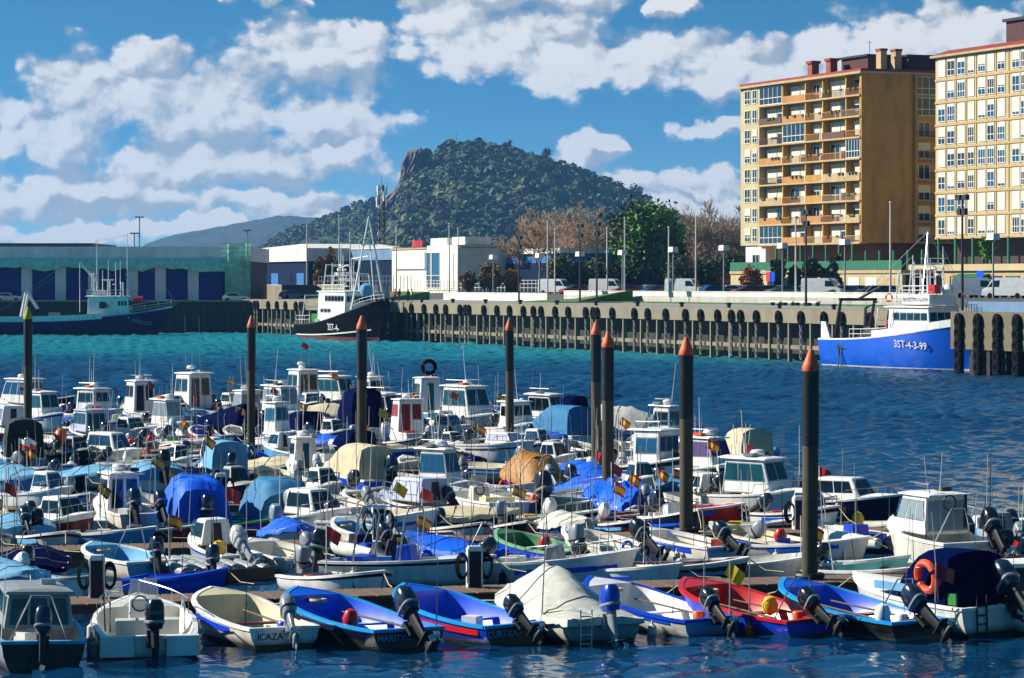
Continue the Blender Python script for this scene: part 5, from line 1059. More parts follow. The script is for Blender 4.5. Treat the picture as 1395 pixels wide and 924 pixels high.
for n_, (px, i, dy, lab) in enumerate(((128, 0, .5, 'service pedestal with coiled hoses on the nearest pontoon, left of the white console boat'), (646, 0, .4, 'navy and white service pedestal with black hose coils above the tarp covered boat'), (515, 1, .3, 'navy and white service pedestal behind the white cabin boat, with hose coils'), (1090, 1, .3, 'service pedestal with hoses beside the thick mooring pile'), (985, 2, .2, 'service pedestal behind the red hull boat'), (300, 2, .2, 'service pedestal behind the royal blue tent boat'))):
    p = on_pont(i, px); t = thing('service_pedestal', lab, 'pedestal', (p.x, p.y+dy, .45), PA-.1); MB().box((0, 0, .45), (.3, .26, .9)).build('post', 'navy', t, smooth=False)
    m = MB(); m.box((-.17, 0, .48), (.04, .28, .96)); m.box((.17, 0, .48), (.04, .28, .96)); m.box((0, 0, .96), (.38, .3, .12), 0, 0, 0, (.8, .8)); m.build('frame', 'white', t, smooth=False)
    for s in (-1, 1):
        m = MB(); 
        for q in range(4): m.torus((s*.3, -.12+q*.06, .52), .12+.012*q, .022, 'y', 16, 5, 0, 1, 2.1)
        m.build('hose_coil', 'rubber', t)
# ---------------------------------------------------------------- front row
t, H = bt(42, 893, 4.6, 'a', 'hardtop', 'greyhull', 'grey green boat with dark glass canopy and black stern at the left edge', rim='skyblue', cw='greyhull', gm='tealglass', out='motornavy', tilt=10, ch=.75, cx=(-.3, .28), fa=.55, trans='black', dh=-6, B_=2.0, gear=False, osz=1.1)
t, H = bt(196, 878, 5.0, 'a', 'console', 'white', 'white console boat with split stern and black outboard, beside the grey green boat', B_=2.25, out='motorblack', tilt=8, osz=1.25, fa=.5, fb=.85, dh=-14, seatm='gelcoat', rl=True, oy=-.05)
for s in (-1, 1): MB().box((-2.45, s*.7, .3), (.42, .72, .42), 0, 0, 0, (.7, .95)).build('stern_platform', 'white', t, smooth=False)
MB().tube([(-1.6, .8, .5), (-1.6, .8, 1.15), (-.2, .85, 1.2), (.4, .85, .75)], .018, 6).build('side_rail', 'steel', t); MB().tube([(-1.6, -.8, .5), (-1.6, -.8, 1.0), (-.2, -.85, 1.05), (.4, -.85, .75)], .018, 6).build('side_rail', 'steel', t); fenders(H, t, 1, (.15, .3, .6), 'canvaswhite')
t, H = bt(336, 869, 4.3, 'a', 'open', 'gelcoat', 'white dinghy with cream inside and red thwart, lettered stern, grey outboard tilted', ins='cream', rim='white', out='motorgrey', tilt=48, txt='ICAZA', seatm='maroon', dh=4, B_=1.75, p=4.6, oy=-.1, osz=1.05, fl=None, trans='white', fb=.98)
t, H = bt(478, 871, 4.8, 'a', 'open', 'navy', 'blue dinghy with light blue rim and big grey outboard, dark hull, in the front row', ins='blue', rim='lightblue', stripe='lightblue', out='motornavy', tilt=40, osz=1.3, dh=12, B_=1.95, p=4.6, fb=1.02, trans='black', txt='MARITXU', tcol='skyblue', seatm='lightblue', ant=2)
t, H = bt(626, 865, 4.6, 'a', 'open', 'royal', 'deep blue dinghy with black stern beside the grey tarp boat, small black outboard', ins='blue', rim='lightblue', out='motorblack', tilt=50, dh=16, B_=1.85, p=4.6, trans='black', txt='CURTIDO', tcol='skyblue', fl=None, seatm='royal', osz=.95, fb=1.02)
t, H = bt(756, 862, 4.7, 'a', 'cover', 'gelcoat', 'white boat under a wrinkled grey white tent tarp, blue and black outboard', cm='canvaswhite', hp=[(0, .05), (.12, .25), (.45, .92), (.62, .85), (.85, .3), (1, .05)], ex=1.25, out='motorblue', tilt=16, osz=1.15, dh=8, B_=1.95, fa=.5, fb=.85, trans='greyhull', wr=.045)
m = MB()
for s in (-.14, .14): m.tube([(-2.42, .55+s, .75), (-2.42, .55+s, -.1)], .02, 5)
for q in range(4): m.tube([(-2.42, .41, .0+q*.2), (-2.42, .69, .0+q*.2)], .018, 5)
m.build('boarding_ladder', 'steel', t)
t, H = bt(886, 854, 4.5, 'a', 'open', 'gelcoat', 'white hulled dinghy with bright blue gunwale and white inside, beside the tarp boat', ins='white', rim='royal', stripe='royal', out='motorblack', tilt=55, dh=16, B_=1.85, p=4.6, trans='skyblue', fl='yellow', foul='black', osz=1.05, fb=.98)
t, H = bt(1020, 855, 4.6, 'a', 'open', 'royal', 'blue hulled dinghy with red inside and red rim', ins='red', rim='red', out='motorblack', tilt=55, dh=18, B_=1.85, p=4.6, trans='royal', ant=2, seatm='maroon', osz=1.05, fb=.98)
t, H = bt(1158, 857, 4.6, 'a', 'open', 'black', 'black hulled dinghy with bright blue inside in front of the thick mooring pile', ins='blue', rim='lightblue', out='motornavy', tilt=50, dh=14, B_=1.9, p=4.6, fl='red', seatm='maroon', osz=1.2, ant=1, foul='greyhull', fb=.98)
t, H = bt(1256, 849, 5.2, 'a', 'canvas', 'gelcoat', 'white boat with navy canvas cuddy and green rail cloth, steel ladder on its stern', cm='canvasnavy', ch=1.2, cx=(-.38, -.02), out='motornavy', tilt=45, osz=1.45, dh=10, B_=2.1, fa=.62, fb=1.0, oy=-.5, stripe='gelcoat', cw='white')
m = MB()
for s in (-.14, .14): m.tube([(-2.64, .35+s, .9), (-2.64, .35+s, -.05)], .022, 5)
for q in range(4): m.tube([(-2.64, .21, .05+q*.2), (-2.64, .49, .05+q*.2)], .02, 5)
m.build('boarding_ladder', 'dark', t); MB().box((-1.9, .8, .8), (.8, .05, .26)).build('rail_cloth', 'green', t, smooth=False); MB().box((-.4, .98, .95), (1.8, .04, .18)).build('rail_cloth', 'canvaslight', t, smooth=False)
p = t.matrix_basis @ Vector((-1.5, 1.02, 1.28)); o = tag(MB().torus((0, 0, 0), .32, .09, 'y', 24, 8).build('lifebuoy', 'lifering', None, p, (rad(-8), 0, t.rotation_euler.z)), 'orange ring lifebuoy hanging on the navy canvas cuddy', 'lifebuoy')
m = MB()
for a in range(4): c_ = Vector((.3*math.cos(a*1.571+.78), 0, .3*math.sin(a*1.571+.78))); m.torus(c_, .09, .012, 'x' if a % 2 else 'z', 8, 4)
m.build('band', 'white', o)
bt(1388, 850, 5.0, 'a', 'cuddy', 'white', 'white cuddy boat with grey screen cut by the right edge', dh=-4, out='motorwhite', tilt=10, gm='blueglass', B_=2.0, fa=.55)
# far side of the nearest pontoon: bows to the pontoon
bt(70, 818, 4.4, 't', 'open', 'white', 'white bow with rubbed grey rim behind the grey green boat', rim='greyhull', ins='skyblue', dh=10, out='motorwhite', fl=None)
bt(10, 812, 4.2, 't', 'cover', 'skyblue', 'pale blue covered boat low at the left edge behind the front row', cm='canvaslight', dh=5, out=None)
bt(246, 812, 2.9, 't', 'open', 'royal', 'small royal blue skiff between the console boat and the white dinghy', rim='blue', ins='blue', dh=40, out=None, B_=1.25, ant=0)
t, H = bt(560, 797, 5.2, 't', 'console', 'gelcoat', 'white boat with tall steel arch and royal blue console cover', stripe='navy', dh=46, B_=1.9, fa=.6, fb=.85, out='motorblack', tilt=5, osz=1.2, cw='royal', seatm='royal', rl=False)
for xx in (-1.2, .1): MB().tube([(xx-.15, -.8, .6), (xx, -.78, 1.75), (xx+.02, -.5, 2.05), (xx+.02, .5, 2.05), (xx, .78, 1.75), (xx-.15, .8, .6)], .03, 7).build('arch', 'steel', t)
MB().tube([(-1.15, 0, 2.05), (.1, 0, 2.07)], .02, 5).build('arch_brace', 'steel', t)
bt(762, 798, 4.8, 't', 'console', 'white', 'white boat with square clear screen console right above the grey tarp', dh=48, B_=1.8, cw='greyhull', out='motornavy')
bt(690, 793, 4.0, 't', 'open', 'white', 'white open boat with bow rail just left of the tarp boat', dh=42, rl=True, ins='gelcoat', out=None)
bt(925, 795, 4.4, 't', 'open', 'darkbrown', 'dark low boat with maroon inside behind the blue rimmed dinghy', rim='white', ins='maroon', stripe='white', dh=52, out=None)
bt(1020, 790, 4.6, 't', 'open', 'gelcoat', 'long low white boat behind the red dinghy', ins='gelcoat', dh=55, out=None, stripe='gelcoat', ant=2)
bt(1155, 792, 4.3, 't', 'open', 'turq', 'turquoise boat with white rim behind the bright blue dinghy', ins='turq', dh=30, out=None, fl='red')
t, H = bt(1268, 775, 6.0, 'a', 'hardtop', 'gelcoat', 'large white cruiser with closed grey aft bulkhead', B_=2.6, fa=.9, fb=1.3, ch=1.25, cx=(-.22, .22), dh=2, out='motorblack', tilt=40, osz=1.3, oy=-.7, gm='clearvinyl', ant=2)
for s in (1,): MB().lathe([(.0, -.02), (.22, -.02), (.22, .02), (0, .02)], H.pt(.72, .62, s)+Vector((0, s*.02, 0)), 14, 0, 'y').build('port_light', 'glass', t)
MB().torus((-1.36, .2, 1.95), .2, .025, 'x', 18, 6).build('rope_ring', 'dark', t); MB().box((-1.36, -.3, 1.7), (.04, .1, .9)).build('door_strip', 'dark', t, smooth=False)
t, H = bt(1365, 768, 4.6, 'a', 'cuddy', 'navy', 'navy boat with a small tyre fender at the right edge', cw='greyhull', dh=-10, out='motorgrey', fl='spain', rim='skyblue', ins='dark')
p = t.matrix_basis @ H.pt(.12, .8, 1); tag(MB().torus((0, 0, 0), .2, .075, 'y', 16, 7).build('tyre_fender', 'rubber', None, p+Vector((.05, -.15, -.1))), 'small black tyre hanging on the navy boat at the right edge', 'fender')
# second pontoon, near side
bt(45, 792, 4.6, 'a', 'cover', 'skyblue', 'blue boat with low navy cover and black outboard at the left edge', cm='canvasnavy', hp=[(0, .12), (.5, .3), (1, .05)], out='motorblack', tilt=8, fa=.5, dh=-12, B_=1.9, trans='skyblue')
bt(166, 783, 4.5, 'a', 'open', 'gelcoat', 'white and pale blue dinghy with black outboard, left of the grey inflatables', ins='skyblue', rim='white', out='motorblack', tilt=12, dh=8, B_=1.8, fa=.5, trans='skyblue', fl='spain')
for i, (px, yy_, lab) in enumerate(((250, 788, 'left one of two grey inflatable floats lying side by side'), (307, 785, 'right one of two grey inflatable floats lying side by side'))):
    p = wl(px, yy_); t = thing('inflatable_float', lab, 'inflatable', p, rad(122)); m = MB()
    for q in range(4): m.tube([(-1.5+.1*q, -.5+q*.33, .26), (-.2, -.5+q*.33, .34), (.9, -.45+q*.3, .38), (1.5, -.35+q*.24, .34)], [.16, .19, .18, .1], 10)
    m.build('tube_deck', 'greyhull', t); MB().b2(-1.55, -1.3, -.7, .7, .02, .34).build('end_block', 'dark', t, smooth=False)
    if i == 0: outboard(t, -1.6, .35, 'motornavy', 10)
bt(382, 777, 4.1, 'a', 'open', 'white', 'white dinghy with olive seats, lettered stern and grey outboard, above the white front dinghy', ins='gelcoat', rim='white', out='motorgrey', tilt=45, dh=12, B_=1.75, fa=.48, txt='LAYDA', trans='skyblue', seatm='paleyellow', p=3)
bt(487, 762, 3.4, 'a', 'rib', 'gelcoat', 'small white inflatable behind the steel arch', ins='skyblue', dh=14, seat=1, B_=1.6, cw='navy')
bt(612, 770, 4.4, 'a', 'cover', 'royal', 'boat under smooth bright blue cover, left of the green lined dinghy', cm='canvasblue', hp=[(0, .15), (.5, .25), (1, .05)], dh=20, out=None, B_=1.7, ant=2)
bt(728, 764, 4.3, 'a', 'open', 'blue', 'bright blue dinghy with green inside and pale green rim', ins='green', rim='palegreen', out='motorgrey', tilt=10, dh=14, B_=1.7, trans='navy', osz=1.15, seatm='green', gear=False)
bt(822, 766, 4.3, 'a', 'open', 'gelcoat', 'cream white dinghy with dark rub line, black outboard and blue stern', ins='gelcoat', out='motorblack', tilt=58, dh=16, B_=1.7, fa=.55, fb=.9, trans='skyblue', osz=1.2, p=3)
bt(932, 764, 4.3, 'a', 'open', 'white', 'clean white dinghy in front of the mooring pile and red hull', ins='white', out='motorblack', tilt=60, dh=16, B_=1.7, fa=.55, fb=.85, trans='skyblue', osz=1.1, p=3)
bt(1034, 757, 4.6, 'a', 'open', 'cream', 'cream dinghy with a boxy yellow cushion below the green glazed cruiser', ins='cream', rim='gelcoat', stripe='darkbrown', out=None, dh=20, B_=1.85, fa=.5, fb=.85, ant=3, seatm='paleyellow')
bt(1160, 748, 4.2, 'a', 'rib', 'gelcoat', 'white inflatable boat with royal blue seats right of the thick pile', ins='navy', dh=10, B_=1.9, fl='spain', cw='royal', out='motorblack', tilt=20)
bt(495, 745, 3.6, 'a', 'open', 'white', 'tiny white dinghy beyond the small inflatable', dh=14, B_=1.4, ins='skyblue', out='motorgrey')
# second pontoon, far side
bt(82, 738, 4.9, 't', 'cuddy', 'maroon', 'maroon hulled white cabin boat with dark windscreen at left', stripe='white', ch=.85, cx=(-.12, .24), dh=50, B_=2.0, foul='red', rl=True, fa=.55)
bt(226, 742, 4.2, 't', 'open', 'red', 'bright red low dinghy below the royal blue tent boat', rim='gelcoat', ins='darkbrown', dh=66, B_=1.5, out=None)
bt(305, 738, 4.0, 't', 'open', 'maroon', 'dark red dinghy with green rim next to the bright red one', rim='green', ins='darkbrown', dh=64, B_=1.4, out=None)
bt(424, 730, 5.0, 't', 'cuddy', 'white', 'white cabin boat with wide dark windows and long rail, behind the lettered dinghy', ch=.95, cx=(-.2, .22), dh=48, B_=2.1, rl=True, fa=.55)
bt(622, 727, 4.6, 't', 'cover', 'black', 'black hulled boat under a cream canvas with sagging edge', cm='canvasbeige', hp=[(0, .3), (.5, .35), (1, .05)], dh=55, out=None, B_=1.8, fl='yellow')
bt(750, 724, 4.4, 't', 'open', 'navy', 'navy hulled boat with white rim and steel bow rail', rim='white', dh=52, rl=True, out=None, ins='white')
bt(852, 722, 4.6, 't', 'open', 'darkbrown', 'long dark brown boat behind the two white dinghies', rim='gelcoat', ins='brown', dh=58, out=None)
bt(936, 720, 4.4, 't', 'open', 'red', 'bright red hulled boat behind the mooring pile', rim='white', ins='red', dh=50, out=None, fl='spain', fa=.6, fb=.9)
t, H = bt(1038, 708, 5.8, 't', 'hardtop', 'gelcoat', 'white cruiser with green tinted windscreens and roof rack', gm='tealglass', ch=1.35, cx=(-.3, .22), dh=40, B_=2.3, fa=.8, fb=1.15, fl='spain', ant=2, stripe='gelcoat')
bt(1158, 712, 5.6, 't', 'cuddy', 'navy', 'navy hulled white cabin boat with long black window right of the thick pile', cw='white', ch=.85, cx=(-.3, .2), dh=60, B_=2.2, fa=.7, fb=1.0, rim='white', rl=True)
# third pontoon, near side
bt(25, 742, 4.8, 'a', 'cover', 'gelcoat', 'white boat under pale blue sheet at the left edge, steel frame on stern', cm='canvaslight', hp=[(0, .1), (.5, .3), (1, .05)], out='motornavy', dh=-4, B_=2.0, fa=.6)
bt(92, 722, 4.4, 'a', 'open', 'gelcoat', 'open white boat behind the maroon cabin boat', ins='gelcoat', dh=2, out='motornavy', fl='spain')
t, H = bt(165, 720, 5.2, 'a', 'pilot', 'gelcoat', 'white pilothouse boat with big dark aft door and twin dark outboards', gm='glass', dh=4, B_=2.2, fa=.6, fb=1.0, out='motornavy', tilt=20, oy=.35, ch=1.45, osz=1.2, fl='spain', cx=(-.1, .22)); outboard(t, -2.62, .55, 'motornavy', 40, -.35, 1.15)
bt(262, 722, 4.8, 'a', 'cover', 'skyblue', 'boat under a tall bright royal blue tent tarp, dark outboard', cm='canvasblue', hp=[(0, .9), (.06, 1.2), (.5, 1.15), (.75, .5), (1, .05)], ex=6, out='motornavy', tilt=8, dh=-8, B_=2.0, fa=.55, trans='skyblue', osz=1.2)
bt(372, 720, 4.8, 'a', 'cover', 'skyblue', 'boat under a teal blue tent tarp with grey outboard', cm='canvasteal', hp=[(0, .75), (.08, 1.1), (.5, 1.05), (.8, .4), (1, .05)], ex=5.5, out='motorgrey', tilt=14, dh=-4, B_=2.0, fa=.55, stripe='royal', osz=1.3)
bt(462, 706, 4.2, 'a', 'open', 'gelcoat', 'white open dinghy with rounded bow left of the lavender boat', ins='gelcoat', dh=16, out='motorgrey', B_=1.7, p=3, fa=.5)
bt(560, 712, 5.0, 'a', 'cuddy', 'white', 'lavender white cabin boat with navy trim line and flat pale stern', cw='lavender', ch=.95, cx=(-.42, .2), dh=12, B_=2.3, fa=.6, stripe='navy', out='motornavy', trans='skyblue', gm='lavender', oy=-.4)
bt(650, 705, 4.8, 'a', 'console', 'white', 'white boat with a tall grey folded screen on its console', dh=10, B_=2.0, cw='gelcoat', out=None, seatm='paleyellow')
bt(702, 700, 4.0, 'a', 'cover', 'skyblue', 'low boat with a large dark covered outboard and black bag', cm='canvasgrey', hp=[(0, .1), (1, .05)], out='motorblack', tilt=15, osz=1.6, dh=8)
bt(768, 702, 4.6, 'a', 'open', 'paleyellow', 'pale yellow hulled boat with black boot line', ins='gelcoat', foul='black', dh=48, out='motorgrey', B_=1.8, fa=.6, fb=.9, fl='red')
bt(842, 705, 4.4, 'a', 'cover', 'royal', 'boat under a crumpled royal blue tarp with a flag on its stern', cm='canvasblue', hp=[(0, .5), (.25, .7), (.5, .45), (.7, .6), (1, .1)], ex=2.2, out='motorgrey', tilt=25, dh=4, B_=2.0, fl='spain', wr=.13, fa=.5)
bt(902, 700, 3.9, 'a', 'open', 'gelcoat', 'white dinghy with grey outboard between the crumpled tarp and the pile', dh=6, out='motorgrey', fl='spain', tilt=30)
bt(966, 700, 5.2, 'a', 'cuddy', 'gelcoat', 'white cabin boat with black outboard right of the mooring pile', dh=6, ch=.8, cx=(-.1, .25), out='motorblack', osz=1.3, tilt=30, B_=2.1, fl='red')
bt(1040, 735, 3.9, 't', 'open', 'white', 'small white boat tucked under the green glazed cruiser', dh=44, out=None, ant=0)
# third pontoon, far side
bt(18, 672, 4.8, 't', 'cover', 'skyblue', 'boat with smooth light blue tarp at the left edge', cm='canvaslight', hp=[(0, .2), (.5, .45), (1, .1)], dh=16, out=None, fa=.6)
bt(70, 672, 4.2, 't', 'open', 'navy', 'dark navy boat with two small flags left of the white pilothouse', rim='skyblue', ins='dark', dh=30, fl='spain', ant=2)
bt(122, 664, 4.6, 't', 'cover', 'gelcoat', 'boat under grey blue sheet behind the twin outboard pilothouse', cm='canvaslight', dh=30, out='motornavy', hp=[(0, .1), (.5, .35), (1, .05)])
bt(212, 668, 4.6, 'a', 'cover', 'white', 'boat with flat mid blue cover and large black outboard', cm='canvaslight', dh=-8, out='motorblack', osz=1.4, tilt=12, fa=.7, hp=[(0, .3), (.5, .4), (1, .05)], ex=4, B_=2.1)
bt(318, 690, 4.6, 't', 'cuddy', 'navy', 'small navy boat with grey cabin and dark windows between the two tent boats', cw='greyhull', dh=14, ch=.85, cx=(-.1, .2), fl='spain')
bt(300, 662, 4.6, 'a', 'canvas', 'white', 'white boat with pale blue flat canvas back and navy outboard', cm='canvaslight', ch=1.2, dh=-4, out='motornavy', tilt=10, osz=1.2, B_=1.9)
bt(372, 652, 4.6, 't', 'cover', 'green', 'dark green boat under a rounded cream cover', cm='canvasbeige', hp=[(0, .15), (.5, .4), (1, .05)], dh=45, out=None)
bt(415, 660, 4.8, 'a', 'wheel', 'white', 'narrow white wheelhouse boat with two slim windows behind a maroon oar', dh=0, ch=1.5, out='motorwhite', B_=1.8)
t, H = bt(482, 670, 4.9, 'a', 'canvas', 'royal', 'royal blue boat with a wrinkled beige canopy and navy outboard', cm='canvasbeige', ch=1.25, cx=(-.4, .24), dh=8, out='motornavy', osz=1.3, tilt=20, oy=-.3, B_=2.0)
bt(548, 668, 4.6, 'a', 'open', 'cream', 'cream open boat with small flags and tilted dark outboard, left of the similar one', dh=30, out='motornavy', tilt=60, fl='spain', B_=1.8, ins='gelcoat')
bt(645, 655, 4.9, 'a', 'open', 'cream', 'larger cream open boat with a navy box on its rim', dh=34, out=None, B_=2.0, ins='cream', fa=.6)
t, H = bt(722, 668, 4.6, 'a', 'cover', 'royal', 'blue boat piled with a shiny golden brown tarp', cm='canvasgold', hp=[(0, .2), (.2, .9), (.55, .95), (.8, .3), (1, .05)], ex=3, dh=4, out='motorgrey', wr=.06, B_=1.9)
bt(796, 668, 4.0, 'a', 'cover', 'blue', 'small boat under shiny blue tarp beside the golden brown one', cm='canvasblue', hp=[(0, .2), (.3, .6), (.7, .5), (1, .1)], ex=2, dh=10, fl='red', out='motorblack', B_=1.7)
bt(640, 690, 4.2, 't', 'open', 'white', 'white open boat half hidden behind the lavender boat', dh=35, out=None)
t, H = bt(888, 668, 6.2, 't', 'wheel', 'white', 'tall white pilothouse boat with two upright windows and black rubbing strake', dh=38, B_=2.5, fa=.9, fb=1.35, ch=2.1, cx=(-.1, .2), fl='spain', stripe='black', ant=2, gm='blueglass')
t, H = bt(966, 672, 5.6, 't', 'hardtop', 'gelcoat', 'white cabin boat with violet curtains in its wrap round windows', dh=34, gm='violet', ch=1.3, cx=(-.2, .2), B_=2.3, fa=.9, fb=1.2)
bt(1010, 655, 5.0, 'a', 'canvas', 'white', 'white boat with a beige sun awning beyond the violet curtained one', cm='canvasbeige', ch=1.5, cx=(-.3, .2), dh=0, ant=2, B_=2.0)
bt(770, 690, 4.6, 't', 'open', 'gelcoat', 'long low white boat below the golden tarp', dh=60, rl=True, out=None)
# fourth pontoon and beyond
bt(28, 640, 4.8, 'a', 'canvas', 'skyblue', 'pale blue boat with a boxy dark green canvas shelter', cm='canvasgreen', ch=1.6, cx=(-.42, .3), dh=-6, out='motornavy', osz=1.3, tilt=15, B_=2.1)
bt(98, 640, 4.4, 't', 'cuddy', 'navy', 'navy boat with an orange ball on its stern', dh=20, cw='greyhull', fl=None)
bt(152, 640, 5.2, 't', 'cuddy', 'gelcoat', 'white cuddy with blue side glass and a long sheer line', gm='blueglass', ch=.95, cx=(-.3, .2), dh=60, B_=2.1, fa=.7)
bt(238, 634, 4.4, 't', 'open', 'greyhull', 'grey dinghy with a black outboard and red tank', dh=50, ins='darkbrown')
bt(330, 622, 4.8, 'a', 'open', 'gelcoat', 'wide white open boat with brown wooden deck', ins='brown', dh=40, B_=2.1, out=None, ant=2, p=3)
bt(242, 616, 4.2, 't', 'rib', 'gelcoat', 'white inflatable left of the wide wooden decked boat', dh=50, cw='green')
bt(430, 640, 4.4, 'a', 'open', 'white', 'white boat with blue drums below the navy canvas boats', dh=10, ins='blue')
bt(478, 632, 4.4, 'a', 'canvas', 'white', 'small boat with a dark navy hood and a yellow flag', cm='canvasnavy', ch=.9, cx=(-.3, .2), dh=6, fl='yellow', out=None)
bt(546, 632, 5.0, 't', 'open', 'royal', 'white topped boat with royal blue side below the red canvas boat', stripe='white', dh=50, ins='white', fl='spain', fa=.6, fb=.9)
bt(612, 628, 4.8, 't', 'cuddy', 'gelcoat', 'low white cuddy boat with small dark windscreen', dh=45, ch=.7, cx=(-.05, .2), out='motornavy')
bt(680, 632, 5.4, 't', 'cuddy', 'white', 'white domed boat with blue and white bow lettering', stripe='white', dh=55, ch=.6, cx=(-.1, .3), gm='lavender', B_=2.3, fa=.8, fb=1.1)
bt(85, 612, 4.6, 'a', 'rib', 'gelcoat', 'white inflatable with round bow below the blue bottomed cabin boat', dh=30)
bt(122, 608, 5.0, 'a', 'hardtop', 'white', 'white boat with two round dark vents and grey console back', dh=10, ch=1.1, cw='lavender', out='motornavy')
bt(18, 600, 5.6, 'a', 'cuddy', 'white', 'white boat with brown hood hoop at the left edge', dh=0, ch=1.1, gm='clearvinyl')
bt(300, 596, 5.2, 'a', 'cover', 'navy', 'navy boat under a sloping navy tarp beneath the big pilothouse', cm='canvasnavy', hp=[(0, 1.3), (.2, 1.2), (1, .05)], ex=3, dh=24, B_=2.1, fl='yellow', out=None)
bt(228, 598, 5.2, 't', 'hardtop', 'gelcoat', 'white boat with a thick rounded hard top', dh=40, ch=1.35, cx=(-.15, .2), gm='clearvinyl', fl=None)
t, H = bt(338, 590, 5.4, 'a', 'hardtop', 'white', 'white hard top fishing boat crowded with masts and two maroon seats', dh=8, ch=1.6, cx=(-.1, .25), gm='clearvinyl', ant=3, fl='red')
bt(412, 602, 5.2, 'a', 'canvas', 'white', 'white boat with a low navy canopy and dark outboard left of the boxy navy one', cm='canvasnavy', ch=.95, cx=(-.35, .2), dh=0, out='motornavy', osz=1.3, oy=-.5, B_=2.1)
bt(486, 596, 5.4, 'a', 'canvas', 'white', 'white boat with a large square navy canvas back and black outboard', cm='canvasnavy', ch=1.95, cx=(-.35, .2), dh=2, out='motorblack', osz=1.5, tilt=10, oy=-.7, B_=2.3, fl='yellow')
bt(556, 605, 5.2, 'a', 'pilot', 'white', 'white boat with dark red canvas back under its wheelhouse', gm='canvasred', dh=0, B_=2.2, ch=1.75, out=None)
t, H = bt(582, 575, 5.6, 'a', 'wheel', 'skyblue', 'pale blue wheelhouse boat carrying a tyre on its roof', cw='whclad', dh=0, B_=2.1, ch=2.1, gear=False, out=None, cx=(-.15, .12))
p = t.matrix_basis @ Vector((-.3, 0, 3.15)); tag(MB().torus((0, 0, 0), .36, .12, 'y', 20, 8).build('tyre', 'rubber', None, p), 'black tyre standing upright on the roof of the pale blue wheelhouse', 'tyre')
bt(640, 592, 6.2, 't', 'hardtop', 'gelcoat', 'white cruiser with tall teal glass cabin and cream bow', gm='tealglass', dh=30, ch=1.7, cx=(-.28, .2), B_=2.6, fa=.8, fb=1.2)
bt(702, 600, 5.2, 't', 'pilot', 'white', 'white cabin boat directly behind the lone mooring pile', dh=20, ch=1.5, B_=2.1)
bt(762, 608, 5.4, 'a', 'canvas', 'white', 'boat with a teal blue canvas enclosure right of the lone mooring pile', cm='canvasteal', ch=1.4, cx=(-.4, .3), dh=10, B_=2.2, out=None)
bt(790, 595, 5.0, 'a', 'canvas', 'white', 'boat with a dark navy folded hood behind the teal enclosure', cm='canvasnavy', ch=1.5, cx=(0, .3), dh=30, out=None)
bt(846, 608, 5.8, 't', 'cover', 'white', 'white boat under a domed grey white winter cover', cm='canvaswhite', hp=[(0, .6), (.3, 1.2), (.6, 1.0), (1, .1)], ex=1.7, dh=50, B_=2.4, fa=.8, fb=1.1, out=None)
bt(1000, 632, 4.4, 't', 'rib', 'canvaslight', 'pale green inflatable at the end of the row', dh=50, seat=1)
# last rows
bt(28, 566, 6.0, 'a', 'hardtop', 'white', 'white cruiser with blue tinted windows at the left edge, back row', gm='blueglass', dh=30, B_=2.5, ch=1.55, cx=(-.25, .22))
bt(98, 576, 5.0, 'a', 'canvas', 'white', 'white boat under a navy bimini roof, back row', cm='canvasnavy', ch=.5, dh=0)
bt(130, 580, 5.6, 't', 'pilot', 'skyblue', 'white cabin boat with square window and pale blue hull, back row', dh=50, B_=2.2, ch=1.6, cx=(-.2, .15), stripe='white')
bt(192, 576, 5.6, 'a', 'pilot', 'white', 'white pilothouse boat with navy door glass, left of the largest pilothouse', dh=10, B_=2.2, ch=1.95, gm='navy', fl='red', ant=2)
t, H = bt(264, 572, 6.4, 'a', 'pilot', 'white', 'largest white pilothouse boat, tall dark aft windows and twin whip aerials', dh=16, B_=2.6, ch=2.3, fl='spain', ant=2, cx=(-.14, .2)); antenna(t, .1, -.5, 2.9, 3.2, 0); antenna(t, .1, .5, 2.9, 3.2, 0); radar(t, .3, 2.95)
t, H = bt(413, 562, 6.2, 'a', 'pilot', 'white', 'white pilothouse boat with three dark aft windows and fan of flags', dh=12, B_=2.4, ch=2.2, fl='spain', ant=3, cx=(-.14, .2)); radar(t, .3, 2.9); flag(t, -.3, .5, 2.8, 1.6, t.rotation_euler.z, 'red', .8, .3)
bt(386, 582, 5.6, 't', 'hardtop', 'gelcoat', 'cream boat with clear side curtains and a furled sail bag', gm='clearvinyl', dh=20, ch=1.6, cx=(-.3, .2))
bt(462, 560, 5.8, 't', 'hardtop', 'gelcoat', 'boat with green tinted windows and red hatch behind the navy square canvas', gm='tealglass', dh=50, ch=1.5, cx=(-.3, .2))
bt(450, 578, 5.0, 't', 'cover', 'gelcoat', 'boat under a cream sail cover behind the low navy canopy', cm='canvasbeige', hp=[(0, .5), (.5, .7), (1, .05)], dh=50, out=None)
bt(60, 556, 5.0, 't', 'open', 'navy', 'dark low launch in the farthest row at left', dh=50, out=None, ant=0)
bt(620, 560, 4.8, 'a', 'open', 'navy', 'dark open launch with upright stick in the farthest row', dh=60, out=None, ant=1)
bt(360, 560, 5.0, 'a', 'open', 'white', 'white open boat in the farthest row behind the crowded fishing boat', dh=20, fl='redwhite')
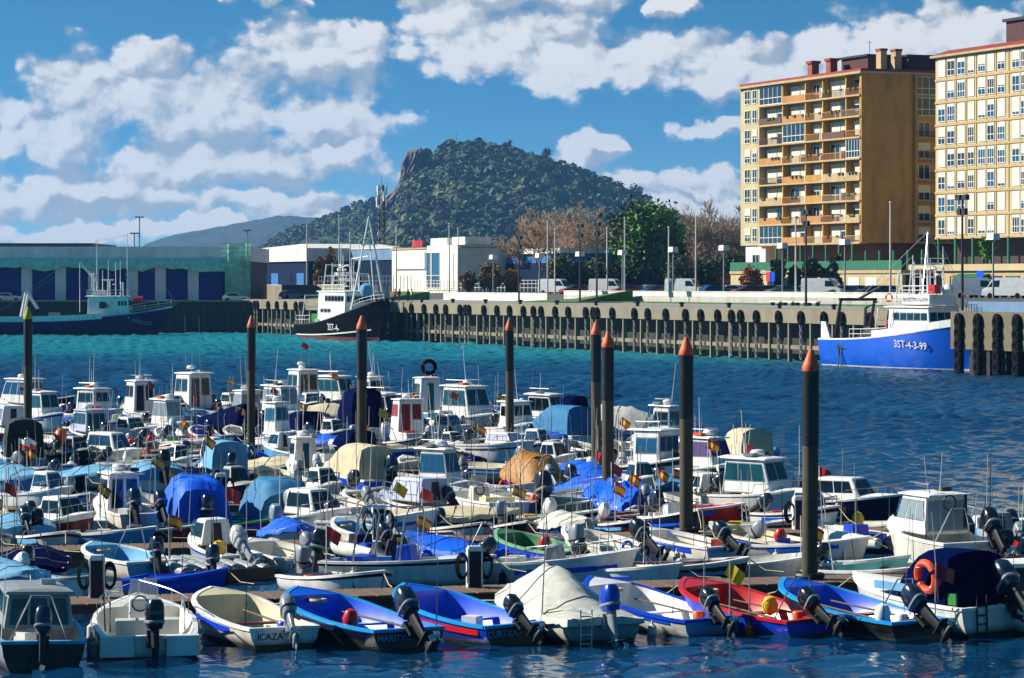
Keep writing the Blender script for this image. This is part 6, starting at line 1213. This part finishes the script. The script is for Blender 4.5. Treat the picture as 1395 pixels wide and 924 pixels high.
# more boats between the others
for a in [
 (552, 778, 3.6, 'a', 'rib', 'dark', 'small black inflatable between the white inflatable and the bright blue cover'), (520, 736, 4.4, 't', 'console', 'white', 'white boat with grey console behind the steel arch boat'), (150, 748, 4.2, 't', 'open', 'skyblue', 'pale blue open boat between the maroon cabin boat and the red dinghy'),
 (55, 698, 4.6, 't', 'cuddy', 'white', 'white cabin boat with navy windows left of the twin outboard pilothouse'), (205, 702, 4.2, 'a', 'open', 'white', 'white dinghy squeezed left of the royal blue tent'), (432, 692, 4.6, 't', 'cuddy', 'gelcoat', 'cream cabin boat right of the teal tent boat'), (512, 700, 4.2, 'a', 'open', 'navy', 'navy dinghy with white inside left of the lavender boat'),
 (600, 690, 4.6, 't', 'hardtop', 'white', 'white hardtop boat behind the lavender boat'), (684, 682, 4.2, 't', 'open', 'gelcoat', 'white open boat below the larger cream one'), (745, 650, 4.6, 't', 'cuddy', 'white', 'white cabin boat behind the golden brown tarp'), (825, 650, 4.4, 't', 'open', 'navy', 'navy open boat between the two close mooring piles and the tall pilothouse'),
 (925, 645, 5.0, 't', 'cuddy', 'white', 'white cabin boat behind the violet curtained one'), (905, 622, 5.2, 't', 'pilot', 'gelcoat', 'cream pilothouse boat near the end of the fourth row'), (575, 650, 4.2, 'a', 'open', 'white', 'white dinghy between the two cream open boats'), (520, 652, 4.2, 't', 'open', 'white', 'white open boat right of the beige canopy'),
 (448, 655, 4.4, 't', 'console', 'white', 'white console boat left of the beige canopy'), (388, 634, 4.4, 'a', 'cuddy', 'skyblue', 'pale blue cabin boat beside the wide wooden decked boat'), (282, 642, 4.4, 't', 'cuddy', 'white', 'white cabin boat behind the flat canvas back boat'), (192, 645, 4.4, 't', 'open', 'gelcoat', 'cream dinghy right of the blue glass cuddy'),
 (60, 655, 4.4, 't', 'open', 'white', 'white open boat below the green canvas shelter'), (170, 608, 4.8, 't', 'cuddy', 'white', 'white cabin boat below the pilothouse with navy door'), (272, 612, 4.6, 't', 'open', 'white', 'white open boat below the navy sloping tarp'), (376, 615, 4.8, 't', 'pilot', 'white', 'white pilothouse left of the low navy canopy'),
 (446, 612, 4.6, 't', 'cuddy', 'white', 'white cabin boat between the two navy canopies'), (522, 588, 5.0, 't', 'hardtop', 'white', 'white hardtop boat right of the square navy canvas'), (600, 604, 4.8, 't', 'cuddy', 'white', 'white cabin boat in front of the teal glass cruiser'), (664, 612, 4.8, 't', 'open', 'skyblue', 'pale blue open boat left of the lone pile'),
 (722, 628, 4.8, 't', 'cuddy', 'white', 'white cabin boat below the teal canvas enclosure'), (745, 590, 5.2, 't', 'hardtop', 'white', 'white hardtop boat behind the teal canvas enclosure'), (162, 592, 5.0, 't', 'console', 'white', 'white console boat behind the thick hard top'), (228, 572, 5.2, 't', 'cuddy', 'white', 'white cabin boat left of the largest pilothouse'),
 (312, 568, 5.2, 't', 'cuddy', 'white', 'white cabin boat right of the largest pilothouse'), (505, 566, 5.2, 't', 'pilot', 'white', 'white pilothouse boat behind the square navy canvas'), (540, 568, 5.2, 't', 'cuddy', 'gelcoat', 'cream cabin boat left of the pale blue wheelhouse'), (672, 576, 5.0, 't', 'open', 'white', 'white open boat in the farthest row left of the lone pile'),
 (60, 586, 5.2, 't', 'hardtop', 'white', 'white hardtop boat below the navy bimini'), (1088, 728, 4.4, 't', 'cuddy', 'white', 'white cabin boat half behind the thick mooring pile'), (1105, 764, 4.2, 't', 'open', 'gelcoat', 'cream dinghy right of the thick mooring pile'), (1212, 735, 4.6, 't', 'open', 'skyblue', 'pale blue open boat left of the large white cruiser'),
 (1335, 735, 4.8, 't', 'open', 'black', 'black open workboat beyond the large white cruiser'), (1205, 800, 4.2, 't', 'open', 'white', 'white dinghy left of the navy canvas cuddy'), (855, 800, 4.0, 't', 'open', 'white', 'low white boat just behind the blue rimmed dinghy')]:
    rg_ = random.Random(int(a[0]*7)); bt(*a, dh=rg_.uniform(0, 25) if a[3] == 'a' else rg_.uniform(20, 60), fl=rg_.choice([None]*5+['spain', 'redwhite']), out=rg_.choice(['motorblack', 'motornavy', 'motorgrey', None]), ant=2, stripe=rg_.choice([None, 'navy', 'royal', None]), gm=rg_.choice(['glass', 'tealglass', 'blueglass']))
# the remaining berths
used = set(); rq = random.Random(77); HN = {'white': 'white', 'gelcoat': 'off white', 'navy': 'navy', 'skyblue': 'pale blue', 'royal': 'royal blue', 'cream': 'cream', 'black': 'black', 'maroon': 'dark red', 'greyhull': 'grey', 'green': 'green'}
IN = {'white': 'white', 'skyblue': 'pale blue', 'gelcoat': 'off white', 'blue': 'bright blue', 'brown': 'brown', 'cream': 'cream', 'greyhull': 'grey'}; MN = {'motorblack': 'black outboard', 'motornavy': 'navy outboard', 'motorgrey': 'grey outboard', 'motorwhite': 'white outboard', None: 'no outboard'}
CN_ = {'canvasnavy': 'navy', 'canvasblue': 'bright blue', 'canvaswhite': 'grey white', 'canvaslight': 'light blue', 'canvasbeige': 'beige', 'canvasteal': 'teal', 'canvasgrey': 'grey'}
for i, (xa, ya, xe) in enumerate(PONT):
    for side in (-1, 1):
        if i == 0 and side < 0: continue
        u = -14.0
        while u < (xe-xa)/math.cos(PA)-1:
            u += rq.uniform(1.55, 1.95); L_ = rq.uniform(3.5, 4.4); v = side*(1.0+L_/2+rq.uniform(0, .4)); X = xa+u*math.cos(PA)-v*math.sin(PA); Y = ya+u*math.sin(PA)+v*math.cos(PA); px = CX+X/Y*F; py = HY+CH*F/Y
            if px < -25 or (i == 0 and 290 < px < 450): continue
            if any(abs((X-a)*math.cos(PA)+(Y-b)*math.sin(PA)) < 1.2 and abs(-(X-a)*math.sin(PA)+(Y-b)*math.cos(PA)) < 3.0 for a, b in POS): continue
            for q in range(60):
                h = rq.choice(['white']*6+['gelcoat']*4+['navy', 'skyblue', 'royal', 'cream', 'black', 'maroon', 'greyhull', 'green']); kd = 'open' if i == 0 else rq.choice(['open']*6+['cuddy', 'cover', 'cover', 'cover', 'cover', 'console']); n_ = rq.choice(list(IN)); mo = rq.choice(['motorblack', 'motorblack', 'motornavy', 'motorgrey', 'motorwhite', None]); cv = rq.choice(list(CN_)+['canvasnavy', 'canvasnavy', 'canvasblue']); key = (i, side, h, kd, cv if kd == 'cover' else n_ if kd in ('open', 'console') else 0, mo)
                if key not in used: break
            used.add(key); where = '%s side of the %s pontoon' % ('near' if side < 0 else 'far', nth[i])
            lab = {'open': '%s dinghy, %s inside, %s, %s' % (HN[h], IN[n_], MN[mo], where), 'cuddy': '%s cabin boat, %s, %s' % (HN[h], MN[mo], where), 'cover': '%s boat, %s cover, %s, %s' % (HN[h], CN_[cv], MN[mo], where), 'console': '%s console boat, %s inside, %s, %s' % (HN[h], IN[n_], MN[mo], where)}[kd]
            bt(px, py, L_, 'a' if side < 0 else 't', kd, h, lab, ins=n_, out=mo, cm=cv, dh=rq.uniform(-8, 10), tilt=rq.choice([10, 30, 50, 58]), stripe=rq.choice([None, None, 'navy', 'royal', 'maroon']), ant=rq.choice([1, 2, 2]), fl=rq.choice([None]*7+['spain', 'red']), B_=L_*rq.uniform(.36, .43), osz=rq.uniform(.9, 1.3), gm=rq.choice(['glass', 'tealglass', 'blueglass']))
# loose things among the boats
p = at(543, 728, 78.5); m = MB(); m.loft([sq(.16, .08, 0), sq(.2, .1, -.12), sq(.24, .11, -.2), sq(.2, .1, -.55), sq(.22, .1, -.75)])
for s in (-1, 1): m.tube([(s*.2, 0, -.15), (s*.3, .02, -.45), (s*.3, -.03, -.85)], [.09, .07, .055], 8); m.tube([(s*.11, 0, -.7), (s*.13, 0, -1.1), (s*.12, 0, -1.5)], [.11, .09, .07], 8)
m.b2(-.06, .06, -.13, -.08, -.2, -.08, 1); tag(m.build('wetsuit', ['dark', 'yellow'], None, p, (0, 0, .2)), 'black wetsuit with yellow patch hanging from the steel arch', 'wetsuit')
p = wl(90, 640); tag(MB().lathe([(0, -.28), (.2, -.2), (.28, 0), (.2, .2), (.05, .3)], n=16).build('buoy', 'pilecapyellow' if 0 else 'orange', None, (p.x, p.y-1.5, 1.55)), 'orange ball buoy hung over the navy boat at left', 'buoy')
# ---------------------------------------------------------------- trawlers
def trawler_masts(t, x, z, hs, mat='white'):
    for i, (dx, dy, h) in enumerate(hs): MB().tube([(0, 0, 0), (0, 0, h)], [.09, .045], 6).build('mast', mat, t, (x+dx, dy, z))
def railing(par, P_, h, mat='white', r=.03, name='railing'):
    m = MB()
    for k in (.5, 1): m.tube([Vector(p)+Vector((0, 0, h*k)) for p in P_], r, 5)
    for p in P_: m.tube([p, Vector(p)+Vector((0, 0, h))], r, 5)
    return m.build(name, mat, par)
def side_text(H, hu, txt, t0, zf, size, mat, side=-1):
    a, b = H.pt(t0-.05, zf, side), H.pt(t0+.05, zf, side); lo = H.pt(t0, zf-.12, side); c = H.pt(t0, zf, side); u = (b-a).normalized(); v = (c-lo).normalized(); n = u.cross(v)*(1 if side < 0 else -1)
    if n.y*side < 0: n = -n
    return lettering(txt, size, hu, c+n*.06, n, mat, depth=.02, up=v, name='registration_lettering')
# blue trawler on the right
M('trawlblue', '#0058cc', rough=.35, var=.08, dirt=.12, scale=.6)
hd = rad(-63); st = wl(1146, 499); L_ = 22.5
t = thing('fishing_trawler', 'bright blue trawler with white wheelhouse moored against the right quay', 'fishing boat', st+Vector((math.cos(hd)*L_/2, math.sin(hd)*L_/2, 0)), hd)
H = Hull(L_, 5.8, 2.7, 4.6, 3.6, .9, 2.0, 2.2, .25, .8); hu = H.build(t, ['trawlblue', 'trawlblue', 'white', 'trawlblue']); H.rim(t, 'white', .2, .12, 'bulwark_rail'); H.cockpit(t, 'deckgrey', 1.5, 1, .15, 'deck')
side_text(H, hu, '3ST-4-3-99', .68, .66, .95, 'white')
m = MB(); rows = []
for k in range(12):
    tt = .42+.55*k/11; a, b = H.pt(tt, .985, -1), H.pt(tt, .985, -1); rows.append([a+Vector((0, -.04, -.02)), a+Vector((0, -.04, .62))]); 
for s in (-1, 1):
    rr = [[Vector((p.x, p.y*(1 if s < 0 else -1), p.z)) for p in q] for q in rows]; rr = [[q[0], q[1], q[1]+Vector((0, -s*.1, 0)), q[0]+Vector((0, -s*.1, 0))] for q in rr]; MB().loft(rr).build('bulwark', 'white', t)
c = cabin(t, -.6, 6.0, 2.0, 2.7, 3.0, .5, .1, .15, 'white', [('s', 5, .12, .98, .6, .86, 'glass'), ('p', 5, .05, .9, .6, .86, 'glass'), ('f', 4, .05, .97, .58, .88, 'glass'), ('a', 1, .3, .6, .1, .7, 'glass'), ('s', 2, .1, .4, .25, .38, 'glass')], 'white', .3, 'wheelhouse', .12)
cc = cabin(t, 1.2, 5.5, 1.65, 5.95, .95, .2, .1, .1, 'white', [], None, .1, 'upper_bridge'); lettering('NUESTRA AURA', .52, cc, (3.3, -1.63, 6.45), (0, -1, .08), 'navy')
MB().tube([(-.55, -2.05, 2.7), (.6, -2.05, 5.6)], .05).build('pillar', 'white', t)
railing(t, [(-.8, -2.1, 5.95), (1.2, -2.1, 5.95), (3.6, -2.1, 5.95), (5.6, -1.95, 5.95)], .9); railing(t, [(-6, -2.55, 2.75), (-4, -2.6, 2.78), (-2, -2.62, 2.85), (.2, -2.62, 2.95)], .9); railing(t, [(1.3, 1.6, 6.9), (1.3, -1.6, 6.9), (5.2, -1.5, 6.9)], .8)
trawler_masts(t, 3, 6.9, ((0, 0, 5.8), (-1.2, -.8, 3.6), (-1.2, .8, 3.9), (1.4, -.7, 3.2), (1.4, .7, 4.4), (-2.4, .2, 3.0), (-2.8, -1.2, 2.2), (-.6, 1.3, 2.6), (.7, -1.3, 2.4), (2.2, .2, 3.6)))
m = MB(); m.tube([(2.8, -1.2, 9.2), (2.8, 1.2, 9.2)], .06); m.tube([(4, -1.4, 10.2), (4, 1.4, 10.2)], .05); m.tube([(2.8, 0, 9.2), (5.4, 0, 9.4)], .05); m.build('crosstree', 'white', t)
radar(t, 4.6, 8.6); MB().box((4, 0, 9.7), (.25, 1.9, .2)).build('radar_scanner', 'white', t, smooth=False); MB().box((5.2, -.8, 7.4), (1, .7, .8)).build('winch_cover', 'red', t, smooth=False); MB().lathe([(.5, 0), (.62, .5), (.3, .9), (.1, 1.0)], (5.9, .2, 6.9), 12).build('satellite_dome', 'white', t)
for z_, lab in ((3.6, ''), (6.2, '')): MB().torus((-.72, -1.7, z_+.4), .34, .1, 'x', 16, 7).build('lifebuoy', 'lifering', t)
m = MB(); m.tube([(-9.6, -1.9, 2.2), (-8.4, -1.9, 6.4)], [.22, .14]); m.tube([(-9.6, 1.9, 2.2), (-8.4, 1.9, 6.4)], [.22, .14]); m.tube([(-8.4, -2.1, 6.4), (-8.4, 2.1, 6.4)], .16); m.tube([(-8.4, 0, 6.4), (-4.6, 0, 7.6)], .13); m.tube([(-6.4, -.6, 2), (-6.2, -.6, 5.6), (-4.6, -.4, 6.2)], [.2, .16, .1]); m.build('net_gallows', 'dark', t)
MB().lathe([(.6, -1.4), (1.0, -1.3), (.7, -1.2), (.7, 1.2), (1.0, 1.3), (.6, 1.4)], (-4.8, 0, 2.9), 14, 0, 'y').build('net_drum', 'dark', t)
m = MB().add(*[[], []]); q = blob(NR, 1.1, 2, .3, .7); m.add([Vector(p)+Vector((-7.2, 0, 2.4)) for p in q[0]], [tuple(f) for f in q[1]]); m.build('heaped_net', 'darkbrown', t)
m = MB(); m.hexa([(-11.0, -2.45, 2.7), (-9.4, -2.5, 2.7), (-9.4, -2.3, 2.7), (-11.0, -2.25, 2.7)], [(-11.0, -2.45, 4.3), (-10.2, -2.5, 4.3), (-10.2, -2.3, 4.3), (-11.0, -2.25, 4.3)]); m.build('stern_cheek', 'white', t, smooth=False)
for s in (0, .5): MB().tube([(-7.6+s, -2.72, 2.6), (-7.6+s, -2.76, 0)], .07).build('side_cable', 'alu', t)
m = MB(); a, b = H.pt(.15, .99, -1), H.pt(.28, .99, -1); m.b2(a.x, b.x, -2.72, -2.58, 1.7, 2.5); m.build('stern_door', 'voiddark', t, smooth=False)
# black trawler in the middle
hd = rad(-66.5); ce = wl(476, 463.5); L_ = 29
t = thing('fishing_trawler', 'black and green trawler with flared bow, white wheelhouse and tall white masts', 'fishing boat', ce, hd)
M('trawlblack', '#04090a', rough=.75, scale=.5, spec=.04)
H = Hull(L_, 7.4, 2.1, 6.0, 3.2, .85, 3.2, 2.4, .55, .86); hu = H.build(t, ['trawlblack', 'trawlblack', 'redfoul', 'trawlblack']); H.rim(t, 'dark', .22, .12, 'bulwark_rail'); H.cockpit(t, 'deckgrey', 1.6, 1, .15, 'deck')
side_text(H, hu, '3ST-4-', .6, .55, 1.35, 'white')
m = MB(); rr = []
for k in range(14): a = H.pt(.02+.9*k/13, .3, -1); rr.append([a+Vector((0, -.03, -.09)), a+Vector((0, -.05, .09)), a+Vector((0, .05, .09)), a+Vector((0, .05, -.09))])
m.loft(rr); m.build('rubbing_strake', 'wallwhite', t)
c = cabin(t, -5.2, 5.4, 2.9, 1.9, 4.8, .4, .1, .2, 'white', [('s', 6, .25, .97, .72, .9, 'glass'), ('p', 6, .03, .8, .72, .9, 'glass'), ('f', 4, .05, .97, .7, .9, 'glass'), ('s', 3, .1, .5, .4, .52, 'glass')], 'white', .25, 'wheelhouse', .12)
MB().b2(-9.5, -6.5, -2.2, 2.2, 1.7, 3.6).build('hatch_house', 'green', t, smooth=False); MB().b2(-6, -4.4, -3.0, -2.2, 1.7, 2.9).build('locker', 'palegreen', t, smooth=False)
railing(t, [(-4, -2.6, 6.7), (-1.5, -2.6, 6.7), (1.5, -2.6, 6.7), (4.6, -2.5, 6.7)], 1.0); railing(t, [(-14, -2.9, 2.2), (-11.5, -3.2, 2.2), (-9, -3.4, 2.25), (-6.5, -3.5, 2.3)], 1.1)
railing(t, [(8, -3.0, 4.2), (10.5, -2.4, 4.9), (12.6, -1.5, 5.3), (14.2, -.3, 5.5)], .9)
trawler_masts(t, 0, 6.7, ((-3.4, 0, 6.5), (-2.6, -1.6, 4.0), (-2.6, 1.6, 4.4), (.2, -1, 5.2), (1.4, .9, 7.2), (2.5, -.6, 4.6)))
m = MB(); m.tube([(7.4, -2.6, 3.6), (7.6, 0, 17)], [.2, .1]); m.tube([(7.4, 2.6, 3.6), (7.6, 0, 17)], [.2, .1]); m.tube([(10, 0, 4.6), (7.6, 0, 15)], .09); m.tube([(7.6, 0, 11.6), (1.0, 0, 11.3)], .09); m.tube([(7.5, -1.2, 13.2), (7.5, 1.2, 13.2)], .09); m.tube([(7.5, -1.0, 14.0), (7.5, 1.0, 14.0)], .07); m.build('foremast', 'white', t)
MB().lathe([(.7, 0), (1.0, .6), (.8, 1.4), (.2, 1.7)], (6.8, 0, 6.2), 14).build('tarped_winch', 'canvaslight', t)
m = MB()
for q in range(5): m.box((-3.4, -.5+.25*q, 9.2+.6*(q % 3)), (.7, .4, .35))
m.tube([(-3.4, -1.2, 10.3), (-3.4, 1.2, 10.3)], .06); m.build('light_cluster', 'white', t); radar(t, -1, 7.4); MB().box((-.8, 0, 8.5), (.25, 2.2, .22)).build('radar_scanner', 'white', t, smooth=False)
m = MB(); m.tube([(1.2, -2, 6.7), (1.2, -2, 10), (3.5, -1.4, 10.4)], .08); m.build('davit', 'white', t)
# navy trawler on the left
M('trawlnavy', '#051a58', rough=.6, scale=.5, spec=.08); L_ = 29
ce = wl(105, 456.6)
t = thing('fishing_trawler', 'long navy trawler with white wheelhouse moored below the netted warehouse', 'fishing boat', ce, rad(2))
H = Hull(L_, 7, 2.4, 4.3, 2.6, .9, 2.4, 3.0, .3, .86); hu = H.build(t, ['trawlnavy', 'trawlnavy', 'redfoul', 'trawlnavy']); H.rim(t, 'skyblue', .22, .14, 'bulwark_rail'); H.cockpit(t, 'deckgrey', 1.5, 1, .15, 'deck')
side_text(H, hu, 'PRECOZ', .86, .55, .85, 'skyblue')
m = MB(); rr = []
for k in range(14): a = H.pt(.02+.62*k/13, .985, -1); rr.append([a+Vector((0, -.03, -.35)), a+Vector((0, -.03, .5)), a+Vector((0, .08, .5)), a+Vector((0, .08, -.35))])
m.loft(rr); m.build('bulwark', 'white', t)
c = cabin(t, 1.8, 8.2, 2.4, 2.6, 3.2, .3, .1, .15, 'white', [('s', 3, .74, .97, .58, .82, 'glass'), ('f', 4, .05, .97, .58, .86, 'glass'), ('p', 4, .05, .8, .58, .82, 'glass'), ('s', 1, .28, .44, .45, .78, 'glass')], 'white', .2, 'wheelhouse', .12)
lettering('OR', 1.0, c, (4.4, -2.36, 4.4), (0, -1, .05), 'navy')
cabin(t, 2.4, 4.4, 1.4, 5.9, .9, .1, .1, .1, 'gelcoat', [], None, .1, 'funnel_casing')
railing(t, [(1.8, -2.3, 5.95), (4.2, -2.3, 5.95), (6.2, -2.3, 5.95), (8, -2.2, 5.95)], .9); railing(t, [(8.6, -2.9, 3.7), (10.4, -2.2, 4.0), (12.4, -1.2, 4.3), (14.3, -.1, 4.5)], .9)
m = MB(); m.hexa([(8.4, -3.0, 3.55), (14.9, -.1, 4.5), (14.9, .1, 4.5), (8.4, -2.7, 3.55)], [(8.4, -3.0, 3.9), (15.6, -.1, 5.0), (15.6, .1, 5.0), (8.4, -2.7, 3.9)]); m.build('bow_rail_plank', 'concrete', t, smooth=False)
trawler_masts(t, 4, 5.9, ((-1.0, 0, 8.6), (3.6, 0, 9.6), (.8, -.6, 5.6), (1.8, .5, 5.2), (2.6, -.4, 5.4), (-.2, .7, 4.0)))
m = MB(); m.tube([(3.0, 0, 8.2), (.4, 0, 11.0)], [.28, .16]); m.tube([(.4, 0, 11.0), (.4, 0, 3.5)], .03, 4); m.tube([(7.4, -.7, 9.2), (7.4, .7, 9.2)], .06); m.build('derrick', 'white', t)
MB().box((4.6, 0, 8.4), (1.8, .25, .25)).build('radar_scanner', 'white', t, smooth=False); radar(t, 5.6, 7.6); MB().lathe([(0, -.7), (.75, -.65), (.75, .65), (0, .7)], (9.2, 1, 5.2), 14, 0, 'x').build('red_drum', 'red', t)
m = MB(); m.tube([(-8.4, -1.5, 2.2), (-7.6, -1.5, 6.6)], [.3, .2]); m.tube([(-8.4, 1.5, 2.2), (-7.6, 1.5, 6.6)], [.3, .2]); m.tube([(-7.6, -1.7, 6.6), (-7.6, 1.7, 6.6)], .2); m.tube([(-7.6, 0, 6.6), (-5.6, 0, 3.4)], [.25, .3]); m.build('net_gallows', 'whclad', t)
MB().lathe([(.5, -1.5), (1.1, -1.4), (.8, -1.2), (.8, 1.2), (1.1, 1.4), (.5, 1.5)], (-5.4, 0, 3.0), 14, 0, 'y').build('net_drum', 'navy', t)
for k, (xx, mt_) in enumerate(((-3.4, 'greyhull'), (-1.2, 'navy'), (.6, 'brown'))): MB().b2(xx-.8, xx+.7, -1.6, 1.2, 1.6, 3.4-.3*k).build('deck_gear', mt_, t, smooth=False)
q = blob(NR, 1.3, 2, .35, 1.2); o = MB().add([Vector(p)+Vector((-13.3, -3.6, 2.1)) for p in q[0]], [tuple(f) for f in q[1]]).build('hanging_net', 'orange', t); 
M('netbrown', '#a0602c', rough=.95, var=.5, scale=3); o.data.materials[0] = MATS['netbrown']
def rigging(t, pairs, frames):
    m = MB()
    for a, b in pairs: m.tube([a, b], .025, 3)
    m.build('rigging_wire', 'alu', t)
    for x, w_, z0, z1 in frames:
        m = MB(); m.tube([(x, -w_, z0), (x, -w_*.8, z1), (x, w_*.8, z1), (x, w_, z0)], .09, 6); m.tube([(x, -w_*.85, z0+(z1-z0)*.6), (x, w_*.85, z0+(z1-z0)*.6)], .06, 5); m.build('gantry_frame', 'white', t)
TR = [o for o in bpy.data.objects if o.name.startswith('fishing_trawler') and o.parent is None]
for o in TR:
    k = o['label'][:5]
    if k == 'brigh': rigging(o, [((3, 0, 12.6), (10.6, 0, 4.8)), ((3, 0, 12.6), (-8.4, 0, 6.4)), ((3, 0, 12.6), (5, -2, 6.9)), ((1.8, -.8, 10.4), (-4.6, 0, 7.6)), ((4.4, .7, 11.2), (10, 0, 4.8))], [(.2, 1.6, 5.95, 8.8), (2.2, 1.5, 6.9, 9.6), (-2.4, 2.2, 2.8, 5.6)])
    elif k == 'black': rigging(o, [((7.6, 0, 17), (14.2, 0, 5.6)), ((7.6, 0, 17), (-3.4, 0, 13)), ((7.6, 0, 15), (1.4, .9, 13.6)), ((-3.4, 0, 13), (-14, 0, 3)), ((7.6, 0, 14), (2, -2.4, 6.7))], [(-4.6, 2.2, 6.7, 10.5), (-1.6, 2.0, 6.7, 9.4), (3.2, 2.0, 6.7, 9.2), (-12, 2.8, 2, 6.2)])
    else: rigging(o, [((3, 0, 14.3), (-7.6, 0, 6.6)), ((7.6, 0, 15.3), (15, 0, 5)), ((3, 0, 14.3), (7.6, 0, 15.2)), ((.4, 0, 11), (-13, 0, 3))], [(2.4, 1.4, 6.8, 9.4), (4.8, 1.8, 5.95, 8.2), (6.8, 1.8, 5.95, 8.0)])
# ---------------------------------------------------------------- people on the quay by the black trawler
def person(label, px, x, coat, legs, seed, face=0, bend=0):
    p = ql(x, qpx(px, x), ZQ+.02); V = [(0, 0, .95), (0, 0, 1.2), (0, 0, 1.42), (0, 0, 1.54), (0, 0, 1.68), (0, .2, 1.42), (.03, .28, 1.12), (.14, .26, .9), (0, -.2, 1.42), (.03, -.28, 1.12), (.1, -.28, .88), (0, .1, .9), (.02, .12, .5), (-.02, .13, .07), (.1, .14, .03), (0, -.1, .9), (.05, -.13, .5), (0, -.14, .07), (.12, -.15, .03)]
    E = [(0, 1), (1, 2), (2, 3), (3, 4), (2, 5), (5, 6), (6, 7), (2, 8), (8, 9), (9, 10), (0, 11), (11, 12), (12, 13), (13, 14), (0, 15), (15, 16), (16, 17), (17, 18)]
    rd = [.15, .16, .15, .06, .1, .075, .055, .04, .075, .055, .04, .1, .075, .05, .045, .1, .075, .05, .045]
    me = bpy.data.meshes.new('person'); me.from_pydata(V, E, []); o = bpy.data.objects.new('person', me); COL.objects.link(o); s = o.modifiers.new('skin', 'SKIN'); sk = me.skin_vertices[0].data
    for i, r_ in enumerate(rd): sk[i].radius = (r_, r_)
    sk[0].use_root = True; u = o.modifiers.new('smooth', 'SUBSURF'); u.levels = u.render_levels = 1
    m2 = bpy.data.meshes.new_from_object(o.evaluated_get(bpy.context.evaluated_depsgraph_get())); o.modifiers.clear(); o.data = m2
    for k in (coat, legs, 'skin', 'dark'): m2.materials.append(MATS[k])
    for f in m2.polygons: z_ = f.center.z; f.material_index = 3 if z_ < .09 else 1 if z_ < .93 and abs(f.center.y) < .24 else 2 if z_ > 1.5 or z_ < .93 else 0; f.use_smooth = True
    o.location = p; o.rotation_euler = (0, 0, face); tag(o, label, 'person')
    MB().lathe([(.105, 1.66), (.118, 1.71), (.1, 1.78), (.03, 1.81)], n=10).build('hair', 'darkbrown', o)
person('person in orange jacket standing by the bow of the black trawler', 538, 1.6, 'hivis', 'denim', 1, -2); person('person in dark jacket next to the orange jacket by the black bow', 544, 2.4, 'dark', 'denim', 2, 2.4)
person('person in green top standing on the quay right of the black bow', 556, 2.0, 'greenpaint', 'dark', 3, -1); person('person in pale coat at the quay edge, right of the green top', 561, 3.0, 'canvasbeige', 'denim', 4, 1)
# ---------------------------------------------------------------- air
HZ = MB(); HZ.b2(-3500, 3500, -30, 7600, -3, 420); hz = HZ.build('haze', [], smooth=False); hz['kind'] = 'stuff'
hm = bpy.data.materials.new('haze_air'); hm.use_nodes = True; nt = hm.node_tree; nt.nodes.clear(); ou = nt.nodes.new('ShaderNodeOutputMaterial'); pv = nt.nodes.new('ShaderNodeVolumePrincipled')
pv.inputs['Color'].default_value = (.2, .5, 1, 1); pv.inputs['Density'].default_value = HAZE; pv.inputs['Anisotropy'].default_value = .2; nt.links.new(pv.outputs[0], ou.inputs['Volume']); hz.data.materials.append(hm)
